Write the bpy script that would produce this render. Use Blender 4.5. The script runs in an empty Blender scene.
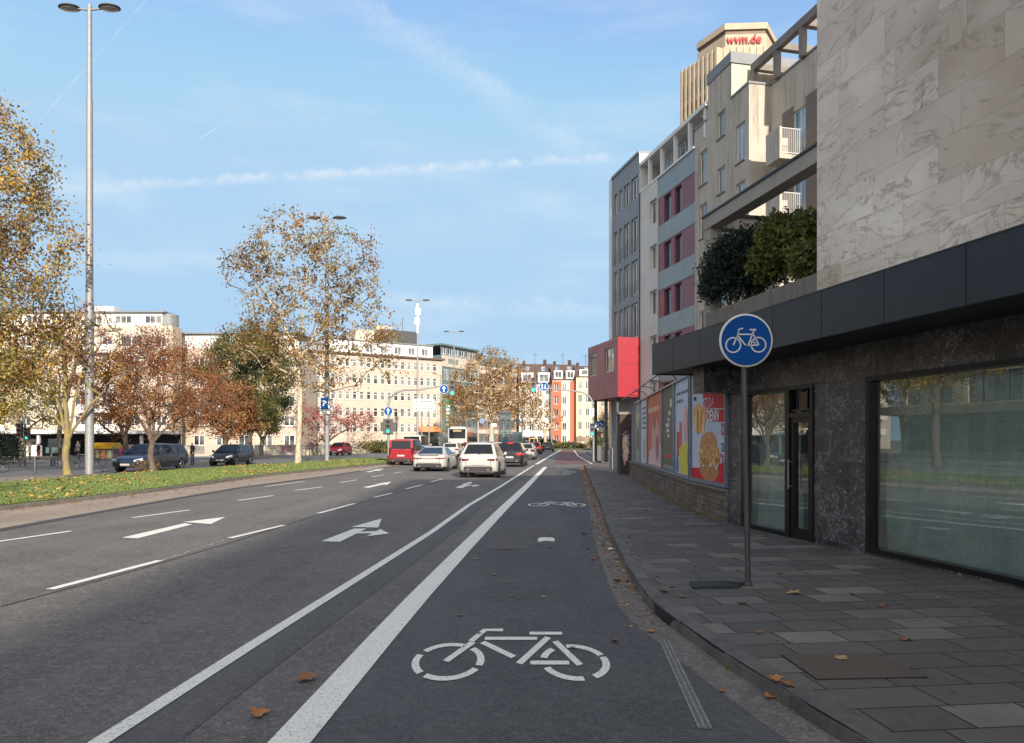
import bpy, math, random
from math import sin, cos, pi, radians, atan2, hypot, sqrt
from mathutils import Vector, Matrix
import numpy as np
from mathutils import noise as mnoise

random.seed(7)
scene = bpy.context.scene
COL = scene.collection

# ------------------------------------------------------------------ camera, sky, sun
H, HOR, FP, CX = 1.78, 440.0, 740.0, 512.0      # eye height, horizon row, focal length in px, centre column
cd = bpy.data.cameras.new("camera")
cam = bpy.data.objects.new("camera", cd); COL.objects.link(cam)
cam.location = (0, 0, H); cam.rotation_euler = (pi / 2, 0, 0)
cd.sensor_width = 36; cd.lens = FP / 1024 * 36
cd.shift_y = (HOR - 371.5) / 1024
cd.clip_start = 0.1; cd.clip_end = 6000
scene.camera = cam

SUN_EL, SUN_AZ = radians(21), radians(180 - 13.5)   # azimuth clockwise from +Y
to_sun = Vector((sin(SUN_AZ) * cos(SUN_EL), cos(SUN_AZ) * cos(SUN_EL), sin(SUN_EL)))
w = bpy.data.worlds.new("World"); scene.world = w; w.use_nodes = True
nt = w.node_tree; N = nt.nodes; Lk = nt.links; N.clear()
out = N.new("ShaderNodeOutputWorld"); bg = N.new("ShaderNodeBackground")
sky = N.new("ShaderNodeTexSky"); sky.sky_type = 'NISHITA'; sky.sun_disc = False
sky.sun_elevation = SUN_EL; sky.sun_rotation = SUN_AZ
sky.air_density = 1.0; sky.dust_density = 0.5; sky.ozone_density = 1.6
bg.inputs[1].default_value = 0.14


def wm(op, a, b=None, c=None):
    n = N.new("ShaderNodeMath"); n.operation = op
    for i, v in enumerate((a, b, c)):
        if v is None: continue
        if isinstance(v, (int, float)): n.inputs[i].default_value = v
        else: Lk.new(v, n.inputs[i])
    return n.outputs[0]


def vdot(vec, v):
    n = N.new("ShaderNodeVectorMath"); n.operation = 'DOT_PRODUCT'
    Lk.new(vec, n.inputs[0]); n.inputs[1].default_value = v
    return n.outputs['Value']


def smooth(x, a, b):
    n = N.new("ShaderNodeMapRange"); n.interpolation_type = 'SMOOTHSTEP'
    Lk.new(x, n.inputs[0]); n.inputs[1].default_value = a; n.inputs[2].default_value = b
    return n.outputs[0]


tc = N.new("ShaderNodeTexCoord"); D = tc.outputs['Generated']


def skydir(px, py): return Vector(((px - CX) / FP, 1, (HOR - py) / FP)).normalized()


def contrail(p, q, width, strength, nscale, soft=1.0):
    a, b = skydir(*p), skydir(*q)
    n = a.cross(b).normalized(); t = (b - a).normalized(); m = (a + b).normalized()
    noise = N.new("ShaderNodeTexNoise"); noise.inputs['Scale'].default_value = nscale
    noise.inputs['Detail'].default_value = 8; noise.inputs['Roughness'].default_value = .65
    Lk.new(D, noise.inputs['Vector'])
    wob = wm('MULTIPLY', wm('SUBTRACT', noise.outputs[0], .5), width * 2.2 * soft)
    d = wm('ABSOLUTE', wm('ADD', vdot(D, n), wob))
    band = smooth(d, width, 0.0)
    along = vdot(D, t); lo, hi = a.dot(t), b.dot(t)
    e = (hi - lo) * .22
    g = wm('MULTIPLY', smooth(along, lo - e, lo + e), smooth(along, hi + e, hi - e))
    front = smooth(vdot(D, m), 0.0, .3)
    tex = smooth(noise.outputs[0], .25, .75)
    return wm('MULTIPLY', wm('MULTIPLY', wm('MULTIPLY', band, g), front), wm('MULTIPLY', tex, strength))


cl = contrail((95, 188), (640, 156), .009, .5, 55, .8)
for args in [((340, -10), (600, 165), .03, .30, 26), ((40, 120), (155, -10), .0015, .32, 60, .4), ((193, 142), (226, 123), .0009, .6, 60, .3),
             ((395, 300), (620, 314), .02, .28, 30), ((150, 250), (620, 215), .05, .16, 12), ((-300, 60), (120, 200), .03, .5, 12),
             ((900, 500), (1400, 150), .05, .5, 12)]:
    cl = wm('ADD', cl, contrail(*args))
cn = N.new("ShaderNodeTexNoise"); cn.inputs['Scale'].default_value = 3.2; cn.inputs['Detail'].default_value = 9
cn.inputs['Roughness'].default_value = .6
mp = N.new("ShaderNodeMapping"); mp.inputs['Scale'].default_value = (1, 1, 5.5); Lk.new(D, mp.inputs[0]); Lk.new(mp.outputs[0], cn.inputs['Vector'])
veil = wm('MULTIPLY', smooth(cn.outputs[0], .46, .8), .26)
cl = wm('MINIMUM', wm('ADD', cl, veil), .9)
mix = N.new("ShaderNodeMix"); mix.data_type = 'RGBA'
hs_ = N.new('ShaderNodeHueSaturation'); hs_.inputs['Saturation'].default_value = 1.02; Lk.new(sky.outputs[0], hs_.inputs['Color'])
# the pale horizon away from the sun is held back by a soft cap, the side of the sky near the sun stays bright
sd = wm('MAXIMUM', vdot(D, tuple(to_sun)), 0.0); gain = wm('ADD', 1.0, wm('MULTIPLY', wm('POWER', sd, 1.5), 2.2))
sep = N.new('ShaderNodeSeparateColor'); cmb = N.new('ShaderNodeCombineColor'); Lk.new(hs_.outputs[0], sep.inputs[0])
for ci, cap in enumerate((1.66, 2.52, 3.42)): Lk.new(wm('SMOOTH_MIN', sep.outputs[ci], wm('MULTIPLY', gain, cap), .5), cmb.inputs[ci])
# whitish glow added on the sky's unseen sun side to fill the shade
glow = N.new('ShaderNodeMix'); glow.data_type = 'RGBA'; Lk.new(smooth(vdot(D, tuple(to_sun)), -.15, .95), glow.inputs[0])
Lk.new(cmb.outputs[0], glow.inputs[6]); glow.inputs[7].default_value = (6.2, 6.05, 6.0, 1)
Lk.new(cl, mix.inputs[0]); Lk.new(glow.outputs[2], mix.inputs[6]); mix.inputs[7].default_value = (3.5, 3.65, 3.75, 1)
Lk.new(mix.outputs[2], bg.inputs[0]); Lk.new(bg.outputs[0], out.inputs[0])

sl = bpy.data.lights.new("sun", 'SUN'); sl.energy = 4.0; sl.angle = radians(0.6); sl.color = (1, .905, .79)
so = bpy.data.objects.new("sun", sl); COL.objects.link(so)
so.rotation_euler = to_sun.to_track_quat('Z', 'Y').to_euler(); so.location = (0, -20, 60)

vs = scene.view_settings
vs.view_transform = 'Standard'; vs.look = 'None'; vs.gamma = 1; vs.use_curve_mapping = False
vs.exposure = 0.92
scene.cycles.max_bounces = 6
scene.cycles.transparent_max_bounces = 12

# ------------------------------------------------------------------ helpers


def GP(px, py, z=0.0):
    Y = (H - z) * FP / (py - HOR)
    return ((px - CX) * Y / FP, Y)


def ZZ(py, Y): return H + (HOR - py) * Y / FP
def XX(px, Y): return (px - CX) * Y / FP


MATS = {}


def mat(name, col, rough=.7, metal=0, nz=None, bump=None, emit=None, spec=.5, trans=0, alpha=1, coat=0):
    """nz=(scale, amount, darker_or_colour)  bump=(scale, strength)"""
    if name in MATS: return MATS[name]
    m = bpy.data.materials.new(name); m.use_nodes = True; MATS[name] = m
    t = m.node_tree; b = t.nodes['Principled BSDF']
    c = (*col, 1) if len(col) == 3 else col
    b.inputs['Base Color'].default_value = c
    b.inputs['Roughness'].default_value = rough; b.inputs['Metallic'].default_value = metal
    b.inputs['Specular IOR Level'].default_value = spec
    b.inputs['Transmission Weight'].default_value = trans; b.inputs['Alpha'].default_value = alpha
    b.inputs['Coat Weight'].default_value = coat
    if emit:
        b.inputs['Emission Color'].default_value = (*emit[0], 1); b.inputs['Emission Strength'].default_value = emit[1]
    geo = t.nodes.new("ShaderNodeNewGeometry")
    if nz:
        n = t.nodes.new("ShaderNodeTexNoise"); n.inputs['Scale'].default_value = nz[0]; n.inputs['Detail'].default_value = 7
        n.inputs['Roughness'].default_value = .65
        t.links.new(geo.outputs['Position'], n.inputs['Vector'])
        r = t.nodes.new("ShaderNodeMapRange"); r.inputs[1].default_value = .3; r.inputs[2].default_value = .7
        t.links.new(n.outputs[0], r.inputs[0])
        mx = t.nodes.new("ShaderNodeMix"); mx.data_type = 'RGBA'
        t.links.new(r.outputs[0], mx.inputs[0])
        k = nz[1]
        if len(nz) > 2: mx.inputs[6].default_value = c; mx.inputs[7].default_value = (*nz[2], 1)
        else:
            mx.inputs[6].default_value = tuple(min(1, v * (1 + k)) for v in c[:3]) + (1,)
            mx.inputs[7].default_value = tuple(v * (1 - k) for v in c[:3]) + (1,)
        t.links.new(mx.outputs[2], b.inputs['Base Color'])
    if bump:
        n = t.nodes.new("ShaderNodeTexNoise"); n.inputs['Scale'].default_value = bump[0]; n.inputs['Detail'].default_value = 4
        t.links.new(geo.outputs['Position'], n.inputs['Vector'])
        bp = t.nodes.new("ShaderNodeBump"); bp.inputs['Strength'].default_value = bump[1]; bp.inputs['Distance'].default_value = .02
        t.links.new(n.outputs[0], bp.inputs['Height']); t.links.new(bp.outputs[0], b.inputs['Normal'])
    return m


class NT:
    """tiny node helper for hand made materials"""
    def __init__(s, name, rough=.7):
        s.m = bpy.data.materials.new(name); s.m.use_nodes = True; MATS[name] = s.m
        s.t = s.m.node_tree; s.b = s.t.nodes['Principled BSDF']; s.b.inputs['Roughness'].default_value = rough
        s.geo = s.n("NewGeometry"); s.pos = s.geo.outputs['Position']
        s.tc = s.n("TexCoord"); s.obj = s.tc.outputs['Object']

    def n(s, k): return s.t.nodes.new("ShaderNode" + k)
    def l(s, a, b): s.t.links.new(a, b)

    def setin(s, sock, v):
        if isinstance(v, (int, float)): sock.default_value = v
        elif isinstance(v, tuple): sock.default_value = v if len(v) == len(sock.default_value) else (*v, 1)
        else: s.l(v, sock)

    def noise(s, scale, detail=6, rough=.6, vec=None, dist=0):
        n = s.n("TexNoise"); n.inputs['Scale'].default_value = scale; n.inputs['Detail'].default_value = detail
        n.inputs['Roughness'].default_value = rough; n.inputs['Distortion'].default_value = dist
        s.l(vec or s.pos, n.inputs['Vector']); return n.outputs[0]

    def rng(s, x, a, b, c=0., d=1.):
        n = s.n("MapRange"); s.l(x, n.inputs[0])
        for i, v in enumerate((a, b, c, d)): n.inputs[i + 1].default_value = v
        return n.outputs[0]

    def mix(s, f, a, b, mode='MIX'):
        n = s.n("Mix"); n.data_type = 'RGBA'; n.blend_type = mode
        s.setin(n.inputs[0], f); s.setin(n.inputs[6], a); s.setin(n.inputs[7], b); return n.outputs[2]

    def math(s, op, a, b=0.):
        n = s.n("Math"); n.operation = op; s.setin(n.inputs[0], a); s.setin(n.inputs[1], b); return n.outputs[0]

    def mapping(s, vec, rot=(0, 0, 0), scale=(1, 1, 1), loc=(0, 0, 0)):
        n = s.n("Mapping"); s.l(vec, n.inputs[0]); n.inputs['Rotation'].default_value = rot
        n.inputs['Scale'].default_value = scale; n.inputs['Location'].default_value = loc; return n.outputs[0]

    def bump(s, h, strength=.3, dist=.01):
        n = s.n("Bump"); n.inputs['Strength'].default_value = strength; n.inputs['Distance'].default_value = dist
        s.l(h, n.inputs['Height']); s.l(n.outputs[0], s.b.inputs['Normal'])

    def col(s, c): s.setin(s.b.inputs['Base Color'], c)


class MB:
    def __init__(s): s.v = []; s.f = []; s.m = []

    def add(s, vs, fs, m=0):
        o = len(s.v); s.v += [tuple(p) for p in vs]
        for f in fs: s.f.append([i + o for i in f]); s.m.append(m)
        return s

    def box(s, x0, x1, y0, y1, z0, z1, m=0):
        if x0 > x1: x0, x1 = x1, x0
        if y0 > y1: y0, y1 = y1, y0
        if z0 > z1: z0, z1 = z1, z0
        return s.add([(x0, y0, z0), (x1, y0, z0), (x1, y1, z0), (x0, y1, z0), (x0, y0, z1), (x1, y0, z1), (x1, y1, z1), (x0, y1, z1)],
                     [(0, 3, 2, 1), (4, 5, 6, 7), (0, 1, 5, 4), (1, 2, 6, 5), (2, 3, 7, 6), (3, 0, 4, 7)], m)

    def poly(s, pts, m=0): return s.add(pts, [tuple(range(len(pts)))], m)

    def prism(s, pts, z0, z1, m=0):
        a = sum(pts[i][0] * pts[(i + 1) % len(pts)][1] - pts[(i + 1) % len(pts)][0] * pts[i][1] for i in range(len(pts)))
        if a < 0: pts = pts[::-1]
        n = len(pts)
        v = [(p[0], p[1], z0) for p in pts] + [(p[0], p[1], z1) for p in pts]
        return s.add(v, [tuple(range(n))[::-1], tuple(range(n, 2 * n))] + [(i, (i + 1) % n, n + (i + 1) % n, n + i) for i in range(n)], m)

    def path(s, pts, rad, n=8, m=0, cap=True):
        """tube along a list of points, rad number or list"""
        pts = [Vector(p) for p in pts]; k = len(pts)
        if not isinstance(rad, (list, tuple)): rad = [rad] * k
        vs = []; up = None
        for i, p in enumerate(pts):
            d = (pts[min(i + 1, k - 1)] - pts[max(i - 1, 0)])
            d = d.normalized() if d.length > 1e-9 else Vector((0, 0, 1))
            if up is None: up = Vector((1, 0, 0)) if abs(d.x) < .8 else Vector((0, 1, 0))
            a = (up - d * up.dot(d)).normalized(); up = a; b = d.cross(a)
            vs += [p + (a * cos(2 * pi * j / n) + b * sin(2 * pi * j / n)) * rad[i] for j in range(n)]
        fs = [(i * n + j, i * n + (j + 1) % n, (i + 1) * n + (j + 1) % n, (i + 1) * n + j) for i in range(k - 1) for j in range(n)]
        if cap: fs += [tuple(range(n))[::-1], tuple(range((k - 1) * n, k * n))]
        return s.add(vs, fs, m)

    def lathe(s, prof, n=16, c=(0, 0, 0), m=0, axis='z'):
        vs = []
        for r, z in prof:
            for j in range(n):
                a = 2 * pi * j / n
                p = (r * cos(a), r * sin(a), z)
                if axis == 'x': p = (p[2], p[0], p[1])
                if axis == 'y': p = (p[0], -p[2], p[1])
                vs.append((c[0] + p[0], c[1] + p[1], c[2] + p[2]))
        k = len(prof)
        fs = [(i * n + j, i * n + (j + 1) % n, (i + 1) * n + (j + 1) % n, (i + 1) * n + j) for i in range(k - 1) for j in range(n)]
        fs += [tuple(range(n))[::-1], tuple(range((k - 1) * n, k * n))]
        return s.add(vs, fs, m)

    def wall(s, T, u0, u1, z0, z1, holes=(), depth=.15, m=0, mr=None):
        """wall sheet with real window openings; T(u, out, z)->xyz ; holes (ua,ub,za,zb)"""
        mr = m if mr is None else mr
        holes = [(max(a, u0), min(b, u1), max(c, z0), min(d, z1)) for a, b, c, d in holes]
        us = sorted({u0, u1, *[h[0] for h in holes], *[h[1] for h in holes]}); zs = sorted({z0, z1, *[h[2] for h in holes], *[h[3] for h in holes]})
        us = [u for i, u in enumerate(us) if i == 0 or u - us[i - 1] > 1e-5]; zs = [u for i, u in enumerate(zs) if i == 0 or u - zs[i - 1] > 1e-5]
        for i in range(len(us) - 1):
            cu = (us[i] + us[i + 1]) / 2
            for j in range(len(zs) - 1):
                cz = (zs[j] + zs[j + 1]) / 2
                if any(a < cu < b and c < cz < d for a, b, c, d in holes): continue
                s.poly([T(us[i], 0, zs[j]), T(us[i + 1], 0, zs[j]), T(us[i + 1], 0, zs[j + 1]), T(us[i], 0, zs[j + 1])], m)
        for a, b, c, d in holes:
            for p, q in (((a, c), (b, c)), ((b, c), (b, d)), ((b, d), (a, d)), ((a, d), (a, c))):
                s.poly([T(p[0], 0, p[1]), T(q[0], 0, q[1]), T(q[0], -depth, q[1]), T(p[0], -depth, p[1])], mr)
        return s

    def build(s, name, mats, parent=None, loc=None, rot=0, smooth=None, fix=False):
        me = bpy.data.meshes.new(name)
        me.from_pydata(s.v, [], s.f)
        if not isinstance(mats, (list, tuple)): mats = [mats]
        for m in mats: me.materials.append(m)
        if len(mats) > 1: me.polygons.foreach_set('material_index', s.m)
        if smooth is not None:
            me.polygons.foreach_set('use_smooth', [True] * len(me.polygons))
            if smooth < 180: me.set_sharp_from_angle(angle=radians(smooth))
        me.update()
        if fix:
            import bmesh
            bm = bmesh.new(); bm.from_mesh(me); bmesh.ops.remove_doubles(bm, verts=bm.verts, dist=1e-5)
            bmesh.ops.recalc_face_normals(bm, faces=bm.faces); bm.to_mesh(me); bm.free()
        o = bpy.data.objects.new(name, me); COL.objects.link(o)
        if parent is not None: o.parent = parent
        if loc is not None: o.location = loc
        if rot: o.rotation_euler = (0, 0, rot)
        return o


def tag(o, label=None, cat=None, group=None, kind=None):
    if label: o['label'] = label
    if cat: o['category'] = cat
    if group: o['group'] = group
    if kind: o['kind'] = kind
    return o


def struct(o): o['kind'] = 'structure'; return o


def thing(name, label, cat, loc=(0, 0, 0), rot=0, group=None):
    o = bpy.data.objects.new(name, None); COL.objects.link(o); o.empty_display_size = .2
    o.location = loc; o.rotation_euler = (0, 0, rot)
    return tag(o, label, cat, group)


KIDS = {}


def copy_tree(o, loc=None, rot=None, label=None, parent=None, scale=None):
    c = o.copy(); COL.objects.link(c)
    if parent: c.parent = parent
    if loc is not None: c.location = loc
    if rot is not None: c.rotation_euler = (0, 0, rot)
    if label: c['label'] = label
    if scale: c.scale = scale
    for ch in list(o.children): copy_tree(ch, parent=c)
    return c


def place(obj, parent, loc, scale=None, rot=None):
    """copy of a part prototype under parent"""
    c = copy_tree(obj, parent=parent); c.location = loc
    if scale: c.scale = scale
    if rot is not None: c.rotation_euler = rot
    return c


def drop(o):
    for ch in list(o.children): drop(ch)
    bpy.data.objects.remove(o)


def text_mesh(s, size, name, m, parent=None, loc=(0, 0, 0), rot=(pi / 2, 0, 0), align='CENTER', depth=.004, sx=1, bold=0):
    cu = bpy.data.curves.new('lettering', 'FONT'); cu.body = s; cu.size = size; cu.align_x = align; cu.align_y = 'CENTER'
    cu.extrude = depth; cu.offset = bold
    t = bpy.data.objects.new('tmp', cu); COL.objects.link(t)
    me = bpy.data.meshes.new_from_object(t.evaluated_get(bpy.context.evaluated_depsgraph_get()))
    bpy.data.objects.remove(t)
    me.materials.clear(); me.materials.append(m)
    o = bpy.data.objects.new(name, me); COL.objects.link(o)
    if parent: o.parent = parent
    o.location = loc; o.rotation_euler = rot; o.scale = (sx, 1, 1)
    return o


def strokes(mb, lines, width, z=0, m=0, plane='xy', yy=0, kx=1, ky=1):
    """flat quads along polylines. plane 'xz': drawn in x,z at y=yy facing -y"""
    for ln in lines:
        n = len(ln)
        L = []; R = []
        for i in range(n):
            a = Vector(ln[max(i - 1, 0)]); b = Vector(ln[min(i + 1, n - 1)])
            d = (b - a); d = d.normalized() if d.length > 0 else Vector((1, 0))
            nn = Vector((-d.y, d.x)) * width / 2
            p = Vector(ln[i]); L.append(p + nn); R.append(p - nn)
        for i in range(n - 1):
            q = [R[i], R[i + 1], L[i + 1], L[i]]
            if plane == 'xy': mb.poly([(p.x * kx, p.y * ky, z) for p in q], m)
            else: mb.poly([(p.x * kx, yy, p.y * ky) for p in q], m)


def arc(cx, cy, r, a0, a1, n=12): return [(cx + r * cos(radians(a0 + (a1 - a0) * i / n)), cy + r * sin(radians(a0 + (a1 - a0) * i / n))) for i in range(n + 1)]


# facade frames -------------------------------------------------
class Frame:
    """facade plane X + k*Y = x0 ; local x runs away from the camera, local y out to the street"""
    def __init__(s, x0, k):
        s.x0, s.k = x0, k; q = sqrt(1 + k * k); s.q = q
        s.rot = atan2(1 / q, -k / q)

    def U(s, px, o=0.0):
        xp = s.x0 - o * s.q
        Y = xp / ((px - CX) / FP + s.k)
        u = (Y + o * s.k / s.q) * s.q if True else 0
        return u

    def Y(s, px, o=0.0): return (s.x0 - o * s.q) / ((px - CX) / FP + s.k)
    def Z(s, px, py, o=0.0): return ZZ(py, s.Y(px, o))

    def world(s, u, o, z=0):
        return (s.x0 - s.k / s.q * u - o / s.q, u / s.q - o * s.k / s.q, z)


FS = Frame(7.35, .205)     # shop
FM = Frame(21.2, .2257)    # apartment row
# ------------------------------------------------------------------ materials
def asphalt(name, base, warm, speck=.5, patch=.25, rough=.85):
    n = NT(name, rough)
    a = n.noise(.5, 7, .7); f = n.noise(75, 5, .85); g = n.noise(3.2, 9, .78)
    lo = tuple(v * (1 - patch) for v in base); hi = tuple(v * (1 + patch) for v in warm)
    c = n.mix(n.rng(a, .35, .65), lo, hi)
    c = n.mix(n.rng(g, .3, .75, 0, .35), c, tuple(v * .6 for v in base))
    for sc_, amt in ((95, 1.0), (38, .75), (13, .35)):
        vv = n.n('TexVoronoi'); vv.inputs['Scale'].default_value = sc_; n.l(n.pos, vv.inputs['Vector']); sx_ = n.n('SeparateColor'); n.l(vv.outputs['Color'], sx_.inputs[0])
        c = n.mix(n.math('MULTIPLY', n.rng(sx_.outputs[0], .70, 1.0), speck * amt), c, tuple(min(1, v * 2.3) for v in warm)); c = n.mix(n.math('MULTIPLY', n.rng(sx_.outputs[1], .55, 1.0), speck * amt), c, tuple(v * .38 for v in base))
    sp = n.rng(f, .54, .66); c = n.mix(n.math('MULTIPLY', sp, speck), c, tuple(min(1, v * 3.6 + .03) for v in base))
    dk = n.rng(f, .46, .34); c = n.mix(n.math('MULTIPLY', dk, speck * 1.3), c, tuple(v * .35 for v in base))
    # wheel-worn streaks along the road and fine cracks
    st = n.noise(1.1, 4, .6, n.mapping(n.pos, (0, 0, radians(4)), (1, .04, 1)))
    c = n.mix(n.rng(st, .45, .7, 0, .35), c, tuple(v * 1.6 for v in warm))
    v = n.n("TexVoronoi"); v.feature = 'DISTANCE_TO_EDGE'; v.inputs['Scale'].default_value = .22
    wv = n.n("VectorMath"); wv.operation = 'ADD'; n.l(n.pos, wv.inputs[0])
    nn = n.n("TexNoise"); nn.inputs['Scale'].default_value = 1.5; nn.inputs['Detail'].default_value = 6; n.l(n.pos, nn.inputs['Vector'])
    sc = n.n("VectorMath"); sc.operation = 'SCALE'; sc.inputs['Scale'].default_value = 1.2; n.l(nn.outputs[1], sc.inputs[0]); n.l(sc.outputs[0], wv.inputs[1])
    n.l(wv.outputs[0], v.inputs['Vector'])
    cr = n.rng(v.outputs['Distance'], .0035, .0, 0, 1); cr = n.math('MULTIPLY', cr, n.rng(n.noise(.3, 3), .5, .6))
    oil = n.rng(n.noise(.9, 7, .75), .62, .70, 0, .45); c = n.mix(oil, c, tuple(v * .45 for v in base))
    c = n.mix(n.math('MULTIPLY', cr, .8), c, (.012, .012, .012))
    n.col(c); n.bump(f, .8, .006)
    return n.m


M_road = asphalt('asphalt', (.088, .082, .077), (.115, .103, .092), .55)
M_bike = asphalt('dark_asphalt', (.060, .060, .062), (.070, .068, .068), .42, .25)
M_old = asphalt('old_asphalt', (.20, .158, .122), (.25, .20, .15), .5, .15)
M_gut = asphalt('gutter_asphalt', (.10, .09, .078), (.135, .12, .105), .5, .3)
M_tar = mat('tar', (.045, .044, .045), .75, nz=(5, .3), bump=(90, .3))
M_patch = asphalt('patch_asphalt', (.070, .067, .066), (.080, .076, .073), .45, .15)
M_redpath = mat('red_paving', (.13, .06, .055), .85, nz=(2, .3), bump=(60, .2))
M_ground = mat('ground_soil', (.14, .13, .11), .9, nz=(.2, .3))


def paint_mat(name, base):
    n = NT(name, .6)
    f = n.noise(60, 5, .75); g = n.noise(3, 6, .7)
    c = n.mix(n.rng(g, .3, .8, 0, .4), base, tuple(v * .72 for v in base))
    vv = n.n('TexVoronoi'); vv.inputs['Scale'].default_value = 85; n.l(n.pos, vv.inputs['Vector']); sx_ = n.n('SeparateColor'); n.l(vv.outputs['Color'], sx_.inputs[0])
    w2_ = n.math('MULTIPLY', n.rng(sx_.outputs[0], .925, .95), n.rng(n.noise(2.2, 5, .7), .35, .7, .25, .9))
    worn = n.math('MAXIMUM', n.math('MULTIPLY', n.rng(f, .57, .66), .85), w2_)
    n.col(n.mix(worn, c, (.10, .10, .10))); n.bump(f, .2, .003); return n.m


M_paint = paint_mat('road_paint', (.74, .71, .63))


def worn_paint(name, base, thr):
    n = NT(name, .7); f = n.noise(9, 7, .75)
    n.col(base)
    tr = n.n('BsdfTransparent'); ms = n.n('MixShader'); n.l(n.rng(f, thr - .02, thr + .02), ms.inputs[0]); n.l(tr.outputs[0], ms.inputs[1]); n.l(n.b.outputs[0], ms.inputs[2])
    n.l(ms.outputs[0], n.t.nodes['Material Output'].inputs[0]); return n.m


M_worn = worn_paint('worn_paint', (.33, .32, .30), .5)
M_bluespray = worn_paint('blue_spray', (.10, .14, .20), .54)


def paving():
    n = NT('pavement_slabs', .8)
    p = n.mapping(n.pos, (0, 0, radians(-6)))
    nd = n.n("TexNoise"); nd.inputs['Scale'].default_value = .8; nd.inputs['Detail'].default_value = 2; n.l(p, nd.inputs['Vector'])
    b = n.n("TexBrick"); n.l(p, b.inputs['Vector'])
    b.inputs['Color1'].default_value = (.0, .0, .0, 1); b.inputs['Color2'].default_value = (1, 1, 1, 1); b.inputs['Mortar'].default_value = (.5, .5, .5, 1)
    b.inputs['Scale'].default_value = 1; b.inputs['Mortar Size'].default_value = .008; b.inputs['Mortar Smooth'].default_value = .2
    b.inputs['Brick Width'].default_value = .52; b.inputs['Row Height'].default_value = .36; b.offset = .43; b.squash = 1.35; b.squash_frequency = 3
    r = n.n("ValToRGB"); n.l(b.outputs[0], r.inputs[0])
    e = r.color_ramp.elements; e[0].color = (.075, .067, .057, 1); e[1].color = (.20, .182, .155, 1)
    for ps, c in ((.3, (.088, .079, .068, 1)), (.65, (.112, .101, .088, 1)), (.85, (.145, .132, .113, 1))):
        q = e.new(ps); q.color = c
    c = n.mix(n.rng(n.noise(1.4, 8, .7), .35, .7, 0, .6), r.outputs[0], (.065, .058, .050))
    c = n.mix(n.rng(n.noise(5.5, 8, .75), .5, .75, 0, .55), c, (.13, .122, .108)); c = n.mix(n.rng(n.noise(8.5, 6, .7), .56, .66, 0, .5), c, (.03, .028, .025))
    f = n.noise(120, 3, .7); c = n.mix(n.rng(f, .55, .75, 0, .5), c, (.15, .145, .135)); c = n.mix(n.rng(f, .45, .3, 0, .5), c, (.01, .01, .01))
    c = n.mix(b.outputs['Fac'], c, (.012, .012, .009))
    n.col(c)
    h = n.math('SUBTRACT', n.math('MULTIPLY', f, .25), b.outputs['Fac']); n.bump(h, .6, .006)
    return n.m


M_pave = paving()
M_kerb = mat('kerb_stone', (.10, .092, .08), .8, nz=(3, .4), bump=(70, .5))
M_kerb_light = mat('pale_kerb_stone', (.16, .145, .12), .85, nz=(3, .35), bump=(50, .4))
M_agg = mat('exposed_aggregate', (.16, .12, .09), .9, nz=(55, .9, (.03, .025, .02)), bump=(60, 1))
M_leftpave = mat('left_paving', (.19, .165, .14), .9, nz=(1.5, .25), bump=(30, .3))


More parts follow.
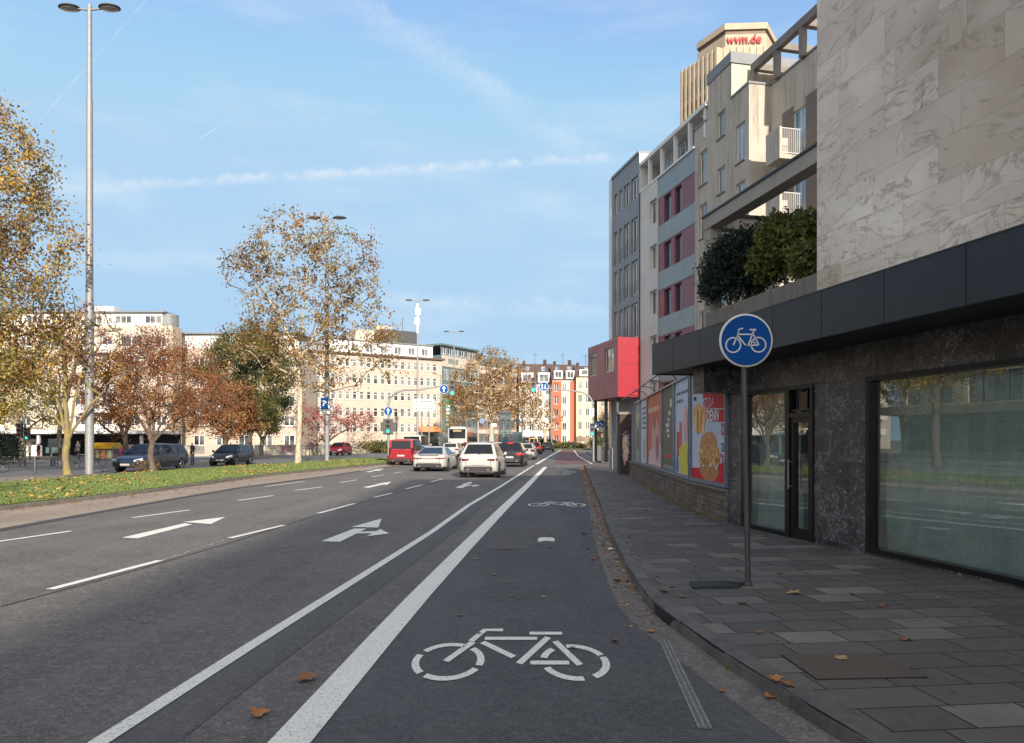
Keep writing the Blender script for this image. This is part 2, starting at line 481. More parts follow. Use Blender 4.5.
def stone_cladding():
    n = NT('veined_travertine', .45)
    sx = n.n("SeparateXYZ"); n.l(n.obj, sx.inputs[0]); cb = n.n("CombineXYZ"); n.l(sx.outputs[0], cb.inputs[0]); n.l(sx.outputs[2], cb.inputs[1])
    pv = n.mapping(cb.outputs[0], loc=(.2, -.13, 0))
    b = n.n("TexBrick"); n.l(pv, b.inputs['Vector']); b.inputs['Color1'].default_value = (0, 0, 0, 1); b.inputs['Color2'].default_value = (1, 1, 1, 1)
    b.inputs['Mortar'].default_value = (.5, .5, .5, 1); b.inputs['Scale'].default_value = 1; b.inputs['Mortar Size'].default_value = .0025
    b.inputs['Mortar Smooth'].default_value = .1
    b.inputs['Brick Width'].default_value = .98; b.inputs['Row Height'].default_value = .545; b.offset = .37; b.offset_frequency = 2; b.squash = 1.25; b.squash_frequency = 3
    rnd = b.outputs[0]
    sc = n.n("VectorMath"); sc.operation = 'SCALE'; n.l(rnd, sc.inputs[0]); sc.inputs['Scale'].default_value = 60
    ad = n.n("VectorMath"); ad.operation = 'ADD'; n.l(n.mapping(n.obj, (0, radians(35), 0), (1, 1, 2.1)), ad.inputs[0]); n.l(sc.outputs[0], ad.inputs[1]); v = ad.outputs[0]
    a = n.noise(.75, 8, .6, v, 1.3); a2 = n.noise(1.5, 9, .66, v, 1.6); big = n.noise(.45, 3, .5, n.mapping(n.obj, loc=(4, 2, 1)))
    # overall tone differs per slab, browner away from the corner light slabs
    t = n.rng(n.math('ADD', n.math('MULTIPLY', n.rng(rnd, 0, 1), .38), n.math('MULTIPLY', big, 1.15)), .45, 1.0)
    c = n.mix(t, (.42, .315, .215), (.82, .735, .60))
    c = n.mix(n.rng(a, .35, .7, 0, .6), c, (.58, .50, .42))
    vn = n.math('ABSOLUTE', n.math('SUBTRACT', a, .5)); vein = n.math('MULTIPLY', n.rng(vn, .028, .0), n.rng(a2, .42, .56))
    c = n.mix(n.math('MULTIPLY', vein, .62), c, (.24, .165, .11))
    vn2 = n.math('ABSOLUTE', n.math('SUBTRACT', a2, .5)); vein2 = n.math('MULTIPLY', n.rng(vn2, .012, .0), n.rng(a, .45, .6)); c = n.mix(n.math('MULTIPLY', vein2, .4), c, (.3, .24, .19))
    blot = n.rng(n.noise(.8, 9, .74, v, 3), .53, .66); c = n.mix(n.math('MULTIPLY', blot, n.math('MULTIPLY', n.rng(rnd, .6, .75), .85)), c, (.24, .15, .09))
    n.col(n.mix(n.math('MULTIPLY', b.outputs['Fac'], .7), c, (.12, .10, .08)))
    n.bump(n.math('SUBTRACT', n.math('MULTIPLY', a2, .05), b.outputs['Fac']), .5, .005)
    return n.m


M_stone = stone_cladding()


def marble():
    n = NT('black_marble', .16)
    sx = n.n("SeparateXYZ"); n.l(n.obj, sx.inputs[0]); cb = n.n("CombineXYZ"); n.l(sx.outputs[0], cb.inputs[0]); n.l(sx.outputs[2], cb.inputs[1])
    b = n.n("TexBrick"); n.l(n.mapping(cb.outputs[0], loc=(.35, .42, 0)), b.inputs['Vector']); b.inputs['Color1'].default_value = (0, 0, 0, 1); b.inputs['Color2'].default_value = (1, 1, 1, 1)
    b.inputs['Scale'].default_value = 1; b.inputs['Mortar Size'].default_value = .003; b.inputs['Brick Width'].default_value = 1.3; b.inputs['Row Height'].default_value = .62; b.offset = 0
    sc = n.n("VectorMath"); sc.operation = 'SCALE'; n.l(b.outputs[0], sc.inputs[0]); sc.inputs['Scale'].default_value = 9
    ad = n.n("VectorMath"); ad.operation = 'ADD'; n.l(n.obj, ad.inputs[0]); n.l(sc.outputs[0], ad.inputs[1])
    a = n.noise(2.6, 10, .66, ad.outputs[0], 1.3); d = n.noise(5.5, 8, .6, ad.outputs[0], 2.0); e = n.noise(1.3, 4, .5, ad.outputs[0])
    v1 = n.rng(n.math('ABSOLUTE', n.math('SUBTRACT', a, .5)), .014, .001); v2 = n.rng(n.math('ABSOLUTE', n.math('SUBTRACT', d, .5)), .012, .0)
    v1 = n.math('MULTIPLY', v1, n.rng(e, .4, .6)); v2 = n.math('MULTIPLY', v2, n.rng(a, .5, .6, 0, .55))
    base = n.mix(n.rng(e, .3, .7), (.026, .024, .026), (.07, .066, .066))
    vo = n.n('TexVoronoi'); vo.feature = 'DISTANCE_TO_EDGE'; vo.inputs['Scale'].default_value = 3.4
    nz_ = n.n('TexNoise'); nz_.inputs['Scale'].default_value = 3.0; nz_.inputs['Detail'].default_value = 5; n.l(ad.outputs[0], nz_.inputs['Vector'])
    s3 = n.n('VectorMath'); s3.operation = 'SCALE'; s3.inputs['Scale'].default_value = .55; n.l(nz_.outputs[1], s3.inputs[0])
    a3 = n.n('VectorMath'); a3.operation = 'ADD'; n.l(ad.outputs[0], a3.inputs[0]); n.l(s3.outputs[0], a3.inputs[1]); n.l(a3.outputs[0], vo.inputs['Vector'])
    v3 = n.math('MULTIPLY', n.rng(vo.outputs['Distance'], .02, .0), n.rng(d, .4, .62, 0, .8)); v1 = n.math('MAXIMUM', v3, n.math('MULTIPLY', v1, .6)); v2 = n.math('MULTIPLY', v2, .5)
    c = n.mix(n.math('MINIMUM', n.math('ADD', v1, v2), .9), base, (.55, .54, .53))
    n.col(n.mix(b.outputs['Fac'], c, (.008, .008, .008))); n.b.inputs['Roughness'].default_value = .35
    return n.m


M_marble = marble()
M_soffit = mat('dark_soffit', (.02, .02, .021), .6, nz=(2, .2))
M_blackmetal = mat('black_frame_metal', (.012, .012, .013), .35, .3)


def streaky(name, base, dark, amt=.6, scale=1.0):
    """concrete or render with rain streaks running down"""
    n = NT(name, .85)
    st = n.noise(3.0 * scale, 5, .7, n.mapping(n.pos, (0, 0, 0), (1, 1, .07))); a = n.noise(.8 * scale, 7, .7); f = n.noise(35, 4, .6)
    c = n.mix(n.rng(a, .3, .7), tuple(v * .86 for v in base), tuple(min(1, v * 1.1) for v in base))
    c = n.mix(n.math('MULTIPLY', n.rng(st, .5, .72), amt), c, dark)
    n.col(n.mix(n.rng(f, .3, .7, 0, .18), c, dark)); n.bump(f, .3, .006); return n.m


M_slate = streaky('slate_metal_fascia', (.019, .022, .028), (.010, .011, .014), .6, 1.3); M_slate.node_tree.nodes['Principled BSDF'].inputs['Roughness'].default_value = .45
M_conc = streaky('weathered_concrete', (.44, .39, .32), (.17, .145, .115), .85)
M_conc_dark = streaky('planter_concrete', (.20, .175, .145), (.07, .06, .05), .6, 2)
M_beam = streaky('beam_render', (.34, .31, .27), (.2, .17, .14), .25)
M_brownpanel = streaky('brown_panel', (.17, .135, .11), (.09, .07, .06), .4)
M_frame_brown = mat('roof_frame_paint', (.16, .135, .115), .6, nz=(1, .2))
M_tile_pale = mat('pale_wall_tiles', (.36, .355, .28), .5, nz=(2, .12))
M_greycap = mat('grey_roof_edge', (.17, .175, .18), .5, nz=(1, .1))
M_purple = mat('plum_panel', (.19, .068, .082), .5, nz=(.7, .15))
M_bluegrey = mat('blue_grey_panel', (.22, .26, .27), .5, nz=(.7, .1))
M_render = streaky('white_render', (.55, .53, .49), (.36, .34, .31), .2, .6)
M_grey = mat('grey_facade_panel', (.20, .21, .225), .6, nz=(.8, .12))
M_white = mat('white_paint', (.62, .605, .57), .5, nz=(1.2, .06))
M_cream = streaky('cream_render', (.42, .38, .315), (.42, .36, .27), .2, .3)
M_creamy2 = streaky('beige_stone_facade', (.41, .345, .29), (.42, .33, .24), .25, .3)
M_sand = mat('tower_sandstone', (.39, .315, .225), .8, nz=(.3, .12))
M_towerdark = mat('tower_recess', (.13, .085, .05), .6, nz=(.5, .3))
M_redpanel = mat('bright_red_panel', (.27, .006, .016), .35, nz=(1, .06))
M_plum2 = mat('plum_cladding', (.30, .10, .11), .5, nz=(.6, .15))
M_metal = mat('galvanised_steel', (.24, .24, .24), .6, .3, nz=(6, .15))
M_darkpole = mat('dark_grey_steel', (.07, .07, .072), .5, .3, nz=(9, .2))
M_black = mat('matt_black', (.01, .01, .01), .6)
M_rubber = mat('tyre_rubber', (.015, .015, .015), .8)
M_rim = mat('alloy_rim', (.45, .45, .46), .3, .8)


def window_glass(name, tint, rough=.06, curtain=None):
    n = NT(name, rough); n.b.inputs['Specular IOR Level'].default_value = .9; n.b.inputs['Coat Weight'].default_value = .4
    r = n.noise(.45, 1, .5)
    n.col(n.mix(n.rng(r, .42, .58), tint, curtain or tuple(v * 2.2 for v in tint))); return n.m


M_pane = window_glass('window_pane', (.025, .032, .038), .05, (.16, .16, .15))
M_pane_dark = window_glass('dark_window_pane', (.012, .014, .018), .08, (.04, .045, .05))
M_pane_green = window_glass('green_window_pane', (.03, .06, .065), .08, (.09, .14, .15))
M_pane_blue = window_glass('sky_blue_pane', (.10, .15, .2), .08, (.3, .36, .42))


def shop_glass():
    n = NT('shop_glass', 0)
    fr = n.n('Fresnel'); fr.inputs[0].default_value = 1.85
    g = n.n('BsdfGlossy'); g.inputs['Roughness'].default_value = .004; g.inputs['Color'].default_value = (.92, .97, .95, 1)
    tr = n.n('BsdfTransparent'); tr.inputs[0].default_value = (.95, .985, .97, 1)
    w = n.noise(.9, 2, .5)
    bp = n.n('Bump'); bp.inputs['Strength'].default_value = .05; bp.inputs['Distance'].default_value = .02; n.l(w, bp.inputs['Height']); n.l(bp.outputs[0], g.inputs['Normal'])
    ms = n.n('MixShader'); n.l(n.math('MULTIPLY', n.math('MINIMUM', n.math('MULTIPLY', fr.outputs[0], 1.7), .95), n.math('SUBTRACT', 1.0, n.geo.outputs['Backfacing'])), ms.inputs[0]); n.l(tr.outputs[0], ms.inputs[1]); n.l(g.outputs[0], ms.inputs[2])
    n.l(ms.outputs[0], n.t.nodes['Material Output'].inputs[0]); return n.m


M_shopglass = shop_glass()


def thin_glass(name, tint):
    n = NT(name, 0); fr = n.n('Fresnel'); fr.inputs[0].default_value = 1.6
    g = n.n('BsdfGlossy'); g.inputs['Roughness'].default_value = .02
    tr = n.n('BsdfTransparent'); tr.inputs[0].default_value = (*tint, 1); ms = n.n('MixShader')
    n.l(n.math('MULTIPLY', fr.outputs[0], n.math('SUBTRACT', 1.0, n.geo.outputs['Backfacing'])), ms.inputs[0]); n.l(tr.outputs[0], ms.inputs[1]); n.l(g.outputs[0], ms.inputs[2]); n.l(ms.outputs[0], n.t.nodes['Material Output'].inputs[0]); return n.m


M_thinglass = thin_glass('kiosk_glass', (.75, .83, .86))
def sheet_mat():
    n = NT('plastic_sheet', .3); p = n.mapping(n.obj, (0, radians(28), 0), (1, 1, .22)); a = n.noise(2.6, 7, .7, p, 1.2); q = n.noise(1.1, 3, .5, n.obj, 1)
    cr = n.rng(n.math('ABSOLUTE', n.math('SUBTRACT', a, .5)), .02, .0); c = n.mix(q, (.17, .205, .18), (.30, .345, .315)); c = n.mix(n.math('MULTIPLY', cr, .22), c, (.5, .55, .52)); n.col(c); return n.m


M_sheet = sheet_mat()
M_interior = mat('shop_interior', (.6, .62, .58), .9)
M_grass_base = mat('lawn_soil', (.05, .075, .018), .95, nz=(.8, .3, (.09, .08, .03)))
M_grass = [mat('grass_blade', (.11, .155, .035), .7), mat('grass_blade_light', (.17, .21, .06), .7), mat('grass_blade_dark', (.06, .10, .018), .7)]
M_blue = mat('sign_blue', (.001, .06, .25), .6, spec=.15, nz=(3, .05))
M_signwhite = mat('sign_white', (.58, .58, .56), .4)
M_lampgreen = mat('green_signal_lens', (.0, .3, .2), .3, emit=((.03, .8, .45), 1.3))
M_lampred = mat('brake_lamp_lens', (.5, .01, .01), .3, emit=((1, .02, .01), .9))
M_dimlens = mat('dark_lens', (.03, .01, .01), .3)
M_yellow = mat('yellow_panel', (.72, .42, .02), .5)
# ------------------------------------------------------------------ ground, roads, pavements
def sheet(name, pts, z, m):
    a = sum(pts[i][0] * pts[(i + 1) % len(pts)][1] - pts[(i + 1) % len(pts)][0] * pts[i][1] for i in range(len(pts)))
    if a < 0: pts = pts[::-1]
    return struct(MB().poly([(p[0], p[1], z) for p in pts]).build(name, m))


def offset(pl, d):
    r = []
    for i, p in enumerate(pl):
        a = Vector(pl[max(i - 1, 0)]); b = Vector(pl[min(i + 1, len(pl) - 1)]); t = (b - a).normalized()
        r.append((p[0] + t.y * d, p[1] - t.x * d))
    return r


sheet('ground', [(-3000, -3000), (3000, -3000), (3000, 3000), (-3000, 3000)], -.05, M_ground)
sheet('road', [(-75, -90), (60, -90), (60, 400), (-75, 400)], 0, M_road)

kerb = [(9, -90), (7.2, -40), (5.0, -12), (3.3, -2), (2.45, 2)] + [GP(*p) for p in [(842, 743), (783.6, 705.5), (728, 669), (688, 640), (654.6, 614.6), (636, 589), (624, 566), (609, 535), (600, 507), (591, 483), (584, 466)]]
kerb[-1] = (kerb[-1][0], 50.5)
# smooth the kerb with a Catmull-Rom pass


def catmull(pl, k=5):
    P = [Vector(p) for p in pl]; o = []
    for i in range(len(P) - 1):
        p0, p1, p2, p3 = P[max(i - 1, 0)], P[i], P[i + 1], P[min(i + 2, len(P) - 1)]
        for j in range(k):
            t = j / k
            q = .5 * ((2 * p1) + (-p0 + p2) * t + (2 * p0 - 5 * p1 + 4 * p2 - p3) * t * t + (-p0 + 3 * p1 - 3 * p2 + p3) * t ** 3)
            o.append((q.x, q.y))
    o.append(tuple(pl[-1])); return o


kerb = catmull(kerb)
gut = offset(kerb, -.30)
kin = offset(kerb, .15)


def strip(name, a, b, z, m, z0=None):
    mb = MB()
    for i in range(len(a) - 1):
        mb.poly([(*a[i], z), (*b[i], z), (*b[i + 1], z), (*a[i + 1], z)])
        if z0 is not None:
            mb.poly([(*a[i], z0), (*a[i], z), (*a[i + 1], z), (*a[i + 1], z0)])
            mb.poly([(*b[i], z0), (*b[i + 1], z0), (*b[i + 1], z), (*b[i], z)])
    if z0 is not None:
        for e in (0, -1): mb.poly([(*a[e], z0), (*b[e], z0), (*b[e], z), (*a[e], z)])
    return struct(mb.build(name, m, fix=True))


strip('gutter', gut, kerb, .006, M_gut)
# kerb: bevelled stone edge
def resample(pl, step):
    o = [Vector(pl[0])]; acc = 0
    for a, b_ in zip(pl, pl[1:]):
        a, b_ = Vector(a), Vector(b_); L = (b_ - a).length; t = step - acc
        while t <= L: o.append(a.lerp(b_, t / L)); t += step
        acc = (acc + L) % step
    return [tuple(p) for p in o]


mb = MB(); prof = [(0, 0), (.006, .085), (.012, .105), (.03, .12), (.15, .128), (.15, -.02)]
near = resample([p for p in kerb if p[1] > -6], .98); rk = random.Random(31)
for p, q_ in zip(near, near[1:]):
    p, q_ = Vector(p), Vector(q_); d = (q_ - p).normalized(); n_ = Vector((d.y, -d.x)); a = p + d * .005; c = q_ - d * .005; dz, do = rk.uniform(-.004, .004), rk.uniform(-.006, .004)
    A_ = [Vector((*(a + n_ * (o + do * (o < .1))), z + dz * (z > 0))) for o, z in prof]; C2 = [Vector((*(c + n_ * (o + do * (o < .1))), z + dz * (z > 0))) for o, z in prof]
    for j in range(len(prof) - 1): mb.poly([A_[j], C2[j], C2[j + 1], A_[j + 1]])
    mb.poly(A_); mb.poly(C2[::-1])
struct(mb.build('kerb', M_kerb, fix=True))
back = offset(kerb, .012); strip('kerb_joint_bed', back, kin, .108, M_black, -.02)
walk = kin + [(60, 50.5), (60, -90)]
struct(MB().prism(walk, -.02, .12).build('pavement', M_pave))
struct(MB().box(kin[-1][0] - .15, 60, 50.5, 50.65, 0, .125).build('kerb', M_kerb_light))

# cycle lane
wl_px = [(290, 743), (380, 640), (420, 595.5), (465, 548), (503, 509), (527, 486), (545.5, 467)]
wl = [(-1.75, -90), (-1.62, -10), (-1.45, 2)] + [GP(*p) for p in wl_px]
ll_px = [(100, 743), (253, 645), (380, 565), (432, 532), (468, 506), (500, 487), (534, 465.5)]
ll = [(-3.0, -90), (-2.75, -10), (-2.55, 2)] + [GP(*p) for p in ll_px]


def at_y(pl, y):
    for a, b in zip(pl, pl[1:]):
        if a[1] <= y <= b[1]: t = (y - a[1]) / (b[1] - a[1]); return a[0] + t * (b[0] - a[0])
    return pl[-1][0]


ys = [y for y in [-90, -40, -10, 0, 2, 4, 5, 6, 7, 8, 9, 10, 12, 14, 16, 18, 20, 24, 28, 32, 36, 40, 45, 48.5]]
strip('cycle_lane', [(at_y(wl, y), y) for y in ys], [(at_y(gut, y), y) for y in ys], .004, M_bike)
strip('road_patch', [(at_y(ll, y), y) for y in ys[4:]], [(at_y(ll, y) + .45, y) for y in ys[4:]], .0035, M_patch)
mb = MB()


def ribbon(pl, wd, z=.010):
    a = offset(pl, -wd / 2); b = offset(pl, wd / 2)
    for i in range(len(pl) - 1): mb.poly([(*a[i], z), (*b[i], z), (*b[i + 1], z), (*a[i + 1], z)])


ribbon(wl, .25); struct(mb.build('lane_marking', M_paint)); mb = MB()
ribbon(ll, .125); struct(mb.build('lane_marking', M_paint)); mb = MB()
ribbon([GP(536, 464.5), GP(552, 455), GP(561, 450)], .25); struct(mb.build('lane_marking', M_paint))
dashes = [((50, 590), (160, 561)), ((230, 538.5), (284, 525.5)), ((318, 513.8), (354.6, 503.8)), ((374, 497.7), (392, 493.3)), ((406, 489.2), (422.5, 485)), ((431, 482), (442, 479.2)),
          ((-40, 547.5), (71, 531.5)), ((132.8, 518), (189.5, 510.3)), ((238, 500.8), (273.4, 495.8)), ((295.3, 490.6), (323, 487)), ((340, 482.8), (357, 480)), ((371.8, 477), (383.7, 475)), ((394, 473.2), (402, 472)),
          ((265, 486.8), (304, 481.8)), ((360, 470.8), (383, 468.5))]
for a, b in dashes:
    mb = MB(); ribbon([GP(*a), GP(*b)], .125); struct(mb.build('lane_marking', M_paint))
# worn remains of older dashes
for a, b in [((162, 560.5), (228, 539.5)), ((357, 503), (372, 498.5))]:
    mb = MB(); ribbon([GP(*a), GP(*b)], .05, .009); struct(mb.build('worn_marking', M_worn))


def arrow(shaft0, shaft1, tip, wd, head_w, turn=None, z=.010):
    a = Vector(GP(*shaft0)); b = Vector(GP(*shaft1)); t = Vector(GP(*tip))
    d = (t - a).normalized(); n = Vector((d.y, -d.x)); mb = MB()
    mb.poly([(*(a - n * wd / 2), z), (*(a + n * wd / 2), z), (*(b + n * wd / 2), z), (*(b - n * wd / 2), z)])
    mb.poly([(*(b - n * head_w / 2), z), (*(b + n * head_w / 2), z), (*t, z)])
    if turn:
        for poly in turn: mb.poly([(*GP(*p), z) for p in poly])
    return struct(mb.build('arrow_marking', M_paint))


def flat(name, polys, z, m):
    mb = MB()
    for i, p in enumerate(polys): mb.poly([(*GP(*q), z + .0008 * i) for q in p])
    return struct(mb.build(name, m))


# combined ahead and right arrow
f4 = lambda x, y: (290 + x / 3.793, 460 + y / 3.793)
flat('arrow_marking', [[f4(118, 310), f4(190, 312), f4(290, 262), f4(242, 262)], [f4(232, 256), f4(335, 258), f4(347, 224)],
                       [f4(262, 274), f4(338, 272), f4(340, 280), f4(252, 281)], [f4(290, 292), f4(377, 281), f4(343, 264)]], .010, M_paint)
flat('arrow_marking', [[f4(625, 106), f4(655, 107), f4(682, 92), f4(662, 92)], [f4(652, 91), f4(691, 91), f4(687, 83)], [f4(670, 97), f4(700, 96), f4(702, 99), f4(664, 100)], [f4(690, 103), f4(722, 98), f4(703, 94)]], .010, M_paint)
flat('arrow_marking', [[f4(277, 104), f4(300, 106), f4(352, 94), f4(335, 93)], [f4(325, 92), f4(368, 95), f4(384, 83)]], .010, M_paint)
f5 = lambda x, y: (x / 2.56, 460 + y / 2.56)
flat('arrow_marking', [[f5(312, 200), f5(352, 202), f5(492, 166), f5(472, 163)], [f5(468, 160), f5(540, 165), f5(577, 147)]], .010, M_paint)
flat('arrow_marking', [[f4(285, 46), f4(300, 47), f4(330, 40), f4(322, 39)], [f4(315, 38), f4(335, 42), f4(358, 34)]], .010, M_paint)

# stop line, crossing band and the red path beyond the junction
flat('stop_line', [[(556, 467.4), (640, 466.9), (640, 465.8), (556, 466.2)]], .010, M_kerb_light)
flat('red_cycle_path', [[(553, 463.8), (590, 463.8), (585, 455), (576, 449), (566, 447.6), (560, 450)]], .006, M_redpath)
mb = MB(); ribbon([GP(592, 464), GP(578, 456), GP(574, 450)], .15); struct(mb.build('lane_marking', M_paint))


# painted bicycle
def bike_symbol():
    f = lambda x, y: GP(400 + x / 4.267, 600 + y / 4.267)
    q = 1.75; c = Vector(f(475, 262))

    def nrm(p): g = f(*p); return ((g[0] - c.x), (g[1] - c.y) / q)
    L = []
    def ell(cx, cy, rx, a0, a1):
        o = nrm((cx, cy)); r = nrm((cx + rx, cy))[0] - o[0]
        L.append(arc(o[0], o[1], r, a0, a1, 14))
    for a0, a1 in ((66, 146), (48, -17), (-28, -124), (-136, -200)): ell(207, 262, 138, a0, a1)
    for a0, a1 in ((98, 22), (16, -62), (-82, -158), (168, 128)): ell(745, 266, 132, a0, a1)
    for ln in ([(440, 132), (362, 132), (303, 180)], [(311, 184), (195, 266)], [(362, 168), (585, 168)], [(352, 184), (486, 248)],
               [(632, 163), (508, 276)], [(553, 146), (692, 146)], [(662, 180), (768, 282)], [(556, 272), (722, 272)]):
        L.append([nrm(p) for p in ln])
    mb = MB(); strokes(mb, L, .058, 0, ky=q)
    return mb, c


mb, bc = bike_symbol()
bs = struct(mb.build('bicycle_marking', M_paint, loc=(bc.x, bc.y, .010)))
for (px, py, wd) in ((557, 505, 64), (559, 477.8, 32)):
    g = GP(px, py); c = bs.copy(); c.data = bs.data.copy(); COL.objects.link(c); c.location = (g[0], g[1], .010); c.rotation_euler = (0, 0, -.08)
    c.data.materials[0] = M_paint if py > 500 else M_worn
flat('white_patch_marking', [[(538, 539), (541, 537.8), (553, 538), (555, 540), (554, 542), (546, 541.2), (538, 542.3)]], .010, M_paint)
flat('blue_sprayed_mark', [[(503, 524), (537, 524), (535, 529), (504, 529)]], .0115, M_bluespray)
flat('blue_sprayed_mark', [[(562, 507), (592, 508), (590, 514), (562, 513)]], .0085, M_bluespray)
flat('cycle_lane_patch', [[(492, 527), (550, 525), (556, 544), (530, 545), (526, 550), (487, 550)]], .008, asphalt('patch_brown', (.072, .067, .062), (.082, .075, .068), .4, .2))
flat('cycle_lane_patch', [[(548, 484), (567, 484), (567, 491), (543, 491)]], .008, M_patch)
flat('cycle_lane_patch', [[(576, 488), (588, 488), (587, 493), (574, 493)]], .008, M_patch)
# faded triple line by the gutter
for k, o in enumerate((-5, 0, 5)):
    a = GP(664 + o * .8, 641); b = GP(705 + o * 1.2, 729); mb = MB(); ribbon([a, b], .014, .0095); struct(mb.build('faded_marking', mat('faded_line', (.19, .185, .175), .8, nz=(25, .5))))
mb = MB(); ribbon([GP(664, 640), GP(706, 730)], .085, .0085); struct(mb.build('faded_marking', mat('faded_strip', (.105, .10, .098), .85, nz=(30, .35))))

# old brown asphalt in the left lane, the tar joint beside it
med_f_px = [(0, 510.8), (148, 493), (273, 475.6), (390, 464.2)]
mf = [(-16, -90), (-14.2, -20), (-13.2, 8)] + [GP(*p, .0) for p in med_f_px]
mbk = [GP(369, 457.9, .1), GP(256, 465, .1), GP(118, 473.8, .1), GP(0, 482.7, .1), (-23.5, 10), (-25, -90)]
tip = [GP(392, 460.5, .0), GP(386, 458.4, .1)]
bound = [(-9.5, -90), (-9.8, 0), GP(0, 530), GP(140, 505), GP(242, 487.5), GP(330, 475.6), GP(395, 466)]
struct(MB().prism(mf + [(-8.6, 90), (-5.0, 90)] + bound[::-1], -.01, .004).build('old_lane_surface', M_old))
mb = MB(); ribbon(bound, .30, .0065); struct(mb.build('tar_joint', M_tar))
mb = MB(); ribbon([GP(0, 607), GP(120, 575), GP(230, 543), GP(318, 515), GP(380, 497), GP(440, 481)], .035, .0065); struct(mb.build('tar_joint', M_tar))
# median: kerb stones and lawn
grassm = catmull(mf, 3)
med = grassm + tip + mbk
struct(MB().prism(med, -.02, .10).build('median_kerb', M_kerb_light))
ins = []
cm = Vector((0, 0))
inner = offset(grassm, .0)
inner = [(x - .16, y) for x, y in grassm]
lawn_pts = inner + [(tip[0][0] - .25, tip[0][1] - .2), (tip[1][0] + .05, tip[1][1] - .4)] + [(x + .15, y) for x, y in mbk]
struct(MB().prism(lawn_pts, .05, .12).build('lawn_soil', M_grass_base))


def inside(p, poly):
    x, y = p; c = False; j = len(poly) - 1
    for i in range(len(poly)):
        xi, yi = poly[i]; xj, yj = poly[j]
        if (yi > y) != (yj > y) and x < (xj - xi) * (y - yi) / (yj - yi) + xi: c = not c
        j = i
    return c


# grass blades
rg = random.Random(3); v = []; f = []; fm = []
cnt = 0
while cnt < 150000:
    y = 8 + 60 * rg.random() ** 1.25; x = -24 + 17 * rg.random()
    if not inside((x, y), lawn_pts): continue
    if x < -512 / 740 * y - 3: 
        if rg.random() < .6: continue
    h = rg.uniform(.025, .075) * (1.25 if sin(x * 1.7) + sin(y * .8 + x) > .6 else .8); a = rg.random() * pi; wd = rg.uniform(.006, .016) * (1 + y / 35)
    dx, dy = cos(a) * wd, sin(a) * wd; lx, ly = rg.uniform(-.04, .04), rg.uniform(-.04, .04); o = len(v)
    v += [(x - dx, y - dy, .11), (x + dx, y + dy, .11), (x + lx, y + ly, .12 + h)]; f.append((o, o + 1, o + 2)); fm.append(rg.choice((0, 0, 1, 2))); cnt += 1
g = MB(); g.v = v; g.f = f; g.m = fm
tag(g.build('grass', M_grass), 'short green grass covering the median strip', 'grass', kind='stuff')

# opposite carriageway and left pavement
struct(MB().prism([(-90, -90), (-33, -90), (-33, 20), (-36, 45), (-46, 66), (-40, 82), (-27, 100), (-14, 122), (-14, 180), (-90, 180)], -.02, .10).build('left_pavement', M_leftpave))
sheet('left_cycle_path', [(-25.2, -60), (-23.6, 10), GP(0, 484), GP(60, 479), GP(118, 474.5), GP(90, 473.5), GP(0, 477.5), (-26.5, 10), (-28, -60)], .008, M_leftpave)
sheet('opposite_road', [(-33, -60), (-33, 20), (-36, 45), (-46, 66), (-40, 80), (-26, 100), (-12, 118), (-8.6, 62), (-22.4, 36), (-25.6, 10), (-27, -60)], .005, asphalt('pale_asphalt', (.10, .098, .096), (.12, .115, .11)))
for a, b in (((0, 466), (60, 464.5)), ((90, 463), (140, 461.5))):
    mb = MB(); ribbon([GP(*a), GP(*b)], .13, .012); struct(mb.build('lane_marking', M_paint))
# far pavement corner and planted verge beyond the junction
struct(MB().prism([GP(600, 463), GP(640, 463), GP(700, 460), (40, 70), (40, 120), (17, 120), GP(586, 452)], -.02, .11).build('far_pavement', M_pave))
struct(MB().prism([(8, 135), (26, 135), (26, 150), (9, 150)], -.02, .13).build('green_verge', M_grass_base))
# ------------------------------------------------------------------ window prototypes
WP = {}


def window(parent, x, z, w_, h_, y=0, mull=0, fm=None, pm=None, t=.06, rot=None, label=None, trans=0, name='window', d=.07):
    """window unit whose lower left corner is (x, z) on the plane y, facing local +y (or turned by rot)"""
    fm = fm or M_white; pm = pm or M_pane
    key = (round(w_, 3), round(h_, 3), mull, fm.name, pm.name, t, trans, d)
    if key not in WP:
        b = MB(); b.box(0, t, -d, 0, 0, h_); b.box(w_ - t, w_, -d, 0, 0, h_); b.box(t, w_ - t, -d, 0, 0, t); b.box(t, w_ - t, -d, 0, h_ - t, h_)
        for i in range(mull):
            c = w_ * (i + 1) / (mull + 1); b.box(c - t * .5, c + t * .5, -d, -.004, t, h_ - t)
        if trans: b.box(t, w_ - t, -d, -.006, trans - t * .5, trans + t * .5)
        p = MB().box(t * .9, w_ - t * .9, -d * .75, -d * .45, t * .9, h_ - t * .9)
        WP[key] = (b, p)
        fo = b.build(name, fm); po = p.build('pane', pm, fo)
        WP[key] = (fo.data, po.data); drop(fo)
    fd, pd = WP[key]
    o = bpy.data.objects.new(name, fd); COL.objects.link(o); o.parent = parent; o.location = (x, y, z)
    if rot: o.location = rot[1]; o.rotation_euler = (0, 0, rot[0])
    p = bpy.data.objects.new('pane', pd); COL.objects.link(p); p.parent = o
    return o


def sill(mb, x, z, w_, y=0, out_=.08, m=0): mb.box(x - .04, x + w_ + .04, y, y + out_, z - .06, z, m)


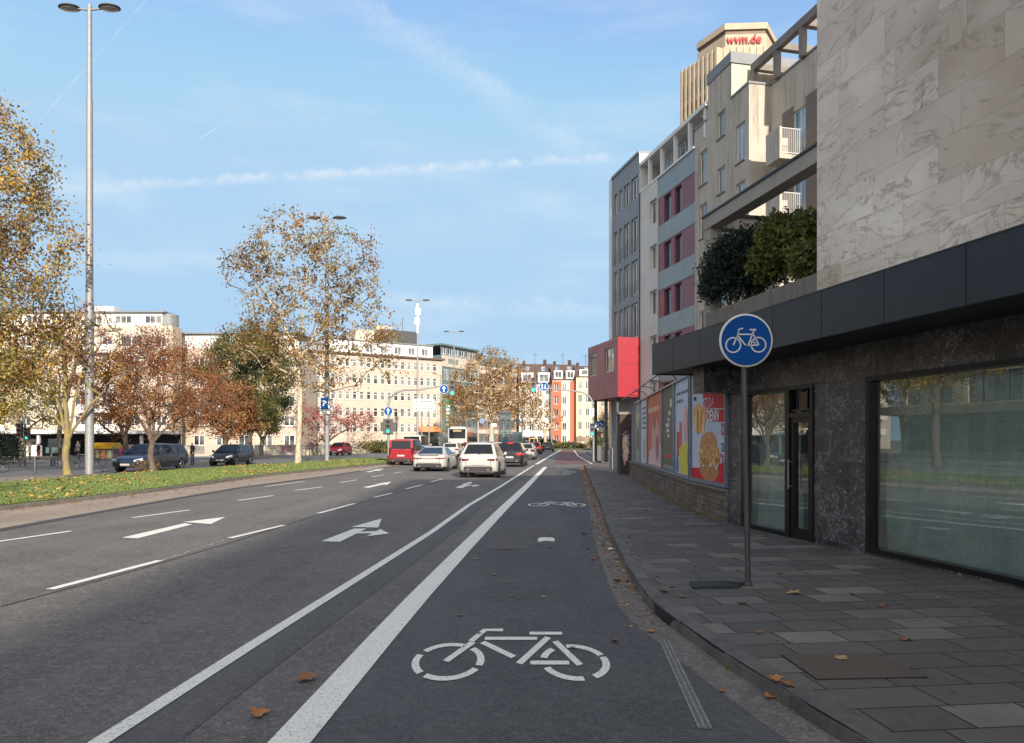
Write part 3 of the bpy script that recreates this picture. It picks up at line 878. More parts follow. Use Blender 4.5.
# ------------------------------------------------------------------ near shop building
uW0, uW1 = FS.U(1075), FS.U(866.5)
uD0, uD1 = FS.U(814), FS.U(788)
uB1 = FS.U(742); uE = FS.U(727)
uC = FS.U(817)
ZC0, ZC1 = 3.17, 3.80
shop = thing('shop_building', 'long shop building with veined stone upper wall, black marble base and dark metal canopy', 'shop building', (FS.x0, 0, 0), FS.rot)
T0 = lambda u, o, z: (u, o, z)
WT = 2.70
b = MB(); b.wall(T0, -14, uE, .1, ZC0 + .1, [(uW0 - 4.6, uW1, .16, WT), (uD0, uB1, .12, WT), (-14 + 1.5, uW0 - 5.4, .16, WT)], .16)
b.poly([(uE, 0, .1), (uE, -3, .1), (uE, -3, ZC0 + .1), (uE, 0, ZC0 + .1)])
b.build('marble_wall', M_marble, shop)
b = MB(); b.box(uE - .45, uE + .02, .003, .72, WT, ZC0 + .02); b.build('marble_beam', M_marble, shop)
# upper stone wall
b = MB(); b.box(-14, uC, -7, 0, ZC1 - .5, 9.6); b.build('stone_wall', M_stone, shop)
b = MB(); b.box(-14.1, uC + .05, -7.1, .06, 9.6, 9.75); b.build('roof_edge', M_slate, shop)
# canopy
cu1 = FS.U(652, 1.08)
b = MB(); b.box(-14, cu1 - .05, -.01, 1.02, ZC0 + .02, ZC1 - .06)
can = b.build('canopy', M_soffit, shop)
b = MB(); x = -14.0
j = FS.U(884, 1.08) % 1.22
xs = [-14.0] + [j + 1.22 * i - 12.2 for i in range(60) if -14 < j + 1.22 * i - 12.2 < cu1 - .5] + [cu1]
for a, c in zip(xs, xs[1:]): b.box(a + .006, c - .006, 1.02, 1.08, ZC0, ZC1)
b.box(cu1 - .05, cu1, -.6, 1.019, ZC0, ZC1)
b.box(-14, cu1, -.3, 1.085, ZC1, ZC1 + .02)
b.build('fascia', M_slate, can)
# window units
def shop_window(u0, u1, z0, mulls=()):
    f = MB(); t = .07
    f.box(u0, u1, -.14, .02, z0, z0 + t); f.box(u0, u1, -.14, .02, WT - t, WT); f.box(u0, u0 + t, -.14, .02, z0 + t, WT - t); f.box(u1 - t, u1, -.14, .02, z0 + t, WT - t)
    for m_ in mulls: f.box(m_ - .03, m_ + .03, -.12, .01, z0 + t, WT - t)
    fo = f.build('shop_window', M_blackmetal, shop)
    MB().box(u0 + t, u1 - t, -.09, -.078, z0 + t, WT - t).build('glass_pane', M_shopglass, fo)
    return fo


big = shop_window(uW0 - 4.6, uW1, .16); big['label'] = 'wide shop window lined with crumpled translucent plastic'
w2 = shop_window(uD1, uB1, .13)
shop_window(-14 + 1.5, uW0 - 5.4, .16)
# door
f = MB(); t = .09; TR = 2.16
f.box(uD0, uD1, -.12, .03, WT - .07, WT); f.box(uD0, uD0 + .07, -.12, .03, .12, WT - .07); f.box(uD1 - .07, uD1, -.12, .03, .12, WT - .07); f.box(uD0 + .07, uD1 - .07, -.12, .03, TR, TR + .08)
df = f.build('door_frame', M_blackmetal, shop)
MB().box(uD0 + .16, uD1 - .16, -.08, -.07, TR + .14, WT - .12).build('glass_pane', M_pane_dark, df)
f = MB(); a0, a1 = uD0 + .07, uD1 - .07
f.box(a0, a0 + t, -.1, 0, .12, TR); f.box(a1 - t, a1, -.1, 0, .12, TR); f.box(a0 + t, a1 - t, -.1, 0, .12, .30); f.box(a0 + t, a1 - t, -.1, 0, TR - t, TR)
dr = f.build('door', M_blackmetal, shop)
MB().box(a0 + t, a1 - t, -.06, -.05, .30, TR - t).build('glass_pane', M_shopglass, dr)
f = MB(); f.path([(a1 - .05, .07, .95), (a1 - .05, .07, 1.45)], .014, 8); f.path([(a1 - .05, 0, .99), (a1 - .05, .07, .99)], .009, 6); f.path([(a1 - .05, 0, 1.41), (a1 - .05, .07, 1.41)], .009, 6)
f.build('handle', M_metal, dr)
f = MB(); f.box(uD0 + .12, uD1 - .12, -.02, .0, TR + .1, TR + .14); f.box(uD0 + .12, uD0 + .17, -.03, .04, TR + .14, WT - .1); f.build('tilt_window', M_blackmetal, df)
# inside: room shell and plastic sheet
b = MB(); b.box(-14, uE - .1, -5, -4.9, .12, 3.1); b.poly([(-14, -.17, .13), (uE - .1, -.17, .13), (uE - .1, -4.9, .13), (-14, -4.9, .13)]); b.poly([(-14, -.17, 3.0), (uE - .1, -.17, 3.0), (uE - .1, -4.9, 3.0), (-14, -4.9, 3.0)])
for u in (uW1 + .3, uE - .12): b.poly([(u, -.17, .12), (u, -4.9, .12), (u, -4.9, 3), (u, -.17, 3)])
b.build('room_interior', M_interior, shop)


def drape(u0, u1, seed, yb):
    r = random.Random(seed); nx, nz = 110, 44; b = MB()
    ph = [r.uniform(0, 6) for _ in range(8)]; pts = []
    for i in range(nx + 1):
        for k in range(nz + 1):
            u = u0 + (u1 - u0) * i / nx; z = .16 + 2.6 * k / nz; zz = (z - .16) / 2.6
            y = .012 * sin(u * 5 + 2.5 * sin(zz * 3 + ph[0]) + ph[1]) * (1 - .3 * zz) + .006 * sin(u * 17 + 5 * zz + ph[2]) + .02 * sin(zz * 7 + u * 3.3 + 2 * sin(u * 1.7 + ph[4]) + ph[3])
            y += .012 * sin((u * 2 + zz * 4.0) * 8 + ph[5]) * sin(zz * pi)
            pts.append((u, yb + y, z))
    b.v = pts; b.f = [[i * (nz + 1) + k, (i + 1) * (nz + 1) + k, (i + 1) * (nz + 1) + k + 1, i * (nz + 1) + k + 1] for i in range(nx) for k in range(nz)]; b.m = [0] * len(b.f)
    return b.build('plastic_sheet', M_sheet, shop, smooth=180)


drape(uW0 - 4.5, uW1 - .08, 4, -.28); drape(uD1 + .05, uB1 - .08, 9, -.30)
# terrace wall, beam frame
pe = FS.U(706)
b = MB(); b.box(uC, pe, -.25, 0, ZC1 - .3, 4.47); b.box(pe - .2, pe, -4, -.25, ZC1 - .3, 4.47); b.build('planter_wall', M_conc_dark, shop)
b = MB(); b.box(uC, pe - .2, -6, -.25, 3.3, 3.5); b.box(uE, pe, -5.9, -.3, .1, 3.3); b.build('terrace_floor', M_conc_dark, shop)
ue = FS.U(703)
b = MB(); b.box(uC, ue, -.30, 0, 6.26, 6.52); b.box(ue - .3, ue - .02, -.28, -.02, ZC1, 6.26); b.box(ue - .3, ue, -6, -.30, 6.26, 6.5); b.box(uC, ue, -6.3, -5.9, 6.2, 6.5)
fr = b.build('beam_frame', M_beam, shop)
b = MB(); b.box(uC, ue + .03, -.34, .03, 6.52, 6.56); b.box(ue - .34, ue + .03, -6, -.34, 6.5, 6.56); b.build('beam_capping', M_slate, fr)
# tall block added out of frame behind the camera to shade the near road
b = MB(); b.box(13.0, 32, -112, -40, 0, 29)
for zz in (4, 7.6, 11.2, 14.8, 18.4, 22.0):
    for k in range(12): b.box(12.97, 13.0 - .004, -108 + k * 5.4, -105 + k * 5.4, zz, zz + 1.7, 1)
sb = b.build('office_building', [M_grey, M_pane]); tag(sb, 'tall unseen grey block added behind the shop building to shade the near road', 'office building')

# shrubs on the terrace --------------------------------------------------
def leaf_cloud(blobs, n, size, seed, aspect=.55, shell=.55, droop=0):
    """leaf faces scattered through the volume of several ellipsoids (cx,cy,cz,rx,ry,rz)"""
    r = random.Random(seed); b = MB(); tot = sum(q[3] * q[4] * q[5] for q in blobs)
    for q in blobs:
        for _ in range(int(n * q[3] * q[4] * q[5] / tot)):
            a, cb = r.random() * 2 * pi, r.uniform(-1, 1); s_ = sqrt(1 - cb * cb); rad = (shell + (1 - shell) * r.random()) * (1 + .13 * sin(a * 5 + cb * 7 + seed) + .1 * sin(a * 11 + cb * 5))
            p = Vector((q[0] + q[3] * rad * s_ * cos(a), q[1] + q[4] * rad * s_ * sin(a), q[2] + q[5] * rad * cb))
            add_leaf(b, p, size * r.uniform(.6, 1.3), r, aspect, r.choice((0, 0, 1, 2)))
    return b


def add_leaf(b, p, s, r, aspect=.7, m=0):
    d = Vector((r.gauss(0, 1), r.gauss(0, 1), r.gauss(0, .7))).normalized(); e = d.orthogonal().normalized()
    e = (Matrix.Rotation(r.random() * 6.28, 3, d) @ e); g = d.cross(e)
    o = len(b.v); w_ = s * aspect * .5
    b.v += [tuple(p - e * s * .5), tuple(p + g * w_), tuple(p + e * s * .5), tuple(p - g * w_)]
    b.f.append([o, o + 1, o + 2, o + 3]); b.m.append(m)


def leafmat(name, c):
    n = NT(name, .55); n.b.inputs['Specular IOR Level'].default_value = .3
    c2 = n.mix(n.rng(n.noise(1.3, 3), .35, .65), tuple(v * .75 for v in c), tuple(v * 1.2 for v in c)); n.col(c2)
    tl = n.n('BsdfTranslucent'); n.l(c2, tl.inputs[0]); ms = n.n('MixShader'); ms.inputs[0].default_value = .28
    n.l(n.b.outputs[0], ms.inputs[1]); n.l(tl.outputs[0], ms.inputs[2]); n.l(ms.outputs[0], n.t.nodes['Material Output'].inputs[0]); return n.m


L_dark = [leafmat('dark_leaf_a', (.02, .035, .022)), leafmat('dark_leaf_b', (.03, .05, .03)), leafmat('dark_leaf_c', (.014, .024, .016))]
L_olive = [leafmat('olive_leaf_a', (.13, .14, .03)), leafmat('olive_leaf_b', (.19, .18, .04)), leafmat('olive_leaf_c', (.07, .09, .025))]


def shrub(name, label, blobs, n, size, mats, seed, base):
    t = thing(name, label, 'shrub', base)
    bl = [(q[0] - base[0], q[1] - base[1], q[2] - base[2], *q[3:]) for q in blobs]
    leaf_cloud(bl, n, size, seed).build('crown', mats, t)
    b = MB(); r = random.Random(seed)
    for q in bl:
        for _ in range(3):
            e = Vector((q[0] + r.uniform(-.4, .4) * q[3], q[1] + r.uniform(-.4, .4) * q[4], q[2] + q[5] * .6)); b.path([(q[0] * .5, q[1] * .5, 0), (q[0] * .8, q[1] * .8, q[2] * .5), e], [.035, .025, .008], 5)
    b.build('stem', mat('shrub_bark', (.09, .07, .05), .9), t)
    return t


def fsb(px, py, o, r): Y = FS.Y(px, o); return (XX(px, Y), Y, ZZ(py, Y), *r)


cb1 = [fsb(742, 266, -.45, (.62, .6, .75)), fsb(722, 270, -.2, (.48, .5, .62)), fsb(758, 258, -.6, (.5, .5, .72)), fsb(711, 288, .02, (.3, .3, .34)), fsb(728, 246, -.2, (.26, .26, .34)), fsb(744, 246, -.5, (.3, .3, .3))]
shrub('evergreen_shrub', 'dark green evergreen shrub spilling over the left end of the terrace wall', cb1, 15000, .075, L_dark, 5, FS.world(FS.U(735), -.7, 3.5))
cb2 = [fsb(782, 246, -.65, (.55, .55, .62)), fsb(806, 240, -.7, (.42, .5, .55)), fsb(768, 262, -.5, (.4, .4, .45)), fsb(795, 226, -.8, (.3, .3, .3)), fsb(812, 262, -.45, (.4, .4, .42)), fsb(776, 228, -.75, (.26, .26, .28))]
shrub('laurel_shrub', 'olive green broad-leaved shrub on the terrace against the pale stone wall', cb2, 9500, .11, L_olive, 8, FS.world(FS.U(792), -.7, 3.5))

# ------------------------------------------------------------------ concrete apartment building (behind the terrace)
u749, u731, u708, u695 = FM.U(749), FM.U(731), FM.U(708), FM.U(695)
u658, u641, u614 = FM.U(658), FM.U(641), FM.U(614)
RW = 1.28                       # main wall set back behind the bay
conc = thing('apartment_building', 'weathered concrete apartment building with small balconies and a brown roof frame', 'apartment building', (FM.x0, 0, 0), FM.rot)
TM = lambda y0: (lambda u, o, z: (u, y0 + o, z))
holes = []; wins = []
def addw(px0, px1, z0, z1, mull=0, pm=None):
    a, c = sorted((FM.U(px0), FM.U(px1))); wins.append((a, c, z0, z1, mull, pm)); holes.append((a, c, z0, z1))


for k in range(5):
    addw(699.4, 707.5, 16.9 - 3.15 * k, 18.9 - 3.15 * k)
    addw(736, 745, 16.7 - 3.15 * k, 18.75 - 3.15 * k, 1)
for k in range(6): addw(717.3, 725.3, 18.85 - 3.15 * k, 20.3 - 3.15 * k)
b = MB(); b.wall(TM(0), u749, u695, 0, 20.5, holes, .22, mr=0)
b.wall(TM(0), u731, u708, 20.5, 22.5, [], .1)
b.poly([(u749, 0, 0), (u749, -RW, 0), (u749, -RW, 20.5), (u749, 0, 20.5)])
b.poly([(u749, 0, 20.5), (u731, 0, 20.5), (u731, -8, 20.5), (u749, -8, 20.5)])
b.poly([(u708, 0, 20.5), (u695, 0, 20.5), (u695, -8, 20.5), (u708, -8, 20.5)])
b.poly([(u695, 0, 0), (u695, -12, 0), (u695, -12, 20.5), (u695, 0, 20.5)])
b.poly([(u708, 0, 20.5), (u708, -8, 20.5), (u708, -8, 22.5), (u708, 0, 22.5)])
b.build('facade', M_conc, conc)
for a, c, z0, z1, mull, pm in wins: window(conc, a, z0, c - a, z1 - z0, -.1, mull, M_white, M_pane_blue if mull else M_pane)
for a, c, z0, z1, *_ in wins: MB().box(a - .05, c + .05, -.09, .07, z0 - .07, z0 - .002).build('window_sill', M_frame_brown, conc)
b = MB(); b.box(u731, u731 + .12, -1.6, -.02, 20.5, 22.5); b.build('tiled_wall', M_tile_pale, conc)
b = MB(); b.box(u731 - .08, u708 + .06, -6, .06, 22.5, 23.1); b.build('roof_edge', M_greycap, conc)
MB().box(u749 - .05, u731 - .002, -RW, .05, 20.5, 20.62).build('coping', M_greycap, conc); MB().box(u708 + .062, u695, -.4, .05, 20.5, 20.62).build('coping', M_greycap, conc)
# recessed main wall
y0 = -RW; u0 = FM.U(900, y0)
doors = []
ud0, ud1 = FM.U(806, y0), FM.U(793.5, y0)
for k in range(6): doors.append((ud0, ud1, 15.95 - 3.15 * k, 18.2 - 3.15 * k))
for k in range(6): doors.append((ud0 - 5.2, ud1 - 5.2, 15.95 - 3.15 * k, 18.2 - 3.15 * k))
doors = [d for d in doors if d[2] > 0]
b = MB(); b.wall(TM(y0), u0, u749 + .02, 0, 20.5, doors, .2); b.build('recessed_wall', M_conc, conc)
for a, c, z0, z1 in doors:
    MB().box(a - .9, a - .01, y0 + .003, y0 + .03, z0, z1 + .35).build('wall_panel', M_brownpanel, conc); MB().box(c + .01, c + .95, y0 + .003, y0 + .03, z0, z1 + .35).build('wall_panel', M_brownpanel, conc)

for a, c, z0, z1 in doors: window(conc, a, z0, c - a, z1 - z0, y0 - .08, 1, M_white, M_pane_blue, name='balcony_door')
ub0, ub1 = FM.U(779.6, .0), FM.U(765.8, .0)
for k in range(5):
    z0 = 15.55 - 3.15 * k
    if z0 < 2: break
    bb = MB(); bb.box(ub0 - .0, ub1, y0 + .035, -.0, z0, z0 + .22); bb.box(ub0, ub1, -.14, 0, z0 + .22, z0 + 1.55); bb.box(ub1 - .1, ub1, y0 + .035, -.14, z0 + .22, z0 + 1.5)
    bo = bb.build('balcony', M_conc, conc)
    rr = MB(); n = 11
    for i in range(n): y = y0 + .05 + (-.16 - y0 - .05) * i / (n - 1); rr.path([(ub0 + .04, y, z0 + .3), (ub0 + .04, y, z0 + 1.5)], .014, 5)
    for zz in (z0 + .3, z0 + 1.5): rr.path([(ub0 + .04, y0 + .03, zz), (ub0 + .04, -.14, zz)], .022, 6)
    rr.build('railing', M_white, bo)
# roof frame (pergola) above the recessed wall
b = MB(); ur1 = FM.U(755, y0) + .0; z0, z1 = 20.5, 22.35
b.box(u0, ur1, y0 - .02, y0 + .28, z1 - .42, z1)
b.box(u0, ur1, y0 - 3.3, y0 - 3.0, z1 - .42, z1)
k = ur1 - .3
first = True
while k > u0 + 2:
    b.box(k, k + .32, y0, y0 + .26, z0, z1 - .42); b.box(k, k + .32, y0 - 3.0, y0 - .02, z1 - .36, z1 - .02); b.box(k, k + .3, y0 - 3.3, y0 - 3.0, z0, z1 - .42); k -= 2.2
b.build('roof_frame', M_frame_brown, conc)
b = MB(); b.box(u0, u749 - .06, y0 - .1, y0 + .06, 20.5, 20.6); b.build('coping', M_greycap, conc)
b = MB(); b.box(u0, u749 + 3, y0 - 5, y0 - 3.3, 20.5, 22.0); b.build('penthouse_wall', M_tile_pale, conc)
b = MB(); b.box(u0, u695, -12, y0 - .25, 0, 20.45); b.box(u731 + .13, u708 - .05, -6, -.25, 20.45, 22.45); b.build('building_core', M_conc, conc)

# ------------------------------------------------------------------ panelled building with plum and blue-grey bands
pan = thing('apartment_building', 'apartment building with plum and blue-grey panel bands and a white rendered strip', 'apartment building', (FM.x0, 0, 0), FM.rot)
b1 = MB(); b3 = MB()
wcol = [tuple(sorted((FM.U(670.5), FM.U(663.5)))), tuple(sorted((FM.U(681.2), FM.U(674.2))))]
Z = 19.45
b1.wall(TM(0), u695 + .02, u658, 18.06, Z, m=1)
for k in range(6):
    zt = 18.06 - 3.1 * k; zb = zt - 1.87
    if zb < .2: break
    b1.wall(TM(-.03), u695 + .02, u658, zb, zt, [(a, c, zb, zt - .1) for a, c in wcol], .25)
    b1.wall(TM(0), u695 + .02, u658, max(zb - 1.23, 0), zb, m=1)
    for a, c in wcol:
        window(pan, a, zb + .04, c - a, zt - zb - .16, -.2, 0, mat('maroon_frame', (.09, .012, .02), .4), M_pane_dark, t=.08)
ws = []
a, c = sorted((FM.U(657.6), FM.U(650.5)))
for k in range(6):
    if 16.6 - 3.1 * k > 0: ws.append((a, c, 16.6 - 3.1 * k, 18.25 - 3.1 * k))
b3.wall(TM(.06), u658 + .0, u641, 0, Z, ws, .3); b3.poly([(u658, .06, 0), (u658, -.1, 0), (u658, -.1, Z), (u658, .06, Z)])
for a, c, z0, z1 in ws: window(pan, a, z0, c - a, z1 - z0, -.14, 1, M_white, M_pane, t=.09)
b1.build('panelled_facade', [M_purple, M_bluegrey], pan); b3.build('rendered_strip', M_render, pan)
b = MB(); b.box(u695, u641, -12, -.35, 0, Z - .05); b.build('building_core', M_render, pan)
b = MB(); b.box(u695, u641, -.3, .1, Z, Z + .12); b.box(u708 + .07, u641, -.35, .12, 21.35, 21.6)
uu = u708 + .3
n = 0
while uu < u641 - .2: b.box(uu, uu + .2, -.2, .03, Z + .12, 21.35); uu += 2.05
b.box(u695, u641, -3, -2.7, Z, 21.4); b.box(u695, u641, -3, -.3, 21.37, 21.5); b.build('roof_terrace_frame', M_white, pan)
uu = u708 + .65
while uu + 1.7 < u641: window(pan, uu, Z + .3, 1.65, 1.5, -.9, 1, M_white, M_pane_blue, t=.08); uu += 2.05

# ------------------------------------------------------------------ grey building with the red projecting box
gre = thing('office_building', 'grey panelled building with a bright red box projecting from its first floor', 'office building', (FM.x0, 0, 0), FM.rot)
hs = []
ga = [tuple(sorted((FM.U(x1), FM.U(x0)))) for x0, x1 in ((615.6, 618.6), (620.6, 623.6), (625.2, 631.0), (632.6, 639.2))]
for a, c in ga: hs.append((a, c, 19.3, 20.9))
for k in range(3):
    for a, c in ga[:]: hs.append((a, c, 15.4 - 3.1 * k, 17.95 - 3.1 * k))
ug1 = FM.U(613.5)
b = MB(); b.wall(TM(.12), u641 + .02, ug1, 0, 22.3, hs, .3); b.build('facade', M_grey, gre)
for a, c, z0, z1 in hs: window(gre, a, z0, c - a, z1 - z0, -.04, 1, M_signwhite, M_pane, t=.13)
for a, c, z0, z1 in hs:
    if z0 < 19:
        b = MB(); b.path([(a + .02, .15, z0 + 1.0), (c - .02, .15, z0 + 1.0)], .02, 5); b.path([(a + .02, .15, z0 + .22), (c - .02, .15, z0 + .22)], .015, 5)
        for i in range(int((c - a) / .16) + 1): b.box(a + .02 + i * .16, a + .04 + i * .16, .142, .158, z0 + .22, z0 + 1.0)
        b.build('window_rail', M_metal, gre)
b = MB(); b.box(u641, u641 + .15, -3, .118, Z, 22.3); b.box(ug1, ug1 + .5, -12, .2, 0, 22.4); b.box(u641 + .16, ug1 - .01, -12, -.3, 0, 22.25); b.build('end_wall', M_white, gre)
b = MB(); b.box(u641, ug1, -3, .2, 22.3, 22.5); b.build('roof_edge', M_greycap, gre)
ux0 = FM.U(640.3) - .2; W_ = 1.78; uxe = ux0 + 6.6
b = MB(); b.box(ux0, ux0 + .03, .13, W_, 4.85, 9.1)
b.build('red_panel', M_redpanel, gre)
b = MB(); b.box(ux0 - .004, ux0, .13, W_, 7.15, 7.17); b.build('panel_joint', M_black, gre)
wh = [(FM.U(613.8, W_), FM.U(604.8, W_), 6.75, 8.55), (FM.U(596.8, W_), FM.U(588.8, W_), 6.75, 8.55)]
b = MB(); b.wall(TM(W_), ux0 + .03, uxe, 4.85, 9.1, wh, .2); b.box(ux0 + .03, uxe, .13, W_ - .21, 4.85, 4.95); b.box(ux0 + .03, uxe, .13, W_ - .01, 9.02, 9.1); b.box(uxe - .1, uxe, .13, W_ - .01, 4.85, 9.02); b.build('plum_box', M_plum2, gre)
b = MB()
for i in range(1, 10): b.box(ux0 + .66 * i, ux0 + .66 * i + .015, W_, W_ + .006, 4.9, 6.75)
b.box(ux0, uxe, W_, W_ + .007, 8.78, 8.795); b.build('panel_joint', mat('dark_joint', (.05, .02, .02), .8), gre)
for a, c, z0, z1 in wh: window(gre, a, z0, c - a, z1 - z0, W_ - .1, 1, mat('cream_frame', (.5, .46, .38), .5), M_pane, t=.12)
b = MB()
for u in (ux0 + 1, ux0 + 3.4, ux0 + 5.8): b.path([(u, W_ - .35, .1), (u, W_ - .35, 4.86)], .13, 10)
b.build('column', M_darkpole, gre)

# ------------------------------------------------------------------ hexagonal office tower far behind
YT = 150.0; tx = XX(733, YT)
tow = thing('office_tower', 'tall sandstone coloured hexagonal tower with red rooftop letters behind the apartment roofs', 'tower', (tx, YT, 0))
def hexpts(R, off, cx=0): return [(cx + R * cos(radians(a)), R * sin(radians(a))) for a in (-3 + off, 57 + off, 117 + off, 177 + off, 237 + off, 297 + off)]
body = hexpts(10, 0); zt = 77.6
b = MB().prism(body, 0, zt - 1.6); b.build('tower_core', M_towerdark, tow)
b = MB()
for i in range(6):
    p = Vector(body[i]); q = Vector(body[(i + 1) % 6]); d = (q - p).normalized(); n = Vector((d.y, -d.x)); L = (q - p).length; k = 8
    for j in range(k + 1):
        c = p + d * (L * j / k); wd = .27
        a1 = c - d * wd; a2 = c + d * wd
        b.prism([tuple(a1 - n * .2), tuple(a1 + n * .55), tuple(a2 + n * .55), tuple(a2 - n * .2)], 0, zt)
    zz = 2.0
    while zz < zt - 4:
        b.prism([tuple(p), tuple(p + n * .2), tuple(q + n * .2), tuple(q)], zz, zz + 1.15); zz += 3.4
    b.prism([tuple(p), tuple(p + n * .35), tuple(q + n * .35), tuple(q)], zt - 3.5, zt - .05)
    if i in (3, 4, 5):
        for j in range(k):
            c = p + d * (L * (j + .5) / k); wd = L / k / 2 - .29
            b.prism([tuple(c - d * wd), tuple(c - d * wd + n * .12), tuple(c + d * wd + n * .12), tuple(c + d * wd)], zt - 6.2, zt - 4, 1)
b.build('ribbed_wall', [M_sand, M_pane_blue], tow)
cr = hexpts(7.9, 0, .8)
b = MB(); b.prism(cr, zt - 2, 81.3); cr2 = hexpts(7.6, 0, .8); b.prism(hexpts(8.1, 0, .8), 82.2, 83.4); b.build('crown_wall', M_sand, tow)
MB().prism(cr2, 81.3, 82.2).build('crown_window_band', M_towerdark, tow)
p, q = Vector(cr[4]), Vector(cr[5]); mid = (p + q) / 2; d = (q - p).normalized(); tow.scale = (1, 1, .988)
text_mesh('wvm.de', 2.4, 'lettering', mat('red_letters', (.45, .004, .004), .6), tow, (mid.x + d.y * .35 - .4, mid.y - d.x * .35, 80.1), (pi / 2, 0, atan2(d.y, d.x)), depth=.08, sx=.88, bold=.03)
# ------------------------------------------------------------------ advertising wall
P2 = Vector((XX(727, 14.8), 14.8)); P1 = Vector((4.28, 17.7)); P0 = Vector((5.43, 33.6))


def seg(a, b): d = (b - a); return d.length, atan2(d.y, d.x)


def brickmat(name, c1, c2, mort, bw=.24, rh=.075):
    n = NT(name, .9)
    sx = n.n("SeparateXYZ"); n.l(n.obj, sx.inputs[0]); cb = n.n("CombineXYZ"); n.l(n.math('ADD', sx.outputs[0], sx.outputs[1]), cb.inputs[0]); n.l(sx.outputs[2], cb.inputs[1])
    b = n.n("TexBrick"); n.l(cb.outputs[0], b.inputs['Vector']); b.inputs['Color1'].default_value = (*c1, 1); b.inputs['Color2'].default_value = (*c2, 1); b.inputs['Mortar'].default_value = (*mort, 1)
    b.inputs['Scale'].default_value = 1; b.inputs['Mortar Size'].default_value = .008; b.inputs['Brick Width'].default_value = bw; b.inputs['Row Height'].default_value = rh
    c = n.mix(n.rng(n.noise(2.5, 8, .75), .4, .7, 0, .7), b.outputs[0], tuple(v * .5 for v in c1)); f = n.noise(25, 5, .7)
    c = n.mix(n.rng(f, .55, .75, 0, .4), c, (.16, .15, .11)); n.col(c)
    n.bump(n.math('SUBTRACT', f, n.math('MULTIPLY', b.outputs['Fac'], .6)), .7, .012); return n.m


M_brick = brickmat('old_brick', (.12, .085, .06), (.23, .18, .13), (.05, .045, .035), .3, .11)
M_brick_dark = brickmat('dark_brick', (.05, .03, .026), (.075, .045, .038), (.04, .035, .03))
wall_t = thing('low_brick_wall', 'low old brick wall with worn ledge carrying the row of posters', 'wall', (P1.x, P1.y, 0), 0)
for a, c in ((P2, P1), (P1, P0 + Vector((.1, 1.2)))):
    L, r = seg(a, c)
    b = MB(); b.box(0, L, -.35, 0, .10, .74); b.build('brickwork', M_brick, wall_t, (a.x - P1.x, a.y - P1.y, 0), r)
    b = MB(); b.box(0, L, -.37, .04, .74, .80); b.build('ledge', M_conc_dark, wall_t, (a.x - P1.x, a.y - P1.y, 0), r)
L, r = seg(P1, P0)
b = MB(); b.box(-1.5, L + 1.4, -.5, -.3, .1, 3.42)
bw = b.build('backing_wall', M_conc_dark, loc=(P1.x, P1.y, 0), rot=r); tag(bw, 'plain concrete wall standing behind the row of posters', 'wall')
M_pframe = mat('poster_frame', (.16, .20, .26), .4, .5, nz=(6, .2))
M_psk = {}


def pc(c): 
    k = 'print_%02x%02x%02x' % tuple(int(v * 255) for v in c)
    return mat(k, c, .7, spec=.25)


def billboard(a, c, u0, u1, label, bgcol, draw, z0=.82, z1=3.38):
    L, r = seg(a, c); d = (c - a).normalized()
    p = a + d * u0; t = thing('billboard', label, 'billboard', (p.x, p.y, 0), r, 'posters on the low brick wall'); w_ = u1 - u0
    b = MB(); f = .05
    b.box(0, f, -.1, .05, z0, z1); b.box(w_ - f, w_, -.1, .05, z0, z1); b.box(f, w_ - f, -.1, .05, z0, z0 + f + .03); b.box(f, w_ - f, -.1, .05, z1 - f, z1)
    b.build('frame', M_pframe, t)
    po = MB().box(f, w_ - f, -.08, -.01, z0 + f + .03, z1 - f).build('poster', bgcol if not isinstance(bgcol, tuple) else pc(bgcol), t)
    draw(po, w_, z0, z1); return t


def blob(po, pts, col, lay=1, name='print'):
    b = MB(); y = -.01 + .0025 * lay
    b.poly([(x, y, z) for x, z in pts]); b.build(name, pc(col) if isinstance(col, tuple) else col, po)


def rect(po, x0, x1, z0, z1, col, lay=1): blob(po, [(x0, z0), (x1, z0), (x1, z1), (x0, z1)], col, lay)


def txt(po, s, x, z, size, col, lay=3, sx=1, align='LEFT', bold=.0):
    text_mesh(s, size, 'lettering', pc(col), po, (x, -.01 + .0025 * lay, z), (pi / 2, 0, pi), align, .0006, sx, bold)


def blobby(cx, cz, rx, rz, n=28, seed=0, amp=.08):
    r = random.Random(seed); return [(cx + rx * cos(2 * pi * i / n) * (1 + r.uniform(-amp, amp)), cz + rz * sin(2 * pi * i / n) * (1 + r.uniform(-amp, amp))) for i in range(n)]


M_bun = mat('print_bun', (.42, .16, .035), .45, nz=(9, .35)); M_chick = mat('print_fried', (.50, .21, .04), .45, nz=(16, .5)); M_fries = mat('print_fries', (.60, .26, .05), .45, nz=(14, .3))


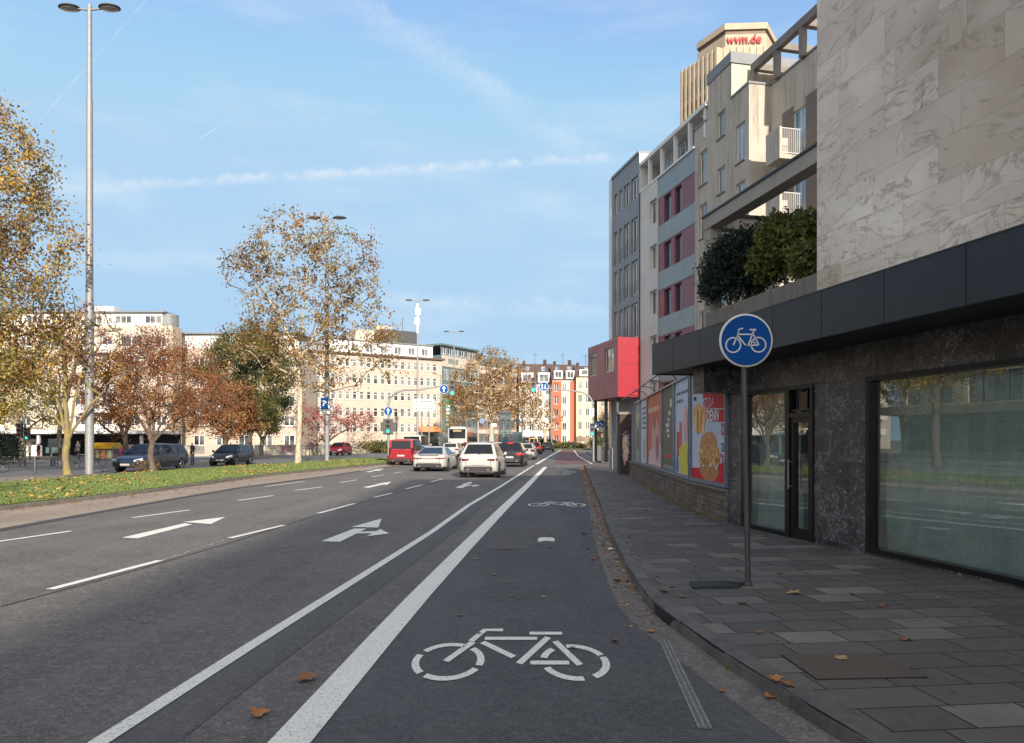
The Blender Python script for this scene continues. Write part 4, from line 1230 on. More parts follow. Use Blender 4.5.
def big_poster(po, w_, z0, z1):
    def q(x, y): 
        t = (x - 320) / 167; yb = 541 + t * 26; h = 525 + t * 100
        return (w_ * (1 - t), z0 + (yb - y) / h * 2.5)
    rectq = lambda x0, y0, x1, y1, c, lay=1: blob(po, [q(x0, y0), q(x1, y0), q(x1, y1), q(x0, y1)], c, lay)
    a, c_ = .05, w_ - .05
    blob(po, [(a, z0 + .08), (c_, z0 + .08), (c_, z0 + .30), (w_ * .55, z0 + .36), (a, z0 + .52)], (.55, .03, .03), 1)
    # red striped emblem, top left of the poster
    rectq(328, 45, 352, 118, (.8, .8, .78), 1)
    for i in range(3): rectq(329 + i * 8, 47, 333 + i * 8, 116, (.6, .03, .03), 2)
    rectq(333, 122, 347, 140, (.07, .06, .06), 2)
    # chips
    blob(po, [q(326, 205), q(342, 160), q(356, 150), q(372, 163), q(388, 170), q(396, 195), q(380, 300), q(358, 303), q(340, 285)], M_fries, 1)
    r = random.Random(2)
    for i in range(26):
        x = r.uniform(332, 388); y = r.uniform(165, 235); L_ = r.uniform(40, 80); k = (x - 362) * .12
        blob(po, [q(x - 2.2, y), q(x + 2.2, y), q(x + 2.2 - k, y + L_), q(x - 2.2 - k, y + L_)], mat('print_chip_a', (.86, .56, .18), .45) if i % 2 else mat('print_chip_b', (.5, .24, .06), .45), 2 + (i % 3))
    # burger
    c0 = q(406, 350); blob(po, blobby(c0[0], c0[1] + .02, .66, .24, 30, 1, .02), M_bun, 2)
    c0 = q(408, 480); blob(po, blobby(c0[0], c0[1], .76, .26, 30, 2, .02), M_bun, 2)
    c0 = q(408, 412); blob(po, blobby(c0[0], c0[1], .86, .27, 44, 3, .12), M_chick, 4)
    for i in range(34):
        p = (c0[0] + r.uniform(-.75, .75), c0[1] + r.uniform(-.2, .2)); blob(po, blobby(p[0], p[1], r.uniform(.03, .1), r.uniform(.02, .05), 8, i, .3), mat('print_crumb_a', (.80, .50, .16), .45) if i % 2 else mat('print_crumb_b', (.28, .11, .03), .45), 5 + (i % 3))
    for i in range(9):
        p = (c0[0] + r.uniform(-.8, .8), c0[1] - .22 + r.uniform(-.05, .05)); blob(po, blobby(p[0], p[1], .09, .02, 8, i, .3), (.7, .68, .55), 8)
    # lettering, cut off by the marble pier like in the street
    txt(po, 'IST DA', w_ * .64, q(430, 139)[1], .30, (.6, .04, .04), 3, 1.0, bold=.012)
    txt(po, 'IST DA', w_ * .64, q(430, 139)[1], .30, (.85, .84, .82), 4, 1.0, bold=-.004)
    rectq(380, 100, 487, 170, (.6, .04, .04), 2); rectq(397, 176, 487, 238, (.6, .04, .04), 2); txt(po, 'DENN', w_ * .52, q(440, 207)[1], .34, (.85, .84, .82), 4, .95, bold=.006)
    txt(po, 'DU', w_ * .15, q(470, 277)[1], .34, (.6, .04, .04), 4, .9, bold=.006)
    txt(po, 'DE', w_ * .15, q(470, 368)[1], .26, (.06, .05, .05), 4, .8)
    txt(po, '2,', w_ * .15, q(470, 435)[1], .36, (.6, .04, .04), 4, .9, bold=.01)


def p5(po, w_, z0, z1):
    for i, (l, s_) in enumerate(((.78, 0), (.55, 0))): 
        x = w_ - .25
        for k in range(5 - i * 2): rect(po, x - .3, x, z1 - .42 - i * .2, z1 - .34 - i * .2, (.12, .11, .11), 1); x -= .38
    rect(po, w_ - .95, w_ - .3, 1.35, 2.0, (.55, .07, .05), 1); rect(po, w_ - 1.2, w_ - .75, 1.55, 2.25, (.62, .16, .10), 2)
    blob(po, blobby(w_ - 1.75, 2.2, .28, .48, 20, 4), (.68, .38, .34), 2); rect(po, .12, .45, 1.75, 2.55, (.58, .06, .05), 1)
    blob(po, [(.2, z0 + .1), (w_ - .8, z0 + .1), (w_ - .7, z0 + .75), (.3, z0 + .95)], (.62, .55, .08), 3); blob(po, blobby(w_ - .4, 1.12, .22, .24, 16, 3), (.12, .2, .42), 4)
    blob(po, blobby(.35, 1.35, .16, .22, 16, 5), (.5, .28, .08), 4)


def p4(po, w_, z0, z1):
    rect(po, w_ * .35, w_ * .52, 2.5, 2.62, (.6, .57, .48), 1); rect(po, w_ * .25, w_ * .4, 2.72, 2.95, (.6, .57, .48), 1)
    for i in range(4): rect(po, w_ * .45, w_ * .45 + .35 + .2 * (i % 3), 1.85 + i * .16, 1.95 + i * .16, (.62, .6, .52), 1)
    rect(po, w_ * .3, w_ * .8, 1.25, 1.36, (.6, .08, .06), 1); blob(po, blobby(w_ * .55, 2.15, .5, .8, 24, 6), (.13, .11, .08), 1) if False else None
    rect(po, .1, w_ - .1, z0 + .12, z0 + .22, (.3, .28, .22), 1)


def p3(po, w_, z0, z1):
    blob(po, blobby(w_ * .45, 1.75, w_ * .28, .72, 26, 7), (.60, .33, .28), 1); blob(po, blobby(w_ * .33, 1.5, .45, .42, 20, 8), (.45, .13, .12), 2)
    blob(po, [(.05, z0 + .1), (w_ - .1, z0 + .1), (w_ - .5, 1.4), (.05, 1.7)], (.68, .45, .42), 2)
    for i in range(5): rect(po, w_ - .55 - i * .62, w_ - .15 - i * .62, 2.75, 2.9, (.72, .55, .42), 1)
    blob(po, blobby(w_ * .5, 2.35, .25, .25, 16, 3), (.3, .12, .1), 3)


def p2(po, w_, z0, z1):
    for i in range(5): rect(po, .5, w_ - .45 - .2 * (i % 2), 2.2 + i * .19, 2.28 + i * .19, (.2, .19, .18), 1)
    blob(po, blobby(w_ * .5, 1.45, .3, .5, 18, 3), (.35, .36, .33), 1)


def p1(po, w_, z0, z1):
    rect(po, .4, w_ - .4, 2.5, 2.9, (.5, .44, .3), 1); blob(po, blobby(w_ * .5, 1.8, .6, .5, 20, 2), (.22, .17, .12), 1)


yl = [17.8, 20.3, 22.9, 27.0, 29.6, 31.9]; L1 = (P0 - P1).length; kY = L1 / (P0.y - P1.y); us = [(y - 17.7) * kY for y in yl]
LB = (P1 - P2).length
billboard(P2, P1, -.02, LB - .02, 'large fast food poster with burger and chips beside the black marble pier', (.52, .55, .62), big_poster)
billboard(P1, P0, us[0], us[1], 'white poster with red boxes and a yellow patch at its foot', (.52, .56, .64), p5)
billboard(P1, P0, us[1], us[2], 'dark olive brown poster with small pale lettering', (.17, .15, .11), p4)
billboard(P1, P0, us[2], us[3], 'orange red poster with a pink figure', (.55, .17, .09), p3)
billboard(P1, P0, us[3], us[4], 'narrow white poster with dark lines of text', (.55, .56, .55), p2)
billboard(P1, P0, us[4], us[5], 'beige poster at the far end of the poster row', (.36, .33, .25), p1)
# lamps reaching over the posters
d = (P0 - P1).normalized(); L, r = seg(P1, P0)
for i, (u, s_) in enumerate(((3.6, 'nearest the canopy'), (8.6, 'in the middle of the row'), (13.4, 'at the far end of the row'))):
    p = P1 + d * u; t = thing('poster_lamp', 'thin black lamp on two arms above the posters, ' + s_, 'lamp', (p.x, p.y, 3.36), r, 'lamps over the posters')
    b = MB(); b.path([(-2.3, .42, .24), (2.3, .42, .24)], .022, 8); b.build('lamp_tube', M_blackmetal, t)
    for x in (-1.2, 1.2): MB().path([(x, -.08, 0), (x, .1, .2), (x, .42, .24)], .015, 6).build('arm', M_blackmetal, t)

# brick pillar with graffiti and the grey cabinets
Yp = 35.4
px0, px1 = XX(620.5, Yp), XX(632, Yp)
t = thing('brick_pillar', 'dark brick gate pillar with sprayed graffiti at the end of the poster wall', 'pillar', ((px0 + px1) / 2, Yp + .3, 0), radians(-4))
w_ = px1 - px0
MB().box(-w_ / 2, w_ / 2, -.3, 1.6, .1, 3.0).build('brickwork', M_brick_dark, t); MB().box(-w_ / 2 - .06, w_ / 2 + .06, -.36, 1.66, 3.0, 3.12).build('capping', M_conc_dark, t)
b = MB(); b.poly([(x, -.304, z) for x, z in blobby(-.02, 1.35, .13, .75, 18, 2, .25)]); b.build('graffiti', mat('graffiti_pink', (.50, .22, .22), .6, nz=(7, .8, (.55, .5, .45))), t)
b = MB()
rr = random.Random(4)
strokes(b, [[(rr.uniform(-.2, .2), .9 + i * .12), (rr.uniform(-.2, .2), .95 + i * .14), (rr.uniform(-.2, .2), 1.0 + i * .15)] for i in range(9)], .03, plane='xz', yy=-.308); b.build('graffiti', mat('graffiti_pale', (.5, .45, .42), .6), t)
for i, (px, Yc, hh, ww, lb) in enumerate(((617.6, 38.5, 1.95, .34, 'tall grey steel cabinet beside the brick pillar'), (613.5, 41.5, 1.15, .3, 'short grey steel cabinet behind the tall cabinet'))):
    t = thing('utility_cabinet', lb, 'cabinet', (XX(px, Yc), Yc, .12), radians(4))
    b = MB(); b.box(-ww / 2, ww / 2, -.4, .4, 0.05, hh); b.box(-ww / 2 - .02, ww / 2 + .02, -.42, .42, hh, hh + .05); b.box(-ww / 2 + .02, ww / 2 - .02, -.38, .38, -.01, .05); b.build('housing', M_metal, t)
    b = MB(); b.box(-ww / 2 + .03, ww / 2 - .03, -.415, -.40, .12, hh - .08); b.build('door', M_metal, t)

# ------------------------------------------------------------------ round cycle path sign on its post
sY = 1.66 * FP / (585.5 - HOR); sX = XX(748, sY)
st = thing('cycle_path_sign', 'round blue sign with white bicycle on a grey steel post on the pavement', 'road sign', (sX, sY, .12))
b = MB(); lean = XX(743.5, sY) - sX
b.path([(0, 0, 0), (lean, .0, 3.02)], .032, 14); pl = b.build('post', M_darkpole, st, smooth=40)
MB().lathe([(.05, 0), (.05, .02), (.034, .035)], 14).build('base_collar', M_darkpole, pl)
cz = ZZ(341, sY) - .12; R = .303; cx = lean + .012
b = MB().lathe([(R, -.006), (R, .002), (R - .004, .004)], 72, (cx, -.05, cz), axis='y'); disc = b.build('sign_disc', M_signwhite, st, smooth=40)
MB().lathe([(R - .022, .0), (R - .022, .003)], 72, (cx, -.0595, cz), axis='y').build('blue_field', M_blue, disc)
k = R / 90
def q(x, y): return ((x - 555) * k, -(y - 480) * k)
Ls = [arc(*q(511, 496), 24.5 * k, 0, 360, 40), arc(*q(596, 495), 24.5 * k, 0, 360, 40),
      [q(544, 440), q(535, 441), q(528, 446), q(529, 453)], [q(529, 450), q(525, 466), q(511, 496)], [q(526, 460), q(577, 460)], [q(525, 463), q(553, 497)], [q(581, 446), q(563, 492), q(556, 498)],
      [q(566, 444), q(588, 444)], [q(577, 458), q(597, 495)], [q(555, 497), q(596, 496)], [q(568, 480), q(578, 484), q(586, 491)]]
b = MB(); strokes(b, Ls, 4.6 * k, plane='xz', yy=-.0635 - 0.0008); sg = b.build('bicycle_symbol', M_signwhite, disc, (cx, 0, cz))
b = MB()
for zz in (cz - .2, cz + .2): b.box(lean - .045, lean + .045, -.047, .04, zz - .02, zz + .02)
b.build('clamp', M_metal, st)
t = thing('rubber_plate', 'flat black rubber plate lying on the pavement at the foot of the cycle path sign', 'plate', (*GP(713, 585.5, .12), .122), radians(6))
b = MB(); b.prism([(-.30, -.16), (.22, -.19), (.34, -.02), (.24, .15), (-.22, .17)], 0, .022); b.prism([(.20, -.06), (.44, -.05), (.44, .03), (.2, .05)], .004, .03); b.build('plate_body', mat('black_rubber', (.02, .021, .024), .5, nz=(8, .4), bump=(30, .3)), t)
mp_ = [GP(p[0], p[1], .12) for p in ((782, 655.7), (877, 654), (925.7, 677.6), (817, 679.7))]
t = thing('manhole_cover', 'rectangular pebble-filled cover set into the slabs near the kerb', 'manhole cover', (*mp_[0], .12))
loc_ = [(p[0] - mp_[0][0], p[1] - mp_[0][1]) for p in mp_]; c0 = (sum(p[0] for p in loc_) / 4, sum(p[1] for p in loc_) / 4)
MB().prism([(c0[0] + (p[0] - c0[0]) * 1.03, c0[1] + (p[1] - c0[1]) * 1.03) for p in loc_], .0, .005).build('cover_frame', M_black, t); MB().prism(loc_, .005, .009).build('infill', M_agg, t)

# ------------------------------------------------------------------ street lamps
def lamp(px, py_base, h, z0, label, heads=2, arm=.60, antenna=False, r0=.11):
    Y = (H - z0) * FP / (py_base - HOR); x = XX(px, Y)
    t = thing('street_lamp', label, 'street lamp', (x, Y, z0), 0, 'tall twin-headed street lamps')
    b = MB(); b.path([(0, 0, 0), (0, 0, h * .36)], r0, 14); b.path([(0, 0, h * .36), (0, 0, h * .8)], [r0 * .85, r0 * .7], 12); b.path([(0, 0, h * .8), (0, 0, h)], [r0 * .62, r0 * .5], 12); b.build('pole', M_metal, t, smooth=40)
    b = MB(); b.path([(-arm, 0, h - .18), (0, 0, h - .25), (arm, 0, h - .18)], .05, 8); b.build('bracket', M_metal, t, smooth=40)
    for s_ in (-1, 1):
        ho = MB().lathe([(.05, .1), (.3, .09), (.47, .02), (.49, -.03), (.42, -.07)], 20, (0, 0, 0)).build('lamp_head', M_darkpole, t, (s_ * (arm + .38), 0, h - .12), smooth=40)
        ho.scale = (1.08, .75, .9)
        MB().lathe([(.40, -.07), (.3, -.12), (.1, -.15)], 16).build('lens', mat('lamp_lens', (.4, .4, .38), .2), ho, smooth=60)
    if antenna:
        b = MB()
        for zz, a in ((-2.2, 0), (-2.2, 2.1), (-2.2, 4.2), (-3.6, 1), (-3.6, 3.6)): b.box(.32 * cos(a) - .12, .32 * cos(a) + .12, .32 * sin(a) - .08, .32 * sin(a) + .08, h + zz - .1, h + zz + .9)
        b.path([(0, 0, h - 5), (0, 0, h - .6)], .16, 8); b.build('antenna', M_signwhite, t)
    return t


lamp(89.5, 474, 22.9, .12, 'tall grey lamp column with two oval heads, nearest, on the lawn beside the mossy tree', r0=.2)
l2 = lamp(327, 461.5, 18.95, .12, 'tall lamp column with square parking sign, standing next to the plane tree', r0=.19)
lamp(417.5, 452, 22.4, .02, 'tall lamp column with white phone antennas under its heads', antenna=True, arm=.9, r0=.16)
lamp(454, 449.7, 21.6, .02, 'tall plain lamp column in front of the green glass building', arm=1.0, r0=.15)
Yl = 1.66 * FP / 21.5
b = MB(); b.box(-.50, .50, -.24, -.2, ZZ(415.5, Yl), ZZ(400, Yl)); s_ = b.build('parking_sign', M_signwhite, l2)
b = MB(); b.box(-.42, .15, -.246, -.24, ZZ(411, Yl), ZZ(399.5, Yl)); b.build('blue_field', M_blue, s_)
text_mesh('P', .55, 'lettering', M_signwhite, s_, (-.14, -.25, ZZ(405.2, Yl)), depth=.002, bold=.02)

# ------------------------------------------------------------------ traffic lights and direction signs
def signal_head(parent, x, y, z, s=1.0, lit=2, board=False):
    g = MB(); g.box(x - .15 * s, x + .15 * s, y - .12, y + .1, z - .45 * s, z + .45 * s)
    if board: g.box(x - .33 * s, x + .33 * s, y + .02, y + .04, z - .52 * s, z + .5 * s)
    ho = g.build('signal_head', M_darkpole, parent)
    for i in range(3):
        zz = z + .29 * s - i * .29 * s
        MB().lathe([(.10 * s, 0), (.09 * s, .015)], 14, (x, y - .121, zz), axis='y').build('signal_lens', M_lampgreen if i == lit else M_dimlens, ho)
        hd = MB(); n = 10
        pts = [(x + .115 * s * cos(pi * k / n - 0), zz + .115 * s * sin(pi * k / n)) for k in range(n + 1)]
        for p, q_ in zip(pts, pts[1:]): hd.poly([(p[0], y - .12, p[1]), (q_[0], y - .12, q_[1]), (q_[0], y - .27, q_[1]), (p[0], y - .27, p[1])])
        hd.build('hood', M_black, ho)
    return ho


def disc_sign(parent, x, y, z, r, glyph='up', ring=True):
    d_ = MB().lathe([(r, -.006), (r, .006)], 28, (x, y, z), axis='y').build('sign_disc', M_signwhite, parent)
    MB().lathe([(r * .93, -.002), (r * .93, .002)], 28, (x, y - .009, z), axis='y').build('blue_field', M_blue, d_)
    b = MB(); w_ = r * .26
    L_ = {'up': [[(0, -r * .65), (0, r * .15)]], 'down_right': [[(-r * .5, r * .5), (r * .15, -r * .15)]], 'split': [[(-r * .35, -r * .6), (-r * .35, r * .5)], [(r * .3, -r * .2), (r * .3, r * .4)]]}[glyph]
    strokes(b, L_, w_, plane='xz', yy=-.014)
    if glyph == 'up': b.poly([(-r * .45, -.0145, r * .1), (r * .45, -.0145, r * .1), (0, -.0145, r * .7)])
    if glyph == 'down_right': b.poly([(r * .5, -.0145, -r * .5), (r * .5, -.0145, r * .12), (-r * .12, -.0145, -r * .5)])
    if glyph == 'split': b.poly([(-r * .1, -.0145, -r * .5), (r * .6, -.0145, -r * .5), (r * .25, -.0145, -r * .15)])
    b.build('arrow_symbol', M_signwhite, d_, (x, y, z)); return d_


Yt = 55.0; x0 = XX(388.5, Yt)
t = thing('traffic_light', 'traffic light on the lawn tip with curved arm and two blue arrow signs', 'traffic light', (x0, Yt, .1))
zt_ = ZZ(389, Yt) - .1
pts = [(0, 0, 0), (0, 0, ZZ(405, Yt)), (.15, 0, ZZ(399, Yt)), (.5, 0, ZZ(394.5, Yt)), (1.1, 0, ZZ(391.5, Yt)), (2.3, 0, zt_ - .05), (XX(453, Yt) - x0, 0, ZZ(385.5, Yt))]
MB().path(pts, [.09, .085, .08, .075, .07, .06, .05], 10).build('curved_post', M_metal, t, smooth=50)
disc_sign(t, 0, -.14, ZZ(412.5, Yt), .33, 'up'); signal_head(t, 0, -.16, ZZ(428, Yt), 1.15, 2, True)
disc_sign(t, XX(444, Yt) - x0, -.12, ZZ(390.6, Yt), .34, 'up'); signal_head(t, XX(452.5, Yt) - x0, -.1, ZZ(389.5, Yt), 1.25)
for s_, px in ((-1, 382.5), (1, 394.5)):
    MB().box(XX(px, Yt) - x0 - .13, XX(px, Yt) - x0 + .13, -.1, .2, ZZ(433, Yt), ZZ(423.5, Yt)).build('side_signal', M_darkpole, t)

Yt = 57.5; x0 = XX(593.5, Yt)
t = thing('traffic_light', 'traffic light at the pavement corner with a long curved arm over the road', 'traffic light', (x0, Yt, .11))
pts = [(0, 0, 0), (0, 0, ZZ(410, Yt)), (-.08, 0, ZZ(403, Yt)), (-.35, 0, ZZ(397, Yt)), (-.9, 0, ZZ(393.5, Yt)), (-2.2, 0, ZZ(391.5, Yt)), (XX(531, Yt) - x0, 0, ZZ(387.5, Yt))]
MB().path(pts, [.08, .08, .075, .07, .065, .06, .05], 10).build('curved_post', M_metal, t, smooth=50)
disc_sign(t, XX(543.8, Yt) - x0, -.12, ZZ(388, Yt), .36, 'split'); signal_head(t, XX(533.2, Yt) - x0, -.1, ZZ(386.5, Yt), 1.3)
signal_head(t, -.14, -.16, ZZ(431, Yt), 1.1)
b = MB().box(-.32, .06, -.13, -.11, ZZ(418, Yt), ZZ(409.5, Yt)); s_ = b.build('lane_sign', M_signwhite, t)
b = MB(); strokes(b, [[(-.2, ZZ(416, Yt)), (-.2, ZZ(412, Yt)), (-.08, ZZ(411, Yt))]], .07, plane='xz', yy=-.134); b.build('arrow_symbol', M_blue, s_)
disc_sign(t, XX(597, Yt) - x0, -.1, ZZ(426, Yt), .29, 'split'); 
Yt = 60; x0 = XX(603.4, Yt)
t = thing('sign_post', 'slim post with a blue sign beside the corner traffic light', 'sign post', (x0, Yt, .11))
MB().path([(0, 0, 0), (0, 0, ZZ(416, Yt))], .05, 8).build('post', M_metal, t); disc_sign(t, -.18, -.08, ZZ(425, Yt), .3, 'down_right')
MB().box(-.42, .1, -.07, -.05, ZZ(432, Yt), ZZ(429.5, Yt)).build('small_plate', M_signwhite, t)
MB().box(-.75, -.12, .1, .5, .0, ZZ(447, Yt)).build('grey_box', M_darkpole, t)

# direction board
Yt = 74.0; x0 = XX(424, Yt)
t = thing('direction_board', 'two pale direction boards with tiny lettering on twin posts', 'direction sign', (x0, Yt, .02))
for px in (421.5, 429): MB().path([(XX(px, Yt) - x0, .08, 0), (XX(px, Yt) - x0, .08, ZZ(395, Yt))], .06, 8).build('post', M_metal, t)
for i, (a, c) in enumerate(((399, 404.6), (405.4, 411.2))):
    bo = MB().box(XX(413.5, Yt) - x0, XX(434.5, Yt) - x0, -.04, .0, ZZ(c, Yt), ZZ(a, Yt)).build('board', M_signwhite, t)
    b = MB(); m_ = (ZZ(a, Yt) + ZZ(c, Yt)) / 2
    r = random.Random(i); xx = -.3
    b.poly([(-.85, -.043, m_ - .09), (-.65, -.043, m_ - .09), (-.75, -.043, m_ + .1)])
    while xx < .8: w_ = r.uniform(.05, .11); b.box(xx, xx + w_, -.043, -.041, m_ - .07, m_ + .07 * r.uniform(.6, 1.3)); xx += w_ + .035
    b.build('board_print', M_darkpole, bo)
Yt = 62.0; x0 = XX(423, Yt)
t = thing('keep_right_sign', 'small round blue arrow sign low on a short post behind the white coupe', 'road sign', (x0, Yt, .02))
MB().path([(0, .05, 0), (0, .05, 1.2)], .04, 8).build('post', M_metal, t); disc_sign(t, 0, 0, ZZ(453, Yt) if ZZ(453, Yt) > .9 else 1.0, .3, 'down_right')
for px, py, Yt, lb in ((482, 421, 92, 'thin curved post with small round sign left of the glass lift shaft'), (517.5, 421, 95, 'thin curved post with small round sign right of the glass lift shaft')):
    x0 = XX(px, Yt); t = thing('sign_post', lb, 'sign post', (x0, Yt, .02)); s_ = 1 if px < 500 else 1
    MB().path([(.6 * s_, 0, 0), (.6 * s_, 0, ZZ(py - 1, Yt)), (.4 * s_, 0, ZZ(py - 6, Yt)), (-.1 * s_, 0, ZZ(py - 7.5, Yt))], .06, 8).build('curved_post', M_metal, t)
    d_ = MB().lathe([(.33, -.01), (.33, .01)], 20, (0, -.05, ZZ(py, Yt)), axis='y').build('sign_disc', mat('faded_sign_blue', (.12, .18, .28), .5), t)
Yt = 88; t = thing('sign_post', 'slim mast with a small white plate in front of the brown plane tree', 'sign post', (XX(494, Yt), Yt, .02))
MB().path([(0, 0, 0), (0, 0, ZZ(424, Yt))], .05, 8).build('post', M_metal, t); MB().box(-.35, .3, -.08, -.05, ZZ(427, Yt), ZZ(423.5, Yt)).build('plate', M_signwhite, t)
for px, Yt, pyt, lb in ((522, 100, 415, 'far slim grey pole'), (534, 120, 405, 'far slim pale pole before the white house'), (551.5, 125, 392, 'pale pole in front of the orange and cream house')):
    x0 = XX(px, Yt); o = MB().path([(0, 0, 0), (0, 0, ZZ(pyt, Yt))], .08, 8).build('pole', M_metal, loc=(x0, Yt, 0)); tag(o, lb, 'pole', 'slim poles near the junction')

# no-entry sign, left traffic light, bollards
Yt = 62; x0 = XX(239.5, Yt)
t = thing('no_entry_sign', 'round red no entry sign with white bar behind the dark small car', 'road sign', (x0, Yt, .02))
MB().path([(0, .04, 0), (0, .04, ZZ(425, Yt))], .035, 8).build('post', M_metal, t); d_ = MB().lathe([(.32, -.01), (.32, .01)], 24, (0, 0, ZZ(430, Yt)), axis='y').build('sign_disc', mat('sign_red', (.6, .02, .02), .4), t)
MB().box(-.23, .23, -.016, -.012, ZZ(430, Yt) - .06, ZZ(430, Yt) + .06).build('white_bar', M_signwhite, d_)
Yt = 50; x0 = XX(25, Yt)
t = thing('traffic_light', 'dark traffic light with green lamp beside the bush at the far left', 'traffic light', (x0, Yt, .02))
MB().path([(0, 0, 0), (0, 0, ZZ(424, Yt))], .07, 8).build('post', M_darkpole, t); signal_head(t, -.28, -.1, ZZ(431, Yt), 1.1, 5); signal_head(t, .25, -.12, ZZ(434, Yt), .9)
for px, py0, py1 in ((35, 474, 457), (20, 466.5, 456), (51.5, 466.5, 452), (54.5, 466, 457), (113, 465.5, 447)):
    Yt = H * FP / (py0 - HOR); x0 = XX(px, Yt); o = MB().path([(0, 0, 0), (0, 0, ZZ(py1, Yt) - .03), (0, 0, ZZ(py1, Yt))], [.06, .06, .04], 10).build('bollard', M_darkpole, loc=(x0, Yt, .01), smooth=40)
    tag(o, 'dark steel bollard ' + {35: 'nearest the camera left of the mossy tree', 20: 'beside the foot of the far left traffic light', 51.5: 'tall, close left of the mossy trunk', 54.5: 'short, close left of the mossy trunk', 113: 'just left of the dark long car'}[px], 'bollard', 'bollards along the opposite road')
# ------------------------------------------------------------------ left and far buildings
def bframe(A, B): d = (Vector(B) - Vector(A)); return d.length, atan2(d.y, d.x)


# beige office block
A = (XX(442, 151), 151); B = (XX(238, 129), 129); L, r = bframe(A, B)
off = thing('office_building', 'long beige stone office building with five rows of small white windows', 'office building', (*A, 0), r)
rows = [(3.3, 5.0), (6.3, 8.0), (9.5, 11.1), (12.6, 14.3), (15.7, 17.2)]; sp = 1.42; ncol = int((L - 2) / sp); hs = []
for i in range(ncol):
    for z0, z1 in rows: hs.append((1.2 + i * sp, 1.2 + i * sp + .9, z0, z1))
b = MB(); b.wall(T0, 0, L, 0, 18.0, hs, .25); b.poly([(0, 0, 0), (0, -14, 0), (0, -14, 18), (0, 0, 18)]); b.poly([(L, 0, 0), (L, -14, 0), (L, -14, 18), (L, 0, 18)]); FAC = b
b = MB()
for z0, z1 in rows:
    for i in range(ncol): b.box(1.15 + i * sp, 2.15 + i * sp, .0, .06, z0 - .18, z0 - .02); b.box(1.25 + i * sp, 2.05 + i * sp, .002, .03, z0 - .9, z0 - .35)
FAC.v += []; o_ = len(FAC.v); FAC.v += b.v; FAC.f += [[i + o_ for i in f] for f in b.f]; FAC.m += [1] * len(b.f); FAC.build('facade', [M_creamy2, mat('brownish_stone', (.46, .37, .29), .8, nz=(.6, .2))], off)
for a, c, z0, z1 in hs[:100]: window(off, a, z0, c - a, z1 - z0, -.08, 0, M_white, M_pane, t=.1, trans=(z1 - z0) * .66)
if len(hs) > 100:
    b = MB(); 
    for a, c, z0, z1 in hs[100:]: b.box(a, c, -.2, -.18, z0, z1)
    tag(b.build('window', M_pane, off), kind='stuff')
b = MB(); b.box(-.5, L + .5, -14, .55, 18.0, 18.35); b.build('roof_edge', mat('brown_roof_edge', (.10, .07, .05), .6), off)
ph = MB(); wn = [(2 + i * 3.0, 3.5 + i * 3.0, 18.9, 20.4) for i in range(int(20 / 3))]; Lp = 23.5; ph.wall(TM(-2.2), 1, Lp, 18.35, 21.0, wn, .15); ph.poly([(1, -2.2, 18.35), (1, -12, 18.35), (1, -12, 21), (1, -2.2, 21)]); ph.poly([(1, -2.2, 21), (Lp, -2.2, 21), (Lp, -12, 21), (1, -12, 21)]); ph.poly([(Lp, -2.2, 18.35), (Lp, -12, 18.35), (Lp, -12, 21), (Lp, -2.2, 21)]); ph.build('penthouse', M_white, off)
for a, c, z0, z1 in wn: window(off, a, z0, c - a, z1 - z0, -2.3, 1, M_white, M_pane, t=.1)
b = MB(); b.box(.9, Lp + .1, -12, -1.9, 21.0, 21.2); b.build('penthouse_roof', M_greycap, off)
b = MB(); b.box(3.5, 11.5, -9, -4, 21.25, 24.0); b.build('plant_room', M_darkpole, off)
b = MB(); b.box(13, 17, -8, -4, 21.25, 23.6); b.box(8, 11.4, -9.5, -7, 24.0, 25.2); b.build('lift_housing', M_cream, off)
b = MB(); b.path([(6, -6, 24), (6, -6, 27)], .06, 6); b.path([(14, -6, 23.5), (14, -6, 26.5)], .05, 6); b.build('aerial', M_darkpole, off)
b = MB(); b.add([(1.0, .02, 4.6), (5.5, .02, 4.6), (5.5, 2.6, 3.4), (1.0, 2.6, 3.4), (1.0, .02, 3.3), (5.5, .02, 3.3)], [(0, 1, 2, 3), (0, 3, 4), (1, 5, 2)]); b.build('awning', mat('orange_awning', (.62, .25, .10), .7), off)
b = MB(); b.box(.8, 5.6, .0, .04, .0, 3.2); b.build('entrance', M_pane_dark, off)

# green glass building and brick wing
A = (XX(478, 176), 176); B = (XX(442.8, 164), 164); L, r = bframe(A, B)
gg = thing('office_building', 'green glass office building with a cream sign band below its roof storey', 'office building', (*A, 0), r)
fl = [1.0, 4.6, 8.2, 11.8, 15.2]; hs = []
nc = 6; sp = L / nc
for z0 in fl:
    for i in range(nc): hs.append((i * sp + .25, (i + 1) * sp - .25, z0, z0 + 2.4))
M_greenpanel = mat('green_grey_panel', (.09, .14, .135), .4, nz=(.4, .1))
b = MB(); b.wall(T0, 0, L, 0, 18.1, hs, .15); b.poly([(0, 0, 0), (0, -14, 0), (0, -14, 23), (0, 0, 23)]); b.poly([(L, 0, 0), (L, -14, 0), (L, -14, 20.7), (L, 0, 20.7)]); b.build('facade', M_greenpanel, gg)
for a, c, z0, z1 in hs: window(gg, a, z0, c - a, z1 - z0, -.05, 2, M_white if z0 > 15 else M_greycap, M_pane_green, t=.1)
MB().box(-.1, L + .1, -.3, .15, 18.1, 20.6).build('cream_band', M_cream, gg)
hs = [(i * sp + .3, (i + 1) * sp - .3, 21.0, 22.5) for i in range(nc)]
b = MB(); b.wall(TM(-.6), 0, L, 20.6, 22.8, hs, .15); b.build('roof_storey', M_greycap, gg); MB().box(-.5, L + .3, -14, .1, 22.8, 23.2).build('roof', M_greenpanel, gg)
